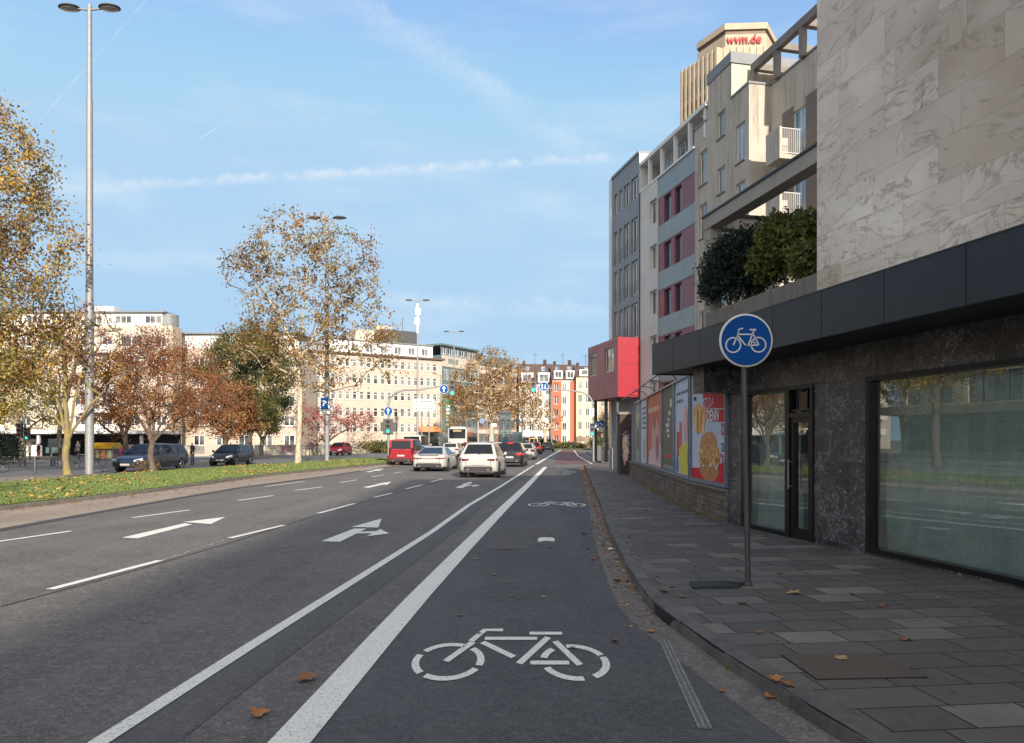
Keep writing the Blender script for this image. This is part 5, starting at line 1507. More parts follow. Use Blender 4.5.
for a, c, z0, z1 in hs: window(gg, a, z0, c - a, z1 - z0, -.68, 1, M_white, M_pane, t=.12)
b = MB(); rr = random.Random(6); xx = L - 5.4
while xx < L - 2.2: w_ = rr.uniform(.35, .6); b.box(xx, xx + w_, .16, .2, 18.9, 19.9 + rr.uniform(-.2, .2)); xx += w_ + .3
b.build('sign_marks', M_greenpanel, gg)
A2 = (XX(527, 190), 190); L2, r2 = bframe(A2, A)
bk = thing('office_building', 'brown brick building with cream floor bands behind the bare brown plane tree', 'office building', (*A2, 0), r2)
hs = []; sp = L2 / 8
for k in range(5):
    for i in range(8): hs.append((i * sp + .4, (i + 1) * sp - .4, 1.2 + 3.6 * k, 3.1 + 3.6 * k))
b = MB(); b.wall(T0, 0, L2, 0, 19.5, hs, .2); b.poly([(0, 0, 0), (0, -14, 0), (0, -14, 19.5), (0, 0, 19.5)]); b.build('brick_wall', mat('brown_brick', (.22, .12, .08), .85, nz=(.5, .2)), bk)
b = MB()
for k in range(6): b.box(-.1, L2, .0, .12, 3.3 + 3.6 * k - 3.6 * (k == 5) * 0 if k < 5 else 18.9, (4.3 + 3.6 * k) if k < 5 else 19.6)
for i in range(0, 9, 2): b.box(i * sp - .15 if i else 0, i * sp + .15, .0, .14, 0, 18.8)
b.build('floor_band', M_cream, bk)
for a, c, z0, z1 in hs: window(bk, a, z0, c - a, z1 - z0, -.08, 1, M_greycap, M_pane_green, t=.1)
MB().box(-.4, L2, -14, .3, 19.6, 20.1).build('roof', M_greenpanel, bk)
b = MB(); b.box(4, L2 - .2, -12, -2, 20.1, 22.4); b.build('roof_storey', M_greenpanel, bk)
# green vertical sign
Yt = 150; t = thing('hanging_sign', 'tall green vertical sign with white marks on the corner of the beige office building', 'sign', (XX(448, Yt), Yt, ZZ(428, Yt)))
hh = (428 - 397.5) * Yt / FP; MB().box(-.55, .55, -.15, .15, 0, hh).build('sign_body', mat('sign_green', (.01, .16, .06), .4), t)
b = MB()
for i in range(6): b.box(-.3, .3, -.17, -.152, .6 + i * .72, 1.05 + i * .72)
b.build('sign_print', M_signwhite, t); MB().box(-.5, 3.0, .0, .1, -.4, -.3).build('bracket', M_metal, t)

# houses at the bend
M_rooftile = brickmat('dark_roof_tiles', (.09, .055, .045), (.12, .075, .06), (.04, .03, .03), .3, .3)
def house(label, pxa, pxb, Y, eave_py, ridge_py, col, cols=3, floors=5, dorm=2, bands=None, rot=0, band_mat=None, ground=None, fmat=None):
    x0, x1 = XX(pxa, Y), XX(pxb, Y); w_ = x1 - x0; ez = ZZ(eave_py, Y); rz = ZZ(ridge_py, Y)
    t = thing('house', label, 'house', (x1, Y, 0), pi + rot)
    fh = (ez - .6) / floors; hs = []; cw = w_ / cols
    for k in range(floors):
        for i in range(cols): hs.append((i * cw + cw * .22, (i + 1) * cw - cw * .22, k * fh + 1.0, k * fh + 1.0 + fh * .6))
    b = MB(); b.wall(T0, 0, w_, 0, ez, hs, .18); b.box(0, .1, -9, -.2, 0, ez - .01); b.box(w_ - .1, w_, -9, -.2, 0, ez - .01)
    b.build('wall', col, t)
    for a, c, z0, z1 in hs: window(t, a, z0, c - a, z1 - z0, -.06, 1, fmat or M_white, M_pane, t=.1)
    b = MB()
    if bands:
        for a, c in bands:
            hh = [h_ for h_ in hs if h_[0] >= a * w_ and h_[1] <= c * w_]
            b.wall(TM(.25), a * w_, c * w_, 0, ez - .3, hh, .25)
            b.poly([(a * w_, 0, 0), (a * w_, .25, 0), (a * w_, .25, ez - .3), (a * w_, 0, ez - .3)]); b.poly([(c * w_, 0, 0), (c * w_, .25, 0), (c * w_, .25, ez - .3), (c * w_, 0, ez - .3)])
        b.build('coloured_bay', band_mat, t)
    b = MB(); b.add([(-.2, .3, ez), (w_ + .2, .3, ez), (w_ + .2, -5, rz), (-.2, -5, rz), (-.2, -10, ez), (w_ + .2, -10, ez)], [(0, 1, 2, 3), (3, 2, 5, 4), (0, 3, 4), (1, 5, 2)])
    ro = b.build('roof', M_rooftile, t)
    MB().box(w_ * .15, w_ * .15 + .8, -5.4, -4.6, rz - .6, rz + 1.1).build('chimney', M_brick_dark, ro); MB().box(w_ * .8, w_ * .8 + .7, -5.4, -4.6, rz - .6, rz + .8).build('chimney', M_brick_dark, ro)
    for i in range(dorm):
        c = w_ * (i + .5) / dorm; dz = (rz - ez)
        b = MB(); b.box(c - w_ / dorm * .36, c + w_ / dorm * .36, -3, -.1, ez + .1, ez + dz * .45 + .4); do = b.build('dormer', M_white, ro)
        window(do, c - w_ / dorm * .28, ez + .5, w_ / dorm * .56, dz * .3 + .3, -.05, 1, M_white, M_pane, t=.1)
        sk = MB(); yk = -3.2; zk = ez + .02 + (rz - ez) * (3.5 / 5.3); 
        sk.add([(c - .5, -3.0, ez + (rz - ez) * 3.3 / 5.3 + .06), (c + .5, -3.0, ez + (rz - ez) * 3.3 / 5.3 + .06), (c + .5, -4.2, ez + (rz - ez) * 4.5 / 5.3 + .06), (c - .5, -4.2, ez + (rz - ez) * 4.5 / 5.3 + .06)], [(0, 1, 2, 3)]); sk.build('skylight', M_pane_blue, ro)
    if ground: MB().box(.02, w_ - .02, .0, .3, 0, 2.6).build('ground_floor', ground, t)
    ar = MB(); ar.path([(w_ * .5, -5, rz), (w_ * .5, -5, rz + 3)], .06, 5); ar.path([(w_ * .5 - .8, -5, rz + 2.4), (w_ * .5 + .8, -5, rz + 2.4)], .04, 5); ar.build('aerial', M_darkpole, ro)
    return t


M_orange = mat('orange_render', (.44, .11, .055), .8, nz=(.6, .12)); M_creamw = mat('cream_render_smooth', (.54, .49, .375), .8, nz=(.6, .08)); M_yelw = mat('pale_yellow_render', (.52, .475, .31), .8, nz=(.6, .08))
M_whitew = mat('white_render_smooth', (.54, .53, .50), .8, nz=(.6, .08)); M_pinkb = mat('pinkish_brick', (.42, .28, .22), .85, nz=(.8, .15)); M_brownst = mat('brown_stone_base', (.22, .17, .12), .85, nz=(.7, .2))
house('white rendered house with dark tiled roof left of the orange and cream house', 519, 552.3, 184, 384, 362, M_whitew, 4, 5, 2, rot=0)
house('orange and cream house with two orange bays under a dark tiled roof', 552.3, 576.3, 181, 380, 362.5, M_creamw, 3, 5, 2, [(0, .25), (.62, 1)], 0, M_orange)
house('pale yellow house with brown stone ground floor right of the orange house', 576.3, 599, 179, 377, 364, M_yelw, 3, 5, 1, ground=M_brownst)
house('pinkish brick house partly hidden under the red projecting box', 599, 640, 186, 372, 361, M_pinkb, 5, 6, 2, fmat=M_creamw)
b = MB(); b.box(0, 9, -8, 0, 0, 3.6); o = b.build('pavilion', M_brownst, loc=(XX(597, 168), 168, 0)); tag(o, 'low dark pavilion with open front far down the street below the red box', 'pavilion')
MB().box(-.4, 9.4, -9, .4, 3.6, 3.9).build('roof', M_darkpole, o); MB().box(1, 8, -8.04, -8, .3, 3.0).build('open_front', M_black, o)

# cream apartment block, far left
Y = 112.0; x0, x1 = XX(-260, Y), XX(173, Y)
cr_ = thing('apartment_building', 'large cream apartment block with white roof storey behind the brown trees at the left', 'apartment building', (x1, Y, 0), pi)
W = x1 - x0; hs = []; n = int(W / 4.1)
for k in range(6):
    for i in range(n):
        if k == 5 and i % 3 == 1: hs.append((i * 4.1 + .5, i * 4.1 + 3.9, .9 + k * 3.0, 2.6 + k * 3.0))
        else: hs.append((i * 4.1 + 1, i * 4.1 + 2.6, .9 + k * 3.0, 2.5 + k * 3.0))
b = MB(); b.wall(T0, 0, W, 0, 19.1, hs, .3); b.poly([(0, 0, 0), (0, -3, 0), (0, -3, 19.1), (0, 0, 19.1)]); b.build('facade', M_cream, cr_)
for a, c, z0, z1 in hs[:99]: window(cr_, a, z0, c - a, z1 - z0, -.1, 1, M_white, M_pane_dark, t=.12)
b = MB()
for a, c, z0, z1 in hs[99:]: b.box(a, c, -.25, -.2, z0, z1)
if len(hs) > 99: tag(b.build('window', M_pane_dark, cr_), kind='stuff')
for k in range(1, 6):
    for i in range(2, n, 4):
        b = MB(); b.box(i * 4.1, i * 4.1 + 5.5, .0, 1.3, k * 3.0 - .1, k * 3.0 + .1); b.box(i * 4.1, i * 4.1 + 5.5, 1.2, 1.3, k * 3.0 + .1, k * 3.0 + 1.1); b.build('balcony', M_white, cr_)
wn = [(2 + i * 4.5, 4.5 + i * 4.5, 19.5, 20.7) for i in range(int((W - 6) / 4.5))]
b = MB(); b.wall(TM(-.4), 1.8, W, 19.1, 21.1, wn, .2); b.box(1.8, 1.9, -3, -.6, 19.1, 21.1); b.box(10, 13, -4, -2, 21.1, 22.4); b.build('roof_storey', M_white, cr_)
for a, c, z0, z1 in wn: window(cr_, a, z0, c - a, z1 - z0, -.5, 2, M_white, M_pane, t=.1)
b = MB(); b.box(1.2, W, -3.4, .1, 21.1, 21.3); b.build('roof', M_greycap, cr_)
b = MB(); b.lathe([(1.5, 19.1), (1.5, 21.0)], 20, (1.6, -1.9, 0)); b.build('rounded_corner', M_greycap, cr_)
x2 = XX(300, Y + 6)
rw = thing('apartment_building', 'lower cream building wing with white roof storey right of the cream apartment block', 'apartment building', (x2, Y + 6, 0), pi); W = x2 - XX(176, Y + 6); hs = []
for k in range(5):
    for i in range(int(W / 3.6)): hs.append((i * 3.6 + .8, i * 3.6 + 2.6, .9 + k * 3.1, 2.6 + k * 3.1))
b = MB(); b.wall(T0, 0, W, 0, 16.4, hs, .2); b.box(0, .2, -10, -.3, 0, 16.4); b.build('facade', M_brownpanel if False else mat('taupe_render', (.40, .33, .26), .85, nz=(.4, .12)), rw)
for a, c, z0, z1 in hs: window(rw, a, z0, c - a, z1 - z0, -.1, 1, M_white, M_pane, t=.12)
wn = [(1.5 + i * 3.6, 3.2 + i * 3.6, 16.9, 18.2) for i in range(int((W - 3) / 3.6))]
b = MB(); b.wall(TM(-1.2), .5, W, 16.4, 18.8, wn, .2); b.build('roof_storey', M_white, rw)
for a, c, z0, z1 in wn: window(rw, a, z0, c - a, z1 - z0, -1.3, 1, M_white, M_pane, t=.1)
MB().box(0, W, -10, -.6, 18.8, 19.0).build('roof', M_greycap, rw); b = MB(); b.box(5, 6.6, -5, -4, 19, 20.2); b.build('chimney', M_darkpole, rw)

# low flat roofed station building with canopy
Y = 76.0; x0, x1 = XX(-130, Y), XX(158, Y)
t = thing('station_building', 'low flat-roofed station building with pale roof edge and dark open front', 'station building', (x1, Y, 0), pi); W = x1 - x0
MB().box(0, W, -6, 1.5, 2.42, 2.74).build('roof', M_white, t); MB().box(.1, W - .1, -5.9, 1.4, 2.3, 2.42).build('roof_underside', M_soffit, t)
b = MB(); xx = 0
b.box(.3, W - .3, -6, -5.8, 0, 2.3); b.build('back_wall', M_darkpole, t)
for xx in np.arange(1, W, 5.2): MB().box(xx, xx + .25, 1.0, 1.25, 0, 2.3).build('column', M_white, t)
b = MB(); b.box(XX(158, Y) - XX(33, Y), XX(158, Y) - XX(10, Y), -1.5, -1.3, 0, 1.9); b.build('white_wall', M_white, t)
b = MB(); b.box(XX(158, Y) - XX(56, Y), XX(158, Y) - XX(34, Y), -2, -1.9, .4, 1.9); b.build('glazing', M_pane_green, t)
# concrete building seen in the shop window reflection, left of the frame
t = thing('office_building', 'grey concrete building with dark window band left of the camera across the lawn', 'office building', (-50, -30, 0), pi / 2 - pi + radians(0))
t.location = (-46, 52, 0); t.rotation_euler = (0, 0, -pi / 2); W = 92
hs = [(i * 6 + .6, i * 6 + 5.2, .8 + k * 4.2, 3.3 + k * 4.2) for k in range(4) for i in range(15)]
b = MB(); b.wall(T0, 0, W, 0, 17, hs, .4); b.box(0, W, -12, -11.8, 0, 17); b.poly([(0, 0, 0), (0, -12, 0), (0, -12, 17), (0, 0, 17)]); b.poly([(0, 0, 17), (W, 0, 17), (W, -12, 17), (0, -12, 17)]); b.build('facade', M_conc, t)
for a, c, z0, z1 in hs[:60]: window(t, a, z0, c - a, z1 - z0, -.2, 3, M_blackmetal, M_pane, t=.12)
MB().box(0, W, .0, 3.2, 4.0, 4.7).build('canopy', M_conc_dark, t)

# kiosk, graffiti wall, barrier
Y = 66.5; t = thing('kiosk', 'yellow topped kiosk front with small posters near the dark long car', 'kiosk', (XX(103.5, Y), Y, .02)); w_ = XX(112.5, Y) - XX(94.5, Y)
MB().box(-w_ / 2, w_ / 2, 0, 1.2, 0, .98).build('counter', M_brownpanel, t); MB().box(-w_ / 2 - .05, w_ / 2 + .05, -.1, 1.3, .98, 1.52).build('yellow_band', M_yellow, t)
for i, c in enumerate(((.35, .28, .18), (.5, .2, .08), (.3, .33, .2))): MB().box(-w_ / 2 + .12 + i * .5, -w_ / 2 + .5 + i * .5, -.02, -.003, .15, .85).build('poster', pc(c), t)
b = MB(); a_, c_ = XX(114, 70), XX(137, 70); b.box(a_, c_, 70, 70.3, 0, 1.35); o = b.build('graffiti_wall', M_conc); tag(o, 'low concrete wall sprayed with pink graffiti behind the dark long car', 'wall')
b = MB(); rr = random.Random(9)
for i in range(9): cx_ = rr.uniform(a_ + .3, c_ - .3); b.poly([(x, 69.99 - i * .002, z) for x, z in blobby(cx_, rr.uniform(.4, 1.0), rr.uniform(.15, .35), rr.uniform(.12, .3), 12, i, .4)], i % 2)
b.build('graffiti', [mat('spray_pink', (.55, .08, .3), .6), mat('spray_purple', (.28, .12, .4), .6)], o)


def run(name, label, cat, pts, z0, z1, th, m, group=None):
    b = MB()
    for a, c in zip(pts, pts[1:]):
        a, c = Vector(a), Vector(c); d = (c - a).normalized(); n = Vector((-d.y, d.x)) * th / 2
        b.prism([tuple(a - n), tuple(c - n), tuple(c + n), tuple(a + n)], z0, z1)
    return tag(b.build(name, m), label, cat, group)


bp_ = [(XX(180, 79), 79), (XX(245, 83), 83), (XX(300, 90), 90), (XX(345, 100), 100), (XX(389, 112), 112)]
bw = run('barrier_wall', 'long low white wall with small posters along the far side of the opposite road', 'wall', bp_, 0, 1.22, .25, M_cream)
b = MB(); rr = random.Random(11)
for a, c in zip(bp_, bp_[1:]):
    a, c = Vector(a), Vector(c); d = (c - a); L = d.length; d.normalize(); n = Vector((d.y, -d.x)); u = 1.0
    while u < L - 2.2:
        w_ = rr.uniform(1, 2.0); p = a + d * u + n * .14; q_ = p + d * w_; b.add([(p.x, p.y, .3), (q_.x, q_.y, .3), (q_.x, q_.y, 1.1), (p.x, p.y, 1.1)], [(0, 1, 2, 3)], rr.randrange(3)); u += w_ + rr.uniform(.5, 4)
b.build('poster_patch', [pc((.35, .22, .24)), pc((.5, .45, .42)), pc((.22, .2, .19))], bw)
b = MB(); fp = [(XX(300, 84), 84), (XX(345, 93), 93), (XX(389, 105), 105)]
for a, c in zip(fp, fp[1:]):
    a, c = Vector(a), Vector(c); L = (c - a).length; d = (c - a).normalized()
    for i in range(int(L / .75)): p = a + d * i * .75; b.box(p.x - .13, p.x + .13, p.y - .05, p.y + .05, 0, .62)
    n = Vector((-d.y, d.x)) * .04; b.prism([tuple(a - n), tuple(c - n), tuple(c + n), tuple(a + n)], .45, .55)
tag(b.build('low_fence', M_yelw), 'low pale slatted fence running behind the small red car', 'fence')

# glass lift shaft
Y = 110.; a_, c_ = XX(498.5, Y), XX(511.5, Y); zt_ = ZZ(412, Y); w_ = c_ - a_
t = thing('lift_shaft', 'glass lift shaft with dark steel frame standing in the road island', 'lift shaft', (a_, Y, 0))
b = MB()
for x in (0, w_ * .5, w_ - .1): b.box(x, x + .1, 0, .1, 0, zt_); b.box(x, x + .1, 1.8, 1.9, 0, zt_)
for k in range(4): z = zt_ * (k + 1) / 4; b.box(0, w_, 0, .11, z - .12, z); b.box(0, w_, 1.8, 1.9, z - .12, z); b.box(0, .1, .1, 1.8, z - .12, z); b.box(w_ - .1, w_, .1, 1.8, z - .12, z)
b.box(-.05, w_ + .05, -.05, 1.95, zt_, zt_ + .12); b.build('frame', M_darkpole, t)
b = MB(); b.box(.1, w_ - .1, .04, .06, .1, zt_ - .1); b.box(.04, .06, .1, 1.8, .1, zt_ - .1); b.box(w_ - .06, w_ - .04, .1, 1.8, .1, zt_ - .1); b.box(.1, w_ - .1, 1.84, 1.86, .1, zt_ - .1); b.build('glazing', M_thinglass, t)
b = MB().box(.3, w_ - .3, .4, 1.5, 0, 2.3); b.build('lift_car', mat('lift_car_metal', (.2, .24, .26), .3, .5), t)
MB().box(w_ + .1, w_ + 1.6, .2, 1.9, 0, 3.0).build('side_annex', M_pane_green, t)
# ------------------------------------------------------------------ trees
def tree_mesh(trunk_h, blobs, ntarget, r0, seed, step=.6, lean=(0, 0), twist=.25, rtip=.008):
    """grows a branch skeleton into the given ellipsoids; returns (branch MB, tip points)"""
    r = random.Random(seed)
    nodes = []; parent = []
    k = max(4, int(trunk_h / step))
    for i in range(k + 1):
        t = i / k; nodes.append(Vector((lean[0] * t + .06 * sin(t * 5 + seed), lean[1] * t + .05 * cos(t * 4 + seed), trunk_h * t))); parent.append(i - 1)
    top = nodes[-1].copy(); first = int(k * .75)
    T = []
    tot = sum(b_[3] * b_[4] * b_[5] for b_ in blobs)
    for b_ in blobs:
        for _ in range(max(2, int(ntarget * b_[3] * b_[4] * b_[5] / tot))):
            while True:
                p = Vector((r.uniform(-1, 1), r.uniform(-1, 1), r.uniform(-1, 1)))
                if .1 < p.length < 1: break
            p = p.normalized() * (p.length ** .8)
            T.append(Vector((b_[0] + p.x * b_[3], b_[1] + p.y * b_[4], b_[2] + p.z * b_[5])))
    T.sort(key=lambda p: (p - top).length)
    # main limbs fork from the top of the trunk towards each part of the crown
    tips = []
    for b_ in sorted(blobs, key=lambda q_: -(q_[3] * q_[4] * q_[5]))[:9]:
        c_ = Vector(b_[:3]); j0 = k - r.randrange(0, 2); p0 = nodes[j0]; tg = p0.lerp(c_, .85); L = (tg - p0).length; n = max(3, int(L / step)); pv = j0
        cc = p0 + Vector(((tg.x - p0.x) * .35, (tg.y - p0.y) * .35, abs(tg.z - p0.z) * .35 + L * .18))
        for i in range(1, n + 1):
            t = i / n; q_ = p0 * (1 - t) ** 2 + cc * 2 * t * (1 - t) + tg * t * t + Vector((r.gauss(0, .07), r.gauss(0, .07), 0)) * step
            nodes.append(q_); parent.append(pv); pv = len(nodes) - 1
    arr = np.array([tuple(n) for n in nodes])
    for tg in T:
        ta = np.array(tuple(tg)); dd = np.linalg.norm(arr - ta, axis=1)
        # prefer nodes below the target and in line from the trunk
        pen = dd + .9 * np.maximum(0, arr[:, 2] - ta[2] + .2 * dd) + .12 * np.linalg.norm(arr - np.array(tuple(top)), axis=1) * 0
        pen[:first] += 1e3
        j = int(np.argmin(pen)); p0 = nodes[j]; L = (tg - p0).length
        if L < step * .5: tips.append(p0 + (tg - p0) * .9 + Vector((0, 0, .05))); continue
        n = max(1, int(L / step)); pj = parent[j]
        d0 = (p0 - nodes[pj]).normalized() if pj >= 0 else Vector((0, 0, 1))
        c = p0 + (d0 * .55 + Vector((0, 0, .25)) + Vector((r.gauss(0, twist), r.gauss(0, twist), r.gauss(0, twist * .6)))) * L * .45
        prev = j; new = []
        for i in range(1, n + 1):
            t = i / n; q_ = p0 * (1 - t) ** 2 + c * 2 * t * (1 - t) + tg * t * t
            if i < n: q_ += Vector((r.gauss(0, .06), r.gauss(0, .06), r.gauss(0, .05))) * step
            nodes.append(q_); parent.append(prev); prev = len(nodes) - 1; new.append(tuple(q_))
        arr = np.vstack([arr, np.array(new)]); tips.append(tg)
    N_ = len(nodes); w_ = [0.0] * N_; has = [False] * N_
    for i in range(N_ - 1, -1, -1):
        if not has[i]: w_[i] = 1
        if parent[i] >= 0: w_[parent[i]] += w_[i]; has[parent[i]] = True
    e = .47; mxw = w_[0] ** e
    rad = [max(rtip, r0 * (w_[i] ** e) / mxw) for i in range(N_)]
    for i in range(k + 1): rad[i] = max(rad[i], r0 * (1 - .25 * i / k)) * (1 + .35 * max(0, 1 - i / k * 6))
    ch = [[] for _ in range(N_)]
    for i in range(1, N_): ch[parent[i]].append(i)
    b = MB()
    stack = [(0, None)]
    while stack:
        i, par = stack.pop(); chain = [i] if par is None else [par, i]
        while ch[chain[-1]]:
            cs = sorted(ch[chain[-1]], key=lambda q_: -w_[q_])
            for o in cs[1:]: stack.append((o, chain[-1]))
            chain.append(cs[0])
        rr = [rad[q_] for q_ in chain]
        if par is not None: rr[0] = min(rad[par], rad[chain[1]] * 1.15)
        ns = 10 if rr[0] > .1 else 6 if rr[0] > .04 else 4
        b.path([nodes[q_] for q_ in chain], rr, ns, m=0 if rr[0] > .055 else 1, cap=False)
    segs = [(nodes[i], nodes[parent[i]]) for i in range(k + 1, N_) if rad[i] < .035]
    return b, tips, segs


def leafy(tips, segs, n, size, seed, spread=.35, nm=3, zmin=None, clump=.6, weights=None):
    r = random.Random(seed); b = MB(); dens = {}
    for _ in range(n):
        if r.random() < clump: p = r.choice(tips); s_ = spread
        else: a, c = r.choice(segs) if segs else (r.choice(tips),) * 2; p = a.lerp(c, r.random()); s_ = spread * .55
        key = (round(p.x / 1.1), round(p.y / 1.1), round(p.z / 1.1))
        if key not in dens: dens[key] = r.random()
        if r.random() > .25 + dens[key]: continue
        add_leaf(b, p + Vector((r.gauss(0, s_), r.gauss(0, s_), r.gauss(0, s_ * .8) - s_ * .2)), size * r.uniform(.6, 1.25), r, .8, r.choices(range(nm), weights)[0] if weights else (min(nm - 1, max(0, int((mnoise.noise(p * .45 + Vector((seed, 0, 0))) * 1.1 + .5) * nm))) if r.random() < .62 else r.randrange(nm)))
    return b


def barkmat(name, a, b_, sc=6, str_=.8):
    n = NT(name, .9); p = n.mapping(n.obj, scale=(1, 1, .45)); f = n.noise(sc, 6, .7, p, .6)
    n.col(n.mix(n.rng(f, .42, .58), a, b_)); n.bump(n.noise(sc * 5, 5, .7, p), str_, .02); return n.m


B_plane = barkmat('plane_tree_bark', (.52, .44, .32), (.28, .23, .16), 5)
B_moss = barkmat('mossy_bark', (.15, .115, .08), (.24, .19, .06), 4, 1)
B_dark = barkmat('dark_bark', (.075, .058, .045), (.13, .10, .075), 6, 1)
B_grey = barkmat('grey_brown_bark', (.17, .135, .10), (.26, .21, .15), 5)
B_twig = barkmat('twig_bark', (.12, .085, .06), (.19, .145, .10), 6)
LM = lambda nm, *cs: [leafmat('%s_%d' % (nm, i), c) for i, c in enumerate(cs)]
L_gold = LM('gold_leaf', (.42, .27, .05), (.27, .155, .055), (.22, .19, .06), (.18, .105, .05))
L_plane = LM('plane_leaf', (.33, .21, .075), (.24, .13, .05), (.21, .175, .06), (.13, .075, .035))
L_rust = LM('rust_leaf', (.27, .10, .045), (.17, .065, .035), (.36, .16, .05))
L_orange = LM('orange_leaf', (.32, .13, .045), (.22, .085, .04), (.30, .17, .06))
L_olived = LM('dull_olive_leaf', (.055, .07, .027), (.11, .11, .035), (.25, .20, .045), (.035, .055, .024))
L_crim = LM('crimson_leaf', (.38, .05, .045), (.22, .035, .035), (.30, .10, .06))
L_brown = LM('brown_leaf', (.27, .15, .055), (.34, .22, .07), (.18, .09, .035))
L_yel = LM('yellow_leaf', (.42, .32, .07), (.30, .22, .05), (.22, .2, .05))


def tree(label, px, pyb, z0, trunk_h, blobs, nt_, nl, size, leaves, bark, r0, seed, name='tree', Y=None, spread=.35, step=.6, group='trees along the road', lean=(0, 0), clump=.6, twist=.25, weights=None, x=None):
    if Y is None: Y = (H - z0) * FP / (pyb - HOR)
    x = XX(px, Y) if x is None else x
    t = thing(name, label, 'tree', (x, Y, z0), 0, group)
    bl = []
    for q_ in blobs:    # (px, py, dy, rpx, ry, rpz) in pixels at the tree's distance, made metric here
        s_ = Y / FP; bl.append((XX(q_[0], Y) - x, q_[2], ZZ(q_[1], Y) - z0, q_[3] * s_, q_[4] * s_, q_[5] * s_))
    b, tips, segs = tree_mesh(trunk_h, bl, nt_, r0, seed, step, lean, twist)
    b.build('trunk', [bark, B_twig], t, smooth=60)
    if nl: leafy(tips, segs, nl, size, seed + 1, spread, len(leaves), clump=clump, weights=weights).build('crown', leaves, t)
    return t


# large golden tree whose crown enters at the left edge
tree('large golden brown plane tree whose crown fills the upper left corner', -75, 0, .12, 5.0,
     [(-45, 165, 0, 85, 85, 85), (10, 205, 0, 50, 50, 80), (62, 262, -1, 38, 38, 55), (-30, 320, 0, 90, 80, 90), (25, 330, 0, 55, 50, 55), (-110, 250, 0, 90, 90, 130), (-120, 130, 0, 60, 60, 60)],
     900, 66000, .145, L_gold, B_dark, .22, 11, 'plane_tree', Y=34, spread=.38)
# small mossy nearly bare tree
tree('small nearly bare tree with yellow mossy trunk beside the nearest lamp column', 67, 474.5, .12, 1.9,
     [(40, 350, 0, 48, 30, 48), (85, 345, .3, 38, 35, 50), (10, 375, -.3, 28, 24, 26), (112, 380, 0, 22, 25, 30), (62, 310, 0, 26, 26, 26)],
     170, 900, .12, L_gold, B_moss, .16, 21, 'tree', step=.35, twist=.5)
# rust brown crab-apple like tree in front of the dark long car
tree('rust brown spreading tree with dark forked trunk in front of the dark long car', 152, 470.5, .12, 1.5,
     [(150, 380, 0, 48, 45, 46), (112, 385, 0, 26, 30, 40), (192, 380, 0, 34, 34, 40), (160, 345, 0, 35, 30, 22), (215, 398, .4, 22, 22, 22), (125, 355, 0, 22, 22, 25)],
     560, 30000, .085, L_rust, B_dark, .16, 33, 'tree', step=.4, twist=.3, clump=.45)
shrubby = MB(); rr = random.Random(5)
bx, by = XX(152, 41), 40.4
for i in range(70):
    a = rr.random() * 6.28; k = rr.uniform(.2, .75); h_ = rr.uniform(.2, .8)
    shrubby.path([(0, 0, .1), (cos(a) * k * .5, sin(a) * k * .5, .1 + h_ * .6), (cos(a) * k, sin(a) * k, .1 + h_)], [.012, .009, .004], 4, cap=False)
t = thing('twig_bush', 'tangle of brown suckers at the foot of the rust brown tree', 'bush', (bx, by, 0)); shrubby.build('stems', B_dark, t)
bb = leaf_cloud([(0, 0, .42, .75, .6, .35)], 420, .07, 4); bb.build('leaves', L_brown, t)
# orange trees behind
tree('orange brown tree behind the dark small car with rust coloured top', 225, 0, 0, 2.2, [(215, 405, 0, 40, 38, 32), (240, 420, 0, 24, 26, 22), (190, 412, 0, 26, 26, 24)], 200, 20000, .15, L_orange, B_dark, .2, 41, Y=60, step=.6)
tree('brown tree behind the mossy tree in front of the cream block', 125, 0, 0, 2.4, [(118, 405, 0, 38, 36, 30), (100, 380, 0, 30, 30, 30), (140, 365, 0, 30, 30, 25)], 190, 16000, .15, L_rust, B_dark, .2, 43, Y=64, step=.6)
tree('dusky rust tree at the left in front of the cream block', 60, 0, 0, 2.6, [(60, 360, 0, 40, 36, 40), (85, 330, 0, 25, 26, 28)], 170, 7000, .15, L_rust, B_dark, .2, 44, Y=66, step=.6)
# dark olive evergreen pair
tree('tall dark olive tree with golden patches right of the brown trees', 250, 0, 0, 2.0,
     [(248, 358, 0, 36, 34, 32), (262, 334, 0, 20, 20, 22), (222, 368, 0, 24, 26, 28), (266, 385, 0, 30, 30, 28), (284, 362, 0, 14, 16, 20), (240, 405, 0, 30, 30, 18)], 240, 62000, .18, L_olived, B_dark, .3, 51, 'tree', Y=78, step=.7, spread=.5)
tree('low olive tree with drooping crown beside the plane tree', 262, 0, 0, 1.8, [(262, 412, 0, 20, 22, 22), (250, 420, 0, 14, 16, 16), (276, 420, 0, 12, 14, 14)], 140, 16000, .15, L_olived, B_grey, .2, 52, Y=70, step=.5)
# main plane tree
tree('tall plane tree with pale blotched trunk and thin brown leaves on the lawn tip', 299, 463.5, .12, 7.2,
     [(285, 252, 0, 40, 40, 44), (312, 232, 0, 22, 24, 24), (345, 262, .5, 40, 38, 42), (365, 285, 0, 22, 24, 30), (240, 255, 0, 18, 20, 16), (250, 268, -.3, 28, 30, 30), (300, 320, 0, 50, 44, 40), (355, 330, 0, 42, 36, 34), (262, 330, 0, 34, 30, 44), (385, 345, 0, 22, 22, 22), (320, 372, 0, 50, 40, 22), (390, 368, 0, 20, 20, 14), (235, 345, 0, 18, 20, 30)],
     1100, 14500, .19, L_plane, B_plane, .185, 61, 'plane_tree', step=.55, spread=.28, clump=.45, twist=.28)
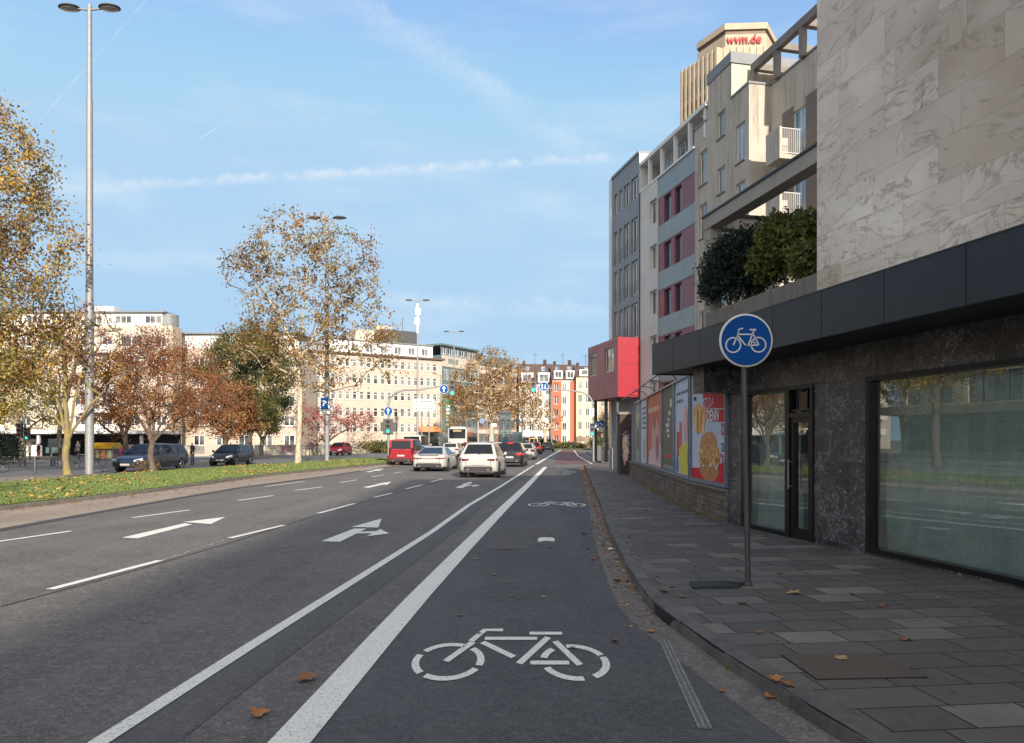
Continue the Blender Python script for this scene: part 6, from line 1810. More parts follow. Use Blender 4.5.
# crimson ornamental tree
tree('small crimson leaved tree with slanting stems left of the red small car', 327, 0, 0, 1.4, [(312, 425, 0, 22, 22, 22), (340, 420, 0, 24, 22, 16), (362, 424, 0, 22, 18, 12), (300, 412, 0, 14, 14, 12)], 150, 7500, .15, L_crim, B_grey, .16, 71, Y=88, step=.6)
tree('twiggy brown shrub tree right of the crimson tree', 360, 0, 0, 1.0, [(360, 438, 0, 18, 16, 12), (375, 432, 0, 9, 10, 8)], 110, 900, .12, L_brown, B_grey, .1, 72, Y=92, step=.5)
# brown plane tree over the junction
tree('broad brown plane tree with pale stem standing over the junction', 491, 0, 0, 6.0,
     [(478, 385, 0, 30, 30, 30), (510, 385, 0, 26, 28, 28), (492, 362, 0, 24, 24, 16), (460, 405, 0, 20, 24, 26), (525, 405, 0, 20, 20, 26), (490, 405, 0, 40, 30, 20), (448, 425, 0, 10, 12, 12)],
     700, 17000, .30, L_brown, B_plane, .42, 81, 'plane_tree', Y=128, step=1.0, spread=.6, clump=.45)
tree('thin bare tree in front of the white house', 545, 0, 0, 4.0, [(540, 412, 0, 16, 16, 18), (528, 400, 0, 16, 16, 18), (556, 418, 0, 10, 12, 12)], 150, 2600, .3, L_brown, B_plane, .3, 82, 'plane_tree', Y=150, step=1.0, spread=.6)
tree('golden young tree far down the street below the red box', 614, 0, 0, 2.4, [(614, 425, 0, 9, 9, 12), (617, 412, 0, 6, 7, 8)], 70, 2200, .3, L_yel, B_grey, .16, 83, Y=130, step=.9, spread=.5)
tree('small brown tree in front of the pinkish brick house', 602, 0, 0, 2.4, [(601, 420, 0, 8, 8, 8)], 60, 900, .3, L_brown, B_grey, .16, 84, Y=160, step=.9, spread=.5)
# left edge
tree('pale yellow tree behind the traffic light at the far left', 22, 0, 0, 2.2, [(20, 395, 0, 34, 30, 34), (-20, 390, 0, 40, 30, 40), (48, 415, 0, 16, 18, 18), (0, 365, 0, 34, 34, 26)], 210, 22000, .15, L_yel, B_grey, .22, 91, Y=58, step=.6, spread=.4)
t = thing('evergreen_bush', 'dark evergreen bush at the left edge of the road', 'bush', (XX(2, 52), 52, 0)); leaf_cloud([(0, 0, 1.2, 1.6, 1.3, 1.3), (-2.0, 0, 1.7, 1.8, 1.4, 1.7)], 9000, .13, 6).build('leaves', L_dark, t)
b = MB(); [b.path([(0, 0, 0), (dx, .1, 1.2)], [.05, .02], 5) for dx in (-.8, -.2, .5)]; b.build('stem', B_dark, t)
# trees left of the frame (seen in the shop window)
for i, (x, y, hh) in enumerate(((-15.0, 12, 5), (-17, 1.5, 6), (-16.5, -9, 6))):
    tree(['young bare tree on the lawn just left of the picture', 'second young tree on the lawn left of the picture', 'third young tree on the lawn behind the camera'][i], 0, 0, .12, 2.0, [(0, 0, 0, 1, 1, 1)], 1, 0, .1, L_gold, B_moss, .12, 100 + i, Y=30, x=x) if False else None
def tree_at(label, x, y, th, blobs, nt_, nl, size, leaves, bark, r0, seed, step=.5):
    t = thing('tree', label, 'tree', (x, y, .12), 0, 'trees along the road'); b, tips, segs = tree_mesh(th, blobs, nt_, r0, seed, step)
    b.build('trunk', [bark, B_twig], t, smooth=60); leafy(tips, segs, nl, size, seed, .3, len(leaves)).build('crown', leaves, t)
tree_at('young mossy tree on the lawn just left of the picture', -15.5, 13, 1.9, [(0, 0, 4, 2.0, 2.0, 1.8)], 90, 900, .12, L_gold, B_moss, .16, 101)
tree_at('brown tree on the lawn further left of the picture', -17.5, -1, 2.2, [(0, 0, 5, 2.8, 2.8, 2.5)], 150, 5000, .12, L_brown, B_dark, .18, 102)
tree_at('golden tree on the pavement left of the picture', -36, 30, 3, [(0, 0, 7, 4, 4, 4)], 150, 7000, .2, L_gold, B_dark, .25, 103, .7)
# green verge hedges beyond the junction
for px, Y, w_, h_, lb, L_ in ((533, 152, 4.5, 2.2, 'dark green rounded hedge beside the far parked cars', L_dark), (566, 148, 3.6, 1.2, 'low green hedge in front of the orange house', L_olived), (548, 155, 2.5, 1.6, 'mid green hedge between the far hedges', L_olived),
                              (600, 72 + 60, 2.2, 2.0, 'olive bush below the red box', L_olived), (380, 100, 3.2, 1.5, 'low green hedge on top of the white barrier wall', L_olived)):
    t = thing('hedge', lb, 'hedge', (XX(px, Y), Y, 0)); leaf_cloud([(0, 0, h_ * .6, w_, 1.6, h_ * .55), (w_ * .6, 0, h_ * .5, w_ * .6, 1.4, h_ * .45)], 3600, .3, 6).build('leaves', L_, t)
    b = MB(); b.path([(0, 0, 0), (0, 0, h_ * .6)], .06, 5); b.build('stem', B_dark, t)
# ------------------------------------------------------------------ vehicles
def paint(name, c, metal=.0):
    if name in MATS: return MATS[name]
    m = mat(name, c, .34, metal, coat=.3); return m


P_white = paint('white_car_paint', (.40, .39, .365)); P_red = paint('red_car_paint', (.25, .005, .012)); P_black = paint('black_car_paint', (.012, .012, .016)); P_silver = paint('silver_car_paint', (.38, .38, .38), .4)
P_navy = paint('navy_car_paint', (.012, .018, .04)); P_grey = paint('grey_car_paint', (.10, .10, .105), .3); P_cream = paint('cream_car_paint', (.48, .455, .38)); P_wine = paint('wine_car_paint', (.12, .01, .015))
M_carglass = mat('car_glass', (.010, .012, .014), .05, spec=.45); M_tail = mat('tail_lens', (.10, .004, .006), .25); M_headl = mat('head_lens', (.6, .62, .65), .1, .2)
M_trim = mat('black_trim', (.018, .018, .018), .55); M_plate = mat('number_plate', (.34, .34, .33), .4)

BODY = {  # stations (t, half width factor, z bottom, z top) from rear to front; cabin (t0, t1, t2, t3, belt, roof, roof half width factor)
    'suv': ([(0, .78, .42, .90), (.012, .89, .33, 1.00), (.035, .945, .27, 1.03), (.08, .985, .23, 1.045), (.2, 1, .22, 1.03), (.5, 1, .21, 1.00), (.72, 1, .22, .98), (.88, .97, .24, .90), (.96, .90, .28, .82), (1, .76, .34, .62)], (.02, .17, .54, .76, 1.03, 1.66, .67)),
    'hatch': ([(0, .85, .34, .92), (.02, .94, .28, .95), (.08, .985, .22, .96), (.3, 1, .19, .95), (.6, 1, .19, .93), (.78, .99, .2, .88), (.92, .93, .23, .74), (.98, .82, .28, .62), (1, .7, .32, .52)], (.015, .13, .56, .78, .94, 1.46, .72)),
    'van': ([(0, .90, .34, 1.04), (.012, .97, .28, 1.07), (.05, .99, .23, 1.08), (.3, 1, .21, 1.08), (.7, 1, .21, 1.04), (.84, .98, .22, .98), (.95, .90, .25, .84), (1, .76, .32, .6)], (.008, .05, .64, .82, 1.06, 1.86, .82)),
    'coupe': ([(0, .80, .38, .84), (.02, .92, .26, .93), (.08, .99, .21, .97), (.2, 1.0, .19, .97), (.5, .97, .17, .92), (.75, .98, .18, .84), (.9, .93, .20, .72), (.97, .82, .25, .6), (1, .68, .3, .5)], (.05, .33, .54, .74, .93, 1.42, .60)),
    'wagon': ([(0, .85, .34, .92), (.02, .94, .28, .96), (.08, .985, .22, .97), (.3, 1, .19, .96), (.6, 1, .19, .94), (.78, .99, .2, .89), (.93, .93, .23, .76), (.985, .82, .28, .64), (1, .72, .32, .52)], (.015, .07, .60, .76, .95, 1.50, .74)),
}


def car(label, x, y, rot, L, W, Hh, pm, style='hatch', brake=False, z=.0, lights=True, plate=True, wheel=.33, name='car', trim=True, group='cars on the road'):
    t = thing(name, label, 'car' if name == 'car' else name, (x, y, z), rot, group)
    st, (t0, t1, t2, t3, belt, roof, rf) = BODY[style]; hw0 = W / 2
    kz = Hh / (roof + .02); yy = lambda f: -L / 2 + f * L
    rings = []
    for f, wf, zb, zt in st:
        zb *= kz; zt *= kz; hw = hw0 * wf
        half = [(0, zb), (.82 * hw, zb), (.955 * hw, zb + .05), (.99 * hw, zb + .15), (hw, zb + (zt - zb) * .5), (.985 * hw, zb + (zt - zb) * .68), (.965 * hw, zt - .09), (.93 * hw, zt - .03), (.86 * hw, zt), (.45 * hw, zt + .02), (0, zt + .025)]
        rings.append([(px, yy(f), pz) for px, pz in half] + [(-px, yy(f), pz) for px, pz in half[-2:0:-1]])
    b = MB(); n = len(rings[0]); vs = [p for r_ in rings for p in r_]
    fs = [(i * n + j, i * n + (j + 1) % n, (i + 1) * n + (j + 1) % n, (i + 1) * n + j) for i in range(len(rings) - 1) for j in range(n)] + [tuple(range(n)), tuple(range((len(rings) - 1) * n, len(rings) * n))[::-1]]
    b.add(vs, fs); bo = b.build('body', pm, t, smooth=38, fix=True)
    belt *= kz; roof *= kz; hb = hw0 * .93; hr = hw0 * rf
    def ring(f, zr, hwr, zb_=None):
        zb_ = belt - .06 if zb_ is None else zb_
        half = [(hb, zb_), (hb, max(min(belt, zr), zb_ + .01)), (hwr + .03, zr - .06 if zr > belt + .1 else zr), (hwr - .03, zr - .015), (hwr * .6, zr + .012), (0, zr + .02)]
        return [(px, yy(f), pz) for px, pz in half] + [(-px, yy(f), pz) for px, pz in half[-2::-1]]
    R_ = [ring(t0, belt + .02, hb - .04), ring(t1, roof - .03, hr), ring((t1 + t2) / 2, roof, hr + .01), ring(t2, roof - .03, hr), ring(t3, belt + .0, hb - .06)]
    b = MB(); n = len(R_[0]); vs = [p for r_ in R_ for p in r_]; fs = [(i * n + j, i * n + j + 1, (i + 1) * n + j + 1, (i + 1) * n + j) for i in range(len(R_) - 1) for j in range(n - 1)]
    fs += [tuple(range(n)), tuple(range((len(R_) - 1) * n, len(R_) * n))[::-1]]
    b.add(vs, fs); b.build('cabin', pm, t, smooth=35, fix=True)

    def glass(nm, pts):
        P = [Vector(p) for p in pts]; nn = (P[1] - P[0]).cross(P[2] - P[0]).normalized(); c = sum(P, Vector()) / len(P)
        if nn.dot(c - Vector((0, 0, belt * .7))) < 0: nn = -nn
        g = MB(); m = len(P); g.add([tuple(p + nn * .022) for p in P] + [tuple(p - nn * .02) for p in P], [tuple(range(m)), tuple(range(m, 2 * m))[::-1]] + [(i, (i + 1) % m, m + (i + 1) % m, m + i) for i in range(m)])
        return g.build(nm, M_carglass, t, fix=True)
    lerp = lambda a, c, k: tuple(a[i] + (c[i] - a[i]) * k for i in range(3))
    def face(tb, tt, lo, hi, mb_, mt):   # a screen between belt at tb and roof at tt
        pl = lambda s_, k: lerp((s_ * (hb - .06), yy(tb), belt + .02), (s_ * (hr - .02), yy(tt), roof - .02), k)
        a, c_, d, e = pl(-1, lo), pl(1, lo), pl(1, hi), pl(-1, hi)
        sc = lambda p, m_: (p[0] * m_, p[1], p[2]); return [sc(a, mb_), sc(c_, mb_), sc(d, mt), sc(e, mt)]
    lo_r = .10 if style != 'coupe' else .08
    glass('rear_window', face(t0, t1, .12, .86, .88, .88)); glass('windscreen', face(t3, t2, .06, .93, .93, .93))
    for s_ in (-1, 1):
        B_ = lambda f, k: lerp((s_ * (hb + .0), yy(f[0]), belt + .035), (s_ * (hr + .03), yy(f[1]), roof - .075), k)
        cuts = {'van': ((.07, .25), (.27, .46), (.48, .70)), 'coupe': ((.24, .42), (.45, .66),)}.get(style, ((.10, .24), (.26, .45), (.47, .68)))
        for a, c_ in cuts:
            tr = lambda f: t1 + (t2 - t1) * min(1, max(0, (f - t0) / (t3 - t0) * 1.25 - .12))
            glass('side_window', [B_((a, tr(a)), 0), B_((c_, tr(c_)), 0), B_((c_, tr(c_)), 1), B_((a, tr(a)), 1)])
        for wt in (.185, .815):
            cy = yy(wt); xo = s_ * hw0
            MB().lathe([(wheel + .055, xo - s_ * .25), (wheel + .055, xo + s_ * .006)], 24, (0, cy, wheel + .01), axis='x').build('wheel_arch', M_trim, t)
            wo = MB().lathe([(wheel * .62, xo - s_ * .22), (wheel - .02, xo - s_ * .22), (wheel, xo - s_ * .18), (wheel, xo - s_ * .02), (wheel - .03, xo + s_ * .014), (wheel * .66, xo + s_ * .014)], 28, (0, cy, wheel), axis='x').build('wheel', M_rubber, t, smooth=40)
            rm = MB(); rm.lathe([(wheel * .66, xo + s_ * .0), (wheel * .64, xo + s_ * .018), (.02, xo + s_ * .01)], 20, (0, cy, wheel), axis='x'); 
            rm.build('rim', M_rim if wheel > .3 else M_rim, wo)
            sp = MB()
            for k in range(5):
                a = k * 2 * pi / 5; a2 = a + .62; sp.add([(xo + s_ * .0205, cy + .2 * wheel * cos(a + .31 - .2), wheel + .2 * wheel * sin(a + .31 - .2)), (xo + s_ * .0205, cy + .57 * wheel * cos(a + .05), wheel + .57 * wheel * sin(a + .05)), (xo + s_ * .0205, cy + .57 * wheel * cos(a2 - .05), wheel + .57 * wheel * sin(a2 - .05))], [(0, 1, 2)])
            sp.build('rim_gap', M_trim, wo)
        m_ = MB(); m_.lathe([(.03, -.05), (.075, -.03), (.085, .03), (.06, .06)], 10, (s_ * (hb + .11), yy(t3 - .05), belt + .07), axis='y'); m_.path([(s_ * (hb - .03), yy(t3 - .05), belt), (s_ * (hb + .1), yy(t3 - .05), belt + .05)], .02, 5); m_.build('mirror', pm, t, smooth=50)
    yr = yy(0); zt = st[1][3] * kz; zb = st[1][2] * kz; hwr = hw0 * st[0][1]
    if trim:
        b = MB(); b.box(-hwr * .92, hwr * .92, yr - .03, yr + .1, zb + .03, zb + .22); b.build('rear_bumper', M_trim, t)
        b = MB(); 
        for s_ in (-1, 1): b.lathe([(.05, 0), (.05, .06), (.035, .06), (.03, 0)], 12, (s_ * hwr * .66, yr - .0, zb + .06), axis='y')
        b.build('exhaust', M_rim, t)
        b = MB(); b.box(-hwr * .7, hwr * .7, yy(1) - .06, yy(1) + .02, .30 * kz, .48 * kz); b.build('grille', M_trim, t)
    if lights:
        for s_ in (-1, 1):
            hl = {'suv': (.60, 1.0, .80, .90), 'coupe': (.50, 1.0, .74, .79), 'van': (.84, 1.0, .72, 1.25), 'hatch': (.66, 1.0, .70, .92), 'wagon': (.62, 1.0, .72, .86)}[style]
            a, c_ = hwr * hl[0], hw0 * .965; z0, z1 = hl[2] * kz, hl[3] * kz
            g = MB(); g.add([(s_ * a, yr - .018, z0 + (z1 - z0) * .3), (s_ * a, yr - .018, z1), (s_ * hwr * .99, yr - .012, z1 + .01), (s_ * hwr * .99, yr - .012, z0), (s_ * (c_ + .012), yr + .16, z0 + .02), (s_ * (c_ + .012), yr + .16, z1 + .0)], [(0, 3, 2, 1), (3, 4, 5, 2)])
            g.build('tail_light', M_lampred if brake else M_tail, t)
            g = MB(); yf = yy(.965); hf = hw0 * .88; g.add([(s_ * hf * .55, yy(1) + .005, .56 * kz), (s_ * hf * .55, yy(1) - .04, .65 * kz), (s_ * hf * 1.02, yf - .02, .76 * kz), (s_ * hf * 1.06, yf - .03, .60 * kz)], [(0, 1, 2, 3)]); g.build('headlight', M_headl, t)
        if brake: MB().box(-.18, .18, yy(t1 * .8 + t0 * .2) - .03, yy(t1), roof - .09, roof - .05).build('brake_light', M_lampred, t)
    g = MB(); zs0, zs1 = zb + .25, zt - .05; sw = hwr * (.80 if style != 'van' else .86)
    g.box(-sw, sw, yr - .0185, yr + .02, zs0, zs0 + .014)
    for s_ in (-1, 1): g.box(s_ * sw, s_ * (sw + .014), yr - .0185, yr + .02, zs0 + .014, zs1 * .9)
    g.build('tailgate_seam', M_trim, t)
    if style in ('suv', 'hatch', 'van', 'wagon'):
        w0 = Vector((0, yy(t0) - .05, belt + .08)); g = MB(); g.path([tuple(w0), tuple(w0 + Vector((.28, .01, .10)))], .012, 5); g.build('rear_wiper', M_trim, t)
    for s_ in (-1, 1): MB().box(s_ * hwr * .78, s_ * hwr * .93, yr - .036, yr - .02, zb + .12, zb + .16).build('reflector', M_tail, t)
    if style == 'coupe': MB().box(-hwr * .95, hwr * .95, yr - .022, yr + .05, .735 * kz, .76 * kz).build('light_bar', M_tail, t); MB().box(-hwr * .7, hwr * .7, yr + .02, yr + .14, .945 * kz, .975 * kz).build('spoiler', M_trim, t)
    if plate:
        zc = {'suv': .66, 'coupe': .56, 'van': .70, 'hatch': .62, 'wagon': .64}[style] * kz
        MB().box(-.26, .26, yr - .034, yr - .02, zc - .06, zc + .06).build('number_plate', M_plate, t); MB().box(-.26, .26, yy(1) + .0, yy(1) + .03, .36 * kz, .46 * kz).build('number_plate', M_plate, t)
    return t


HD = atan2(.085, 1)   # heading of the road (to the right of +Y): rotate by -HD
def c_at(label, px, Yrear, L, W, Hh, pm, style, **k):
    x = XX(px, Yrear); return car(label, x + .085 * L / 2, Yrear + L / 2, -HD, L, W, Hh, pm, style, **k)


c_at('small red van in the left lane at the end of the lawn', 400.8, 51.5, 4.4, 1.84, 1.86, P_red, 'van')
c_at('white low coupe-like saloon with dark rear light band, left of the white off-roader', 428.5, 41.3, 5.0, 1.94, 1.42, P_white, 'coupe', wheel=.35)
c_at('white off-roader, nearest car in the middle lane', 478, 34.4, 4.55, 1.86, 1.68, P_white, 'suv', wheel=.36)
c_at('black off-roader with lit brake lights just ahead of the white off-roader', 509.5, 48.5, 4.5, 1.84, 1.66, P_black, 'suv', brake=True, wheel=.36)
c_at('silver small car in the queue beside the black off-roader', 525, 66, 4.2, 1.76, 1.5, P_silver, 'hatch')
c_at('dark red-black car with one glowing tail light ahead of the silver car', 533.5, 92, 4.3, 1.8, 1.52, P_wine, 'hatch', brake=True)
c_at('grey car furthest right in the queue near the red cycle path', 547.5, 112, 4.4, 1.8, 1.5, P_grey, 'wagon')
c_at('white estate car with dark rear window left of the small red car', 450, 78, 4.5, 1.82, 1.5, P_white, 'wagon')
c_at('small bright red car in front of the white bus', 466, 90, 4.0, 1.74, 1.45, P_red, 'hatch')
c_at('white car whose roof shows behind the white off-roader', 486.5, 106, 4.5, 1.8, 1.62, P_white, 'suv')
c_at('cream car just left of the black off-roader roof', 496.5, 84, 4.4, 1.8, 1.52, P_cream, 'hatch')
c_at('dark car half hidden behind the black off-roader', 508, 98, 4.5, 1.82, 1.66, P_navy, 'suv')
c_at('dark blue car beside the yellow van', 523.5, 124, 4.5, 1.82, 1.6, P_navy, 'suv')
c_at('white van seen over the roof of the small red van', 411, 66, 5.2, 1.95, 2.25, P_white, 'van', plate=True)
c_at('yellow van far away at the dark hedge', 533.5, 142, 5.0, 1.9, 2.2, paint('yellow_car_paint', (.62, .36, .02)), 'van')
# oncoming and parked on the opposite road
car('dark navy long estate hearse parked behind the rust brown tree, facing the camera', XX(148, 43), 43.4, pi - .03, 5.6, 1.92, 1.58, P_navy, 'wagon', group='cars on the opposite road')
car('black small hatchback facing the camera on the opposite road beside the no entry sign', XX(229, 52), 52.5, pi - .03, 4.0, 1.76, 1.48, P_black, 'hatch', group='cars on the opposite road')
car('small red car facing the camera on the opposite road behind the second lamp column', XX(340, 86), 86, pi - .12, 3.8, 1.75, 1.52, P_red, 'hatch', group='cars on the opposite road')
# bus
Yb = 106; xb = XX(458, Yb)
t = thing('city_bus', 'white city bus with wide dark rear window ahead of the queue', 'bus', (xb + .4, Yb + 6, 0), -HD); W = 2.75; hh = 3.45; Lb = 12.0
b = MB(); b.prism([(-W / 2, -Lb / 2 + .12), (-W / 2 + .12, -Lb / 2), (W / 2 - .12, -Lb / 2), (W / 2, -Lb / 2 + .12), (W / 2, Lb / 2), (-W / 2, Lb / 2)], .3, hh); b.box(-W / 2 + .3, W / 2 - .3, -Lb / 2 + .6, Lb / 2 - 2, hh, hh + .25); b.build('body', P_white, t)
MB().box(-W / 2 + .2, W / 2 - .2, -Lb / 2 - .02, -Lb / 2, 2.0, 3.35).build('rear_window', M_carglass, t)
for i in range(6):
    for s_ in (-1, 1): MB().box(s_ * (W / 2 + .001), s_ * (W / 2 + .015), -Lb / 2 + .5 + i * 1.85, -Lb / 2 + 2.2 + i * 1.85, 1.5, 2.9).build('side_window', M_carglass, t)
MB().box(-.6, .6, -Lb / 2 - .03, -Lb / 2 - .021, 2.95, 3.25).build('destination_display', mat('display_dim', (.25, .2, .08), .5), t)
for s_ in (-1, 1):
    MB().box(s_ * .95, s_ * 1.25, -Lb / 2 - .02, -Lb / 2, 1.0, 1.5).build('tail_light', M_tail, t)
    for wy in (-3, 3.6): MB().lathe([(.5, s_ * (W / 2 - .25)), (.5, s_ * (W / 2 + .01)), (.3, s_ * (W / 2 + .015))], 20, (0, wy, .5), axis='x').build('wheel', M_rubber, t)

# ------------------------------------------------------------------ people and bicycles
M_skin = mat('skin', (.45, .26, .18), .6); M_hair = mat('hair', (.03, .02, .015), .8)


def person(label, loc, rot, top, bottom, pose='walk', hgt=1.72, group=None, shoe=M_black):
    k = hgt / 1.75
    J = {'pel': (0, 0, .95), 'sp': (0, .01, 1.15), 'ch': (0, .0, 1.36), 'nk': (0, .01, 1.50), 'hd': (0, .03, 1.61), 'tp': (0, .02, 1.71)}
    if pose == 'walk': leg = [(.10, .0, .90), (.11, .16, .50), (.10, .18, .09), (.10, .33, .04)], [(-.10, 0, .90), (-.10, .02, .50), (-.10, -.24, .12), (-.10, -.12, .04)]
    elif pose == 'sit': leg = [(.10, .05, .92), (.13, .40, .82), (.12, .30, .40), (.12, .44, .36)], [(-.10, .05, .92), (-.13, .36, .68), (-.12, .2, .22), (-.12, .34, .18)]
    else: leg = [(.10, .0, .90), (.11, .02, .50), (.11, .0, .09), (.12, .14, .04)], [(-.10, 0, .90), (-.11, .03, .50), (-.12, -.02, .09), (-.13, .12, .04)]
    if pose == 'sit': arm = [(.19, .02, 1.42), (.27, .18, 1.2), (.22, .45, 1.1), (.2, .53, 1.07)], [(-.19, .02, 1.42), (-.27, .18, 1.2), (-.22, .45, 1.1), (-.2, .53, 1.07)]
    else: arm = [(.19, 0, 1.42), (.26, -.06, 1.14), (.25, .08, .90), (.24, .12, .83)], [(-.19, 0, 1.42), (-.26, .04, 1.14), (-.24, .14, .91), (-.23, .19, .85)]
    V = []; E = []; Rd = []
    def v(p, r_): V.append(tuple(c * k for c in p)); Rd.append(r_ * k); return len(V) - 1
    i0 = v(J['pel'], .15); i1 = v(J['sp'], .14); i2 = v(J['ch'], .155); i3 = v(J['nk'], .06); i4 = v(J['hd'], .095); i5 = v(J['tp'], .075)
    E += [(i0, i1), (i1, i2), (i2, i3), (i3, i4), (i4, i5)]
    for L_ in leg:
        p = i0
        for q_, r_ in zip(L_, (.10, .068, .045, .038)): n = v(q_, r_); E.append((p, n)); p = n
    for A_ in arm:
        p = i2
        for q_, r_ in zip(A_, (.07, .05, .034, .032)): n = v(q_, r_); E.append((p, n)); p = n
        s_ = 1 if A_[0][0] > 0 else -1; w_ = Vector(A_[-1]); d = (Vector(A_[-1]) - Vector(A_[-2])).normalized()
        for f in range(4): a = v(tuple(w_ + d * .05 + Vector((0, (f - 1.5) * .02, 0))), .009); c_ = v(tuple(w_ + d * (.095 - abs(f - 1.4) * .008) + Vector((-s_ * .012, (f - 1.5) * .021, 0))), .008); E += [(p, a), (a, c_)]
        a = v(tuple(w_ + d * .015 + Vector((-s_ * .01, .045, 0))), .010); E.append((p, a))
    me = bpy.data.meshes.new('person'); me.from_pydata(V, E, []); o = bpy.data.objects.new('tmp', me); COL.objects.link(o)
    sk = o.modifiers.new('s', 'SKIN'); sk.use_smooth_shade = True
    for i, sv in enumerate(me.skin_vertices[0].data): sv.radius = (Rd[i], Rd[i] * (.72 if i in (0, 1, 2) else 1)); sv.use_root = (i == 0)
    sb_ = o.modifiers.new('b', 'SUBSURF'); sb_.levels = 1; sb_.render_levels = 1
    m2 = bpy.data.meshes.new_from_object(o.evaluated_get(bpy.context.evaluated_depsgraph_get())); bpy.data.objects.remove(o)
    m2.materials.clear()
    for m_ in (top, bottom, M_skin, shoe): m2.materials.append(m_)
    wz = [Vector(tuple(c * k for c in A_[-2])) for A_ in arm]; az = [Vector(tuple(c * k for c in L_[2])) for L_ in leg]
    for p in m2.polygons:
        c = p.center
        if c.z > 1.49 * k or min((c - q_).length for q_ in wz) < .10 * k and any((c - q_).dot(Vector(A_[-1]) - Vector(A_[-2])) > -.02 for q_, A_ in zip(wz, arm)): p.material_index = 2
        elif min((c - q_).length for q_ in az) < .09 * k or c.z < .1 * k: p.material_index = 3
        elif c.z < .93 * k and abs(c.x) < .2 * k and not min((c - q_).length for q_ in wz) < .2 * k: p.material_index = 1
    o = bpy.data.objects.new('person', m2); COL.objects.link(o); o.location = loc; o.rotation_euler = (0, 0, rot); tag(o, label, 'person', group)
    h_ = MB().lathe([(.03, .11), (.085, .08), (.105, .03), (.10, -.03), (.07, -.07)], 16, (0, -.005, 1.66 * k)).build('hair', M_hair, o, smooth=80); h_.rotation_euler = (.18, 0, 0)
    fc = MB(); fc.lathe([(.012, 0), (.016, .02), (.004, .03)], 8, (0, .128, 1.60 * k), axis='y'); f_ = fc.build('nose', M_skin, o); f_.rotation_euler = (0, 0, 0)
    return o


C_ = lambda n, c: mat(n, c, .8, nz=(12, .2))
def px_person(label, px, pyb, rot, top, bottom, pose='walk', hgt=1.72, Y=None, z=.02): 
    Y = Y or (H - z) * FP / (pyb - HOR); return person(label, (XX(px, Y), Y, z), rot, top, bottom, pose, hgt)


px_person('person in a black padded jacket and jeans standing between the two dark parked cars', 192.5, 465.5, 2.6, C_('black_jacket', (.015, .015, .018)), C_('blue_jeans', (.05, .08, .14)), 'stand', 1.62)
px_person('person in a dark blue coat walking beyond the opposite road near the plane tree', 312.8, 455.5, 1.4, C_('blue_coat', (.03, .04, .09)), C_('plum_trousers', (.10, .04, .06)))
px_person('person in a brown jacket walking just right of the person in the blue coat', 316.8, 455.3, 1.4, C_('brown_jacket', (.12, .06, .05)), C_('dark_trousers', (.02, .02, .025)))
px_person('person in a pale jacket waiting in front of the low station building', 30, 460.5, 2.5, C_('pale_jacket', (.5, .42, .38)), C_('dark_trousers', (.02, .02, .025)), 'stand', 1.6)
px_person('person in a black top and red trousers waiting before the station building', 38.5, 460.0, 2.8, C_('black_jacket', (.015, .015, .018)), C_('red_cloth', (.5, .06, .04)), 'stand', 1.5)
px_person('person in a grey coat standing behind the mossy tree', 78, 460.5, 2.8, C_('grey_coat', (.12, .12, .13)), C_('dark_trousers', (.02, .02, .025)), 'stand')
px_person('person in a pale coat walking far down the street right of the two cyclists', 582.5, 0, .2, C_('pale_jacket', (.5, .42, .38)), C_('dark_trousers', (.02, .02, .025)), Y=150, z=.1)
px_person('person in a white top at the far corner below the red box', 606, 0, .4, C_('white_top', (.6, .58, .54)), C_('dark_trousers', (.02, .02, .025)), Y=112, z=.11)
px_person('person in a reddish coat at the far corner below the red box', 610.5, 0, -.6, C_('reddish_coat', (.3, .08, .06)), C_('dark_trousers', (.02, .02, .025)), Y=108, z=.11)


def bicycle(label, loc, rot, fm=M_black):
    t = thing('bicycle', label, 'bicycle', loc, rot)
    for y in (-.52, .54):
        b = MB(); b.path([(0, y + .33 * cos(a), .34 + .33 * sin(a)) for a in np.linspace(0, 2 * pi, 25)], .018, 6, cap=False); wo = b.build('wheel', M_rubber, t)
        b = MB()
        for k in range(10): a = k * pi / 5; b.path([(0, y, .34), (0, y + .32 * cos(a), .34 + .32 * sin(a))], .002, 3)
        b.lathe([(.03, -.04), (.03, .04)], 8, (0, y, .34), axis='x'); b.build('spokes', M_metal, wo)
    b = MB(); bb = (0, -.08, .30); sd = (0, -.25, .82); hdp = (0, .36, .80); b.path([bb, sd], .016, 6); b.path([sd, hdp], .016, 6); b.path([bb, (0, .38, .68)], .018, 6); b.path([(0, -.52, .34), bb], .011, 5); b.path([(0, -.52, .34), (0, -.22, .76)], .011, 5); b.path([(0, .34, .88), (0, .54, .34)], .013, 6); b.build('frame', fm, t)
    b = MB(); b.path([(-.27, .24, .98), (-.12, .33, .97), (0, .35, .93), (.12, .33, .97), (.27, .24, .98)], .013, 6); b.path([(0, .35, .85), (0, .35, .95)], .014, 6); b.build('handlebar', M_metal, t)
    b = MB(); b.lathe([(.02, -.02), (.09, 0), (.08, .04)], 10, (0, 0, 0)); s_ = b.build('saddle', M_black, t, (0, -.28, .92)); s_.scale = (.8, 1.5, 1); MB().path([(0, -.25, .8), (0, -.27, .92)], .013, 5).build('seat_post', M_metal, t)
    b = MB(); b.lathe([(.09, -.01), (.09, .01)], 14, (.03, -.08, .30), axis='x'); b.path([(.05, -.08, .30), (.05, -.02, .15)], .01, 5); b.path([(-.05, -.08, .30), (-.05, -.14, .45)], .01, 5); b.build('crank', M_metal, t)
    return t


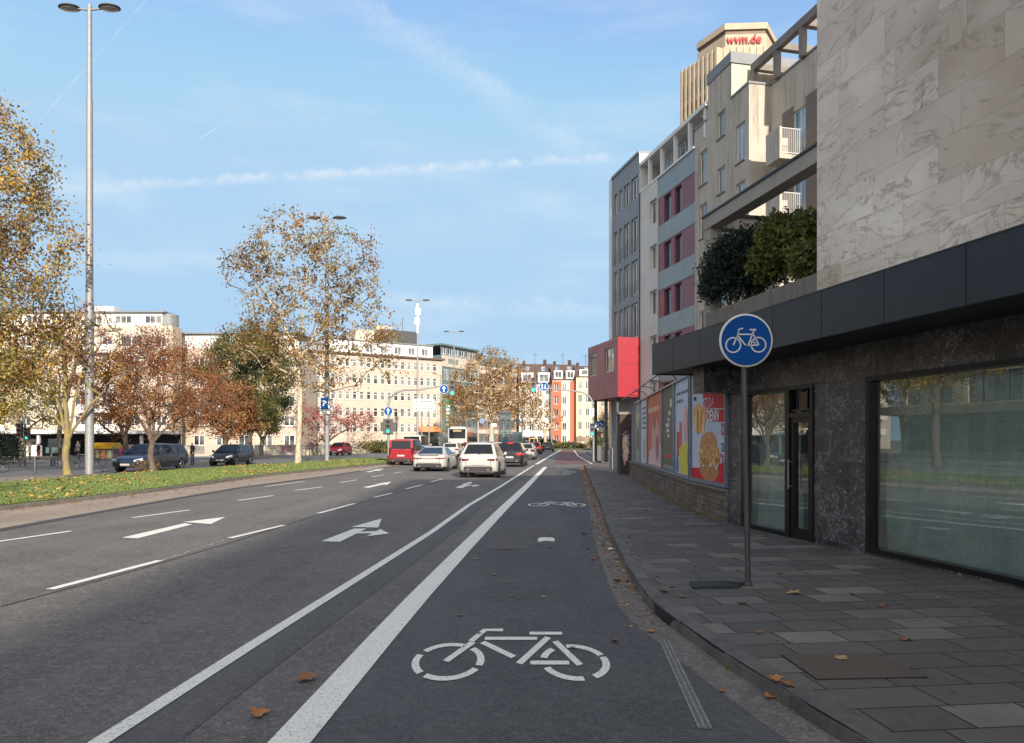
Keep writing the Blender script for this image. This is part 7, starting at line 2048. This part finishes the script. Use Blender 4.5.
for px, Y, lb in ((568.8, 138, 'left of the two cyclists riding away on the red cycle path'), (575, 130, 'right of the two cyclists riding away on the red cycle path')):
    bicycle('bicycle ridden by the ' + lb.split(' riding')[0], (XX(px, Y), Y, .02), 0); person('person in dark clothes, ' + lb, (XX(px, Y), Y - .25, .06), 0, C_('dark_navy_coat', (.02, .025, .04)), C_('dark_trousers', (.02, .02, .025)), 'sit')
bicycle('bicycle cut off by the left edge, parked on the opposite side path', (XX(-8, 39.5), 39.5, .01), -pi / 2 + .1)
bicycle('dark bicycle leaning behind the mossy tree', (XX(73.5, 47), 47, .01), pi / 2 + .4)
bicycle('dark bicycle locked behind the nearest lamp column', (XX(97, 50), 50, .01), 1.2)
# bicycle stands
for px, Y in ((66, 46.5), (83, 49)):
    b = MB(); b.path([(-.4, 0, 0), (-.4, 0, .7), (-.3, 0, .8), (.3, 0, .8), (.4, 0, .7), (.4, 0, 0)], .03, 8); o = b.build('bicycle_stand', M_metal, loc=(XX(px, Y), Y, .01)); tag(o, 'steel hoop bicycle stand ' + ('behind the mossy trunk' if px < 70 else 'left of the nearest lamp column'), 'bicycle stand')

# ------------------------------------------------------------------ fallen leaves, weeds, litter
def leaf_mesh(seed, m):
    r = random.Random(seed); pts = []
    n = 15
    for i in range(n):
        a = 2 * pi * i / n; k = (1 if i % 3 == 0 else .62 if i % 3 == 1 else .5) * r.uniform(.8, 1.1); 
        if i == 11: k = 1.1
        pts.append((cos(a) * k * .5, sin(a) * k * .45))
    c = r.uniform(.25, .6); b = MB(); vs = [(x, y, .05 + c * (x * x * .9 + .35 * y * y * (1 if seed % 2 else -.4)) + r.uniform(0, .07)) for x, y in pts] + [(0, 0, .03)]
    b.add(vs, [(i, (i + 1) % n, n) for i in range(n)]); return b


Fl = [mat('dry_leaf_brown', (.20, .085, .03), .7, nz=(60, .3)), mat('dry_leaf_orange', (.34, .13, .03), .7, nz=(60, .3)), mat('dry_leaf_tan', (.32, .2, .09), .7, nz=(60, .3)), mat('dry_leaf_yellow', (.5, .32, .05), .7, nz=(60, .3))]
protos = []
for i in range(8):
    o = leaf_mesh(i, None).build('fallen_leaf', Fl[(0, 1, 0, 2, 0, 0, 2, 1)[i]]); protos.append(o)
r = random.Random(12); spots = []
for px, py, s_ in ((305, 681, .17), (259, 715.5, .15), (614, 642.5, .10), (572.5, 649, .07), (664, 603, .13), (742, 604, .12), (672, 598, .09), (776, 697, .12), (786, 703, .12), (770, 699, .1), (506, 549.5, .12), (584, 535, .14), (593, 560, .12), (617, 582, .13),
                  (795, 594, .16), (779, 574, .1), (745, 583.5, .13), (717, 586, .1), (906, 640, .12), (840, 660, .12), (881, 607, .1), (853, 545 + 50, .1), (738, 571, .08), (650, 633, .1), (722, 676, .06), (690, 668, .05), (512, 597, .07), (543, 598, .07)):
    spots.append((*GP(px, py, .12 if px > 700 and py < 680 else 0), s_))
for _ in range(120):      # drifted into the gutter
    y = 8 + 42 * r.random() ** .8; xk = at_y(kerb, y); spots.append((xk - abs(r.gauss(0, .16)) - .02, y, r.uniform(.05, .12)))
for _ in range(14): y = 5 + 24 * r.random(); spots.append((at_y(kerb, y) - r.uniform(.3, 2.6), y, r.uniform(.05, .1)))
for _ in range(60): y = 4.6 + 26 * r.random(); xk = at_y(kerb, y); spots.append((xk + .2 + r.random() * min(3.4, max(.6, 7.35 - .205 * y - xk - .3)), y, r.uniform(.05, .10)))
for _ in range(22): spots.append((at_y(mf[2:], 20 + 20 * (q_ := r.random())) + r.uniform(.1, 1.6), 20 + 20 * q_, r.uniform(.1, .16)))
wallx = lambda y: 7.35 - .205 * y if y < 14.8 else (P2.x + (P1.x - P2.x) * (y - 14.8) / 2.9 if y < 17.7 else P1.x + (P0.x - P1.x) * (y - 17.7) / 15.9)
for i, (x, y, s_) in enumerate(spots):
    xk = at_y(kerb, y); z = .125 if x > xk + .0 else .012
    if x > wallx(y) - .05: continue
    c = protos[i % 8] if i < 8 else protos[i % 8].copy()
    if i >= 8: COL.objects.link(c)
    c.location = (x, y, z); s_ *= 1.15; c.scale = (s_, s_, s_); c.rotation_euler = (r.uniform(-.15, .15), r.uniform(-.15, .15), r.random() * 6.28)
    if y < 5.2 or s_ > .17: pass
    c['category'] = 'leaf'; c['group'] = 'fallen leaves on the ground'
    c['label'] = 'dry autumn leaf lying on the ' + ('pavement slabs' if x > xk else ('asphalt in the gutter along the kerb' if x > xk - .35 else ('dark cycle lane asphalt' if x > at_y(wl, y) else 'roadway asphalt left of the broad white line')))
# leaf litter on the lawn (uncountable) and along the far kerb
b = MB(); r = random.Random(77); n = 0
while n < 1900:
    y = 9 + 52 * r.random() ** 1.2; x = -24 + 17 * r.random()
    if not inside((x, y), med): continue
    if sin(x * .9 + y * .35) + sin(y * .7) < r.uniform(-1.0, 1.8): continue
    s_ = r.uniform(.04, .085); a = r.random() * 6.28; z = .17 + r.uniform(-.02, .05); tl = r.uniform(-.04, .04)
    b.add([(x + s_ * cos(a), y + s_ * sin(a), z + tl), (x - s_ * .7 * sin(a), y + s_ * .7 * cos(a), z), (x - s_ * cos(a), y - s_ * sin(a), z - tl), (x + s_ * .7 * sin(a), y - s_ * .7 * cos(a), z + .02)], [(0, 1, 2, 3)], r.choices((0, 1, 2, 3), (1, 2, 3, 4))[0]); n += 1
for _ in range(500):
    y = 14 + 36 * r.random(); x = at_y(mf[2:], y) + abs(r.gauss(0, .22)) + .02; s_ = r.uniform(.03, .06); a = r.random() * 6.28
    b.add([(x + s_ * cos(a), y + s_ * sin(a), .02), (x - s_ * .7 * sin(a), y + s_ * .7 * cos(a), .035), (x - s_ * cos(a), y - s_ * sin(a), .02), (x + s_ * .7 * sin(a), y - s_ * .7 * cos(a), .03)], [(0, 1, 2, 3)], r.choices((0, 1, 2, 3), (4, 2, 3, 1))[0])
for _ in range(3200):      # crumbs of leaf in the near gutter and by the wall foot
    y = 5 + 45 * r.random()
    if r.random() < .8: y = 7 + 43 * r.random(); x = at_y(kerb, y) - abs(r.gauss(0, .15)); z = .012
    else: y = 15 + 18 * r.random(); x = wallx(y) - .02 - abs(r.gauss(0, .12)); z = .125
    s_ = r.uniform(.012, .03) * (1 + y / 35); a = r.random() * 6.28; b.add([(x + s_ * cos(a), y + s_ * sin(a), z), (x - s_ * .7 * sin(a), y + s_ * .7 * cos(a), z + .008), (x - s_ * cos(a), y - s_ * sin(a), z)], [(0, 1, 2)], r.choices((0, 1, 2, 3), (5, 3, 2, 1))[0])
tag(b.build('leaf_litter', Fl), 'yellow and brown leaf litter strewn over the lawn and gutters', 'leaf litter', kind='stuff')
# weeds at the kerb joint and wall foot
b = MB(); r = random.Random(8)
def tuft(x, y, z, n, h_, sp):
    for _ in range(n):
        a = r.random() * 6.28; q_ = r.uniform(0, sp); X, Y_ = x + q_ * cos(a), y + q_ * sin(a); l = r.uniform(.5, 1) * h_; o_ = r.uniform(0, .6) * l; w_ = .004
        b.add([(X - w_, Y_, z), (X + w_, Y_, z), (X + o_ * cos(a), Y_ + o_ * sin(a), z + l)], [(0, 1, 2)], r.choice((0, 0, 1, 2)))


for px, py in ((784, 700), (727, 666)): g_ = GP(px, py, .03); tuft(g_[0] + .02, g_[1], .01, 26 if px > 750 else 12, .11 if px > 750 else .07, .05)
for _ in range(150): y = 14.9 + 17 * r.random(); tuft(wallx(y) - .03 - abs(r.gauss(0, .09)), y, .12, 6, .07, .05)
for _ in range(40): y = 4.5 + 12 * r.random(); tuft(at_y(kerb, y) + .17, y, .115, 4, .02, .03)
tag(b.build('weeds', M_grass), 'small green weeds in the joints along kerb and wall foot', 'weeds', kind='stuff')
for px, py, s_, lb in ((656, 470 + 27.5, .05, 'small pale scrap of paper at the foot of the poster wall'), (611, 551 - 1, .05, 'small white scrap of litter in the gutter')):
    g_ = GP(px if px < 650 else 684, py if px < 650 else 505, .0); bb = MB(); bb.add([(-.05, -.03, 0), (.04, -.035, .02), (.05, .03, .005), (-.03, .035, .025), (0, 0, .03)], [(0, 1, 4), (1, 2, 4), (2, 3, 4), (3, 0, 4)]); o = bb.build('litter', M_signwhite, loc=(g_[0], g_[1], .125 if px > 650 else .01)); tag(o, lb, 'litter')
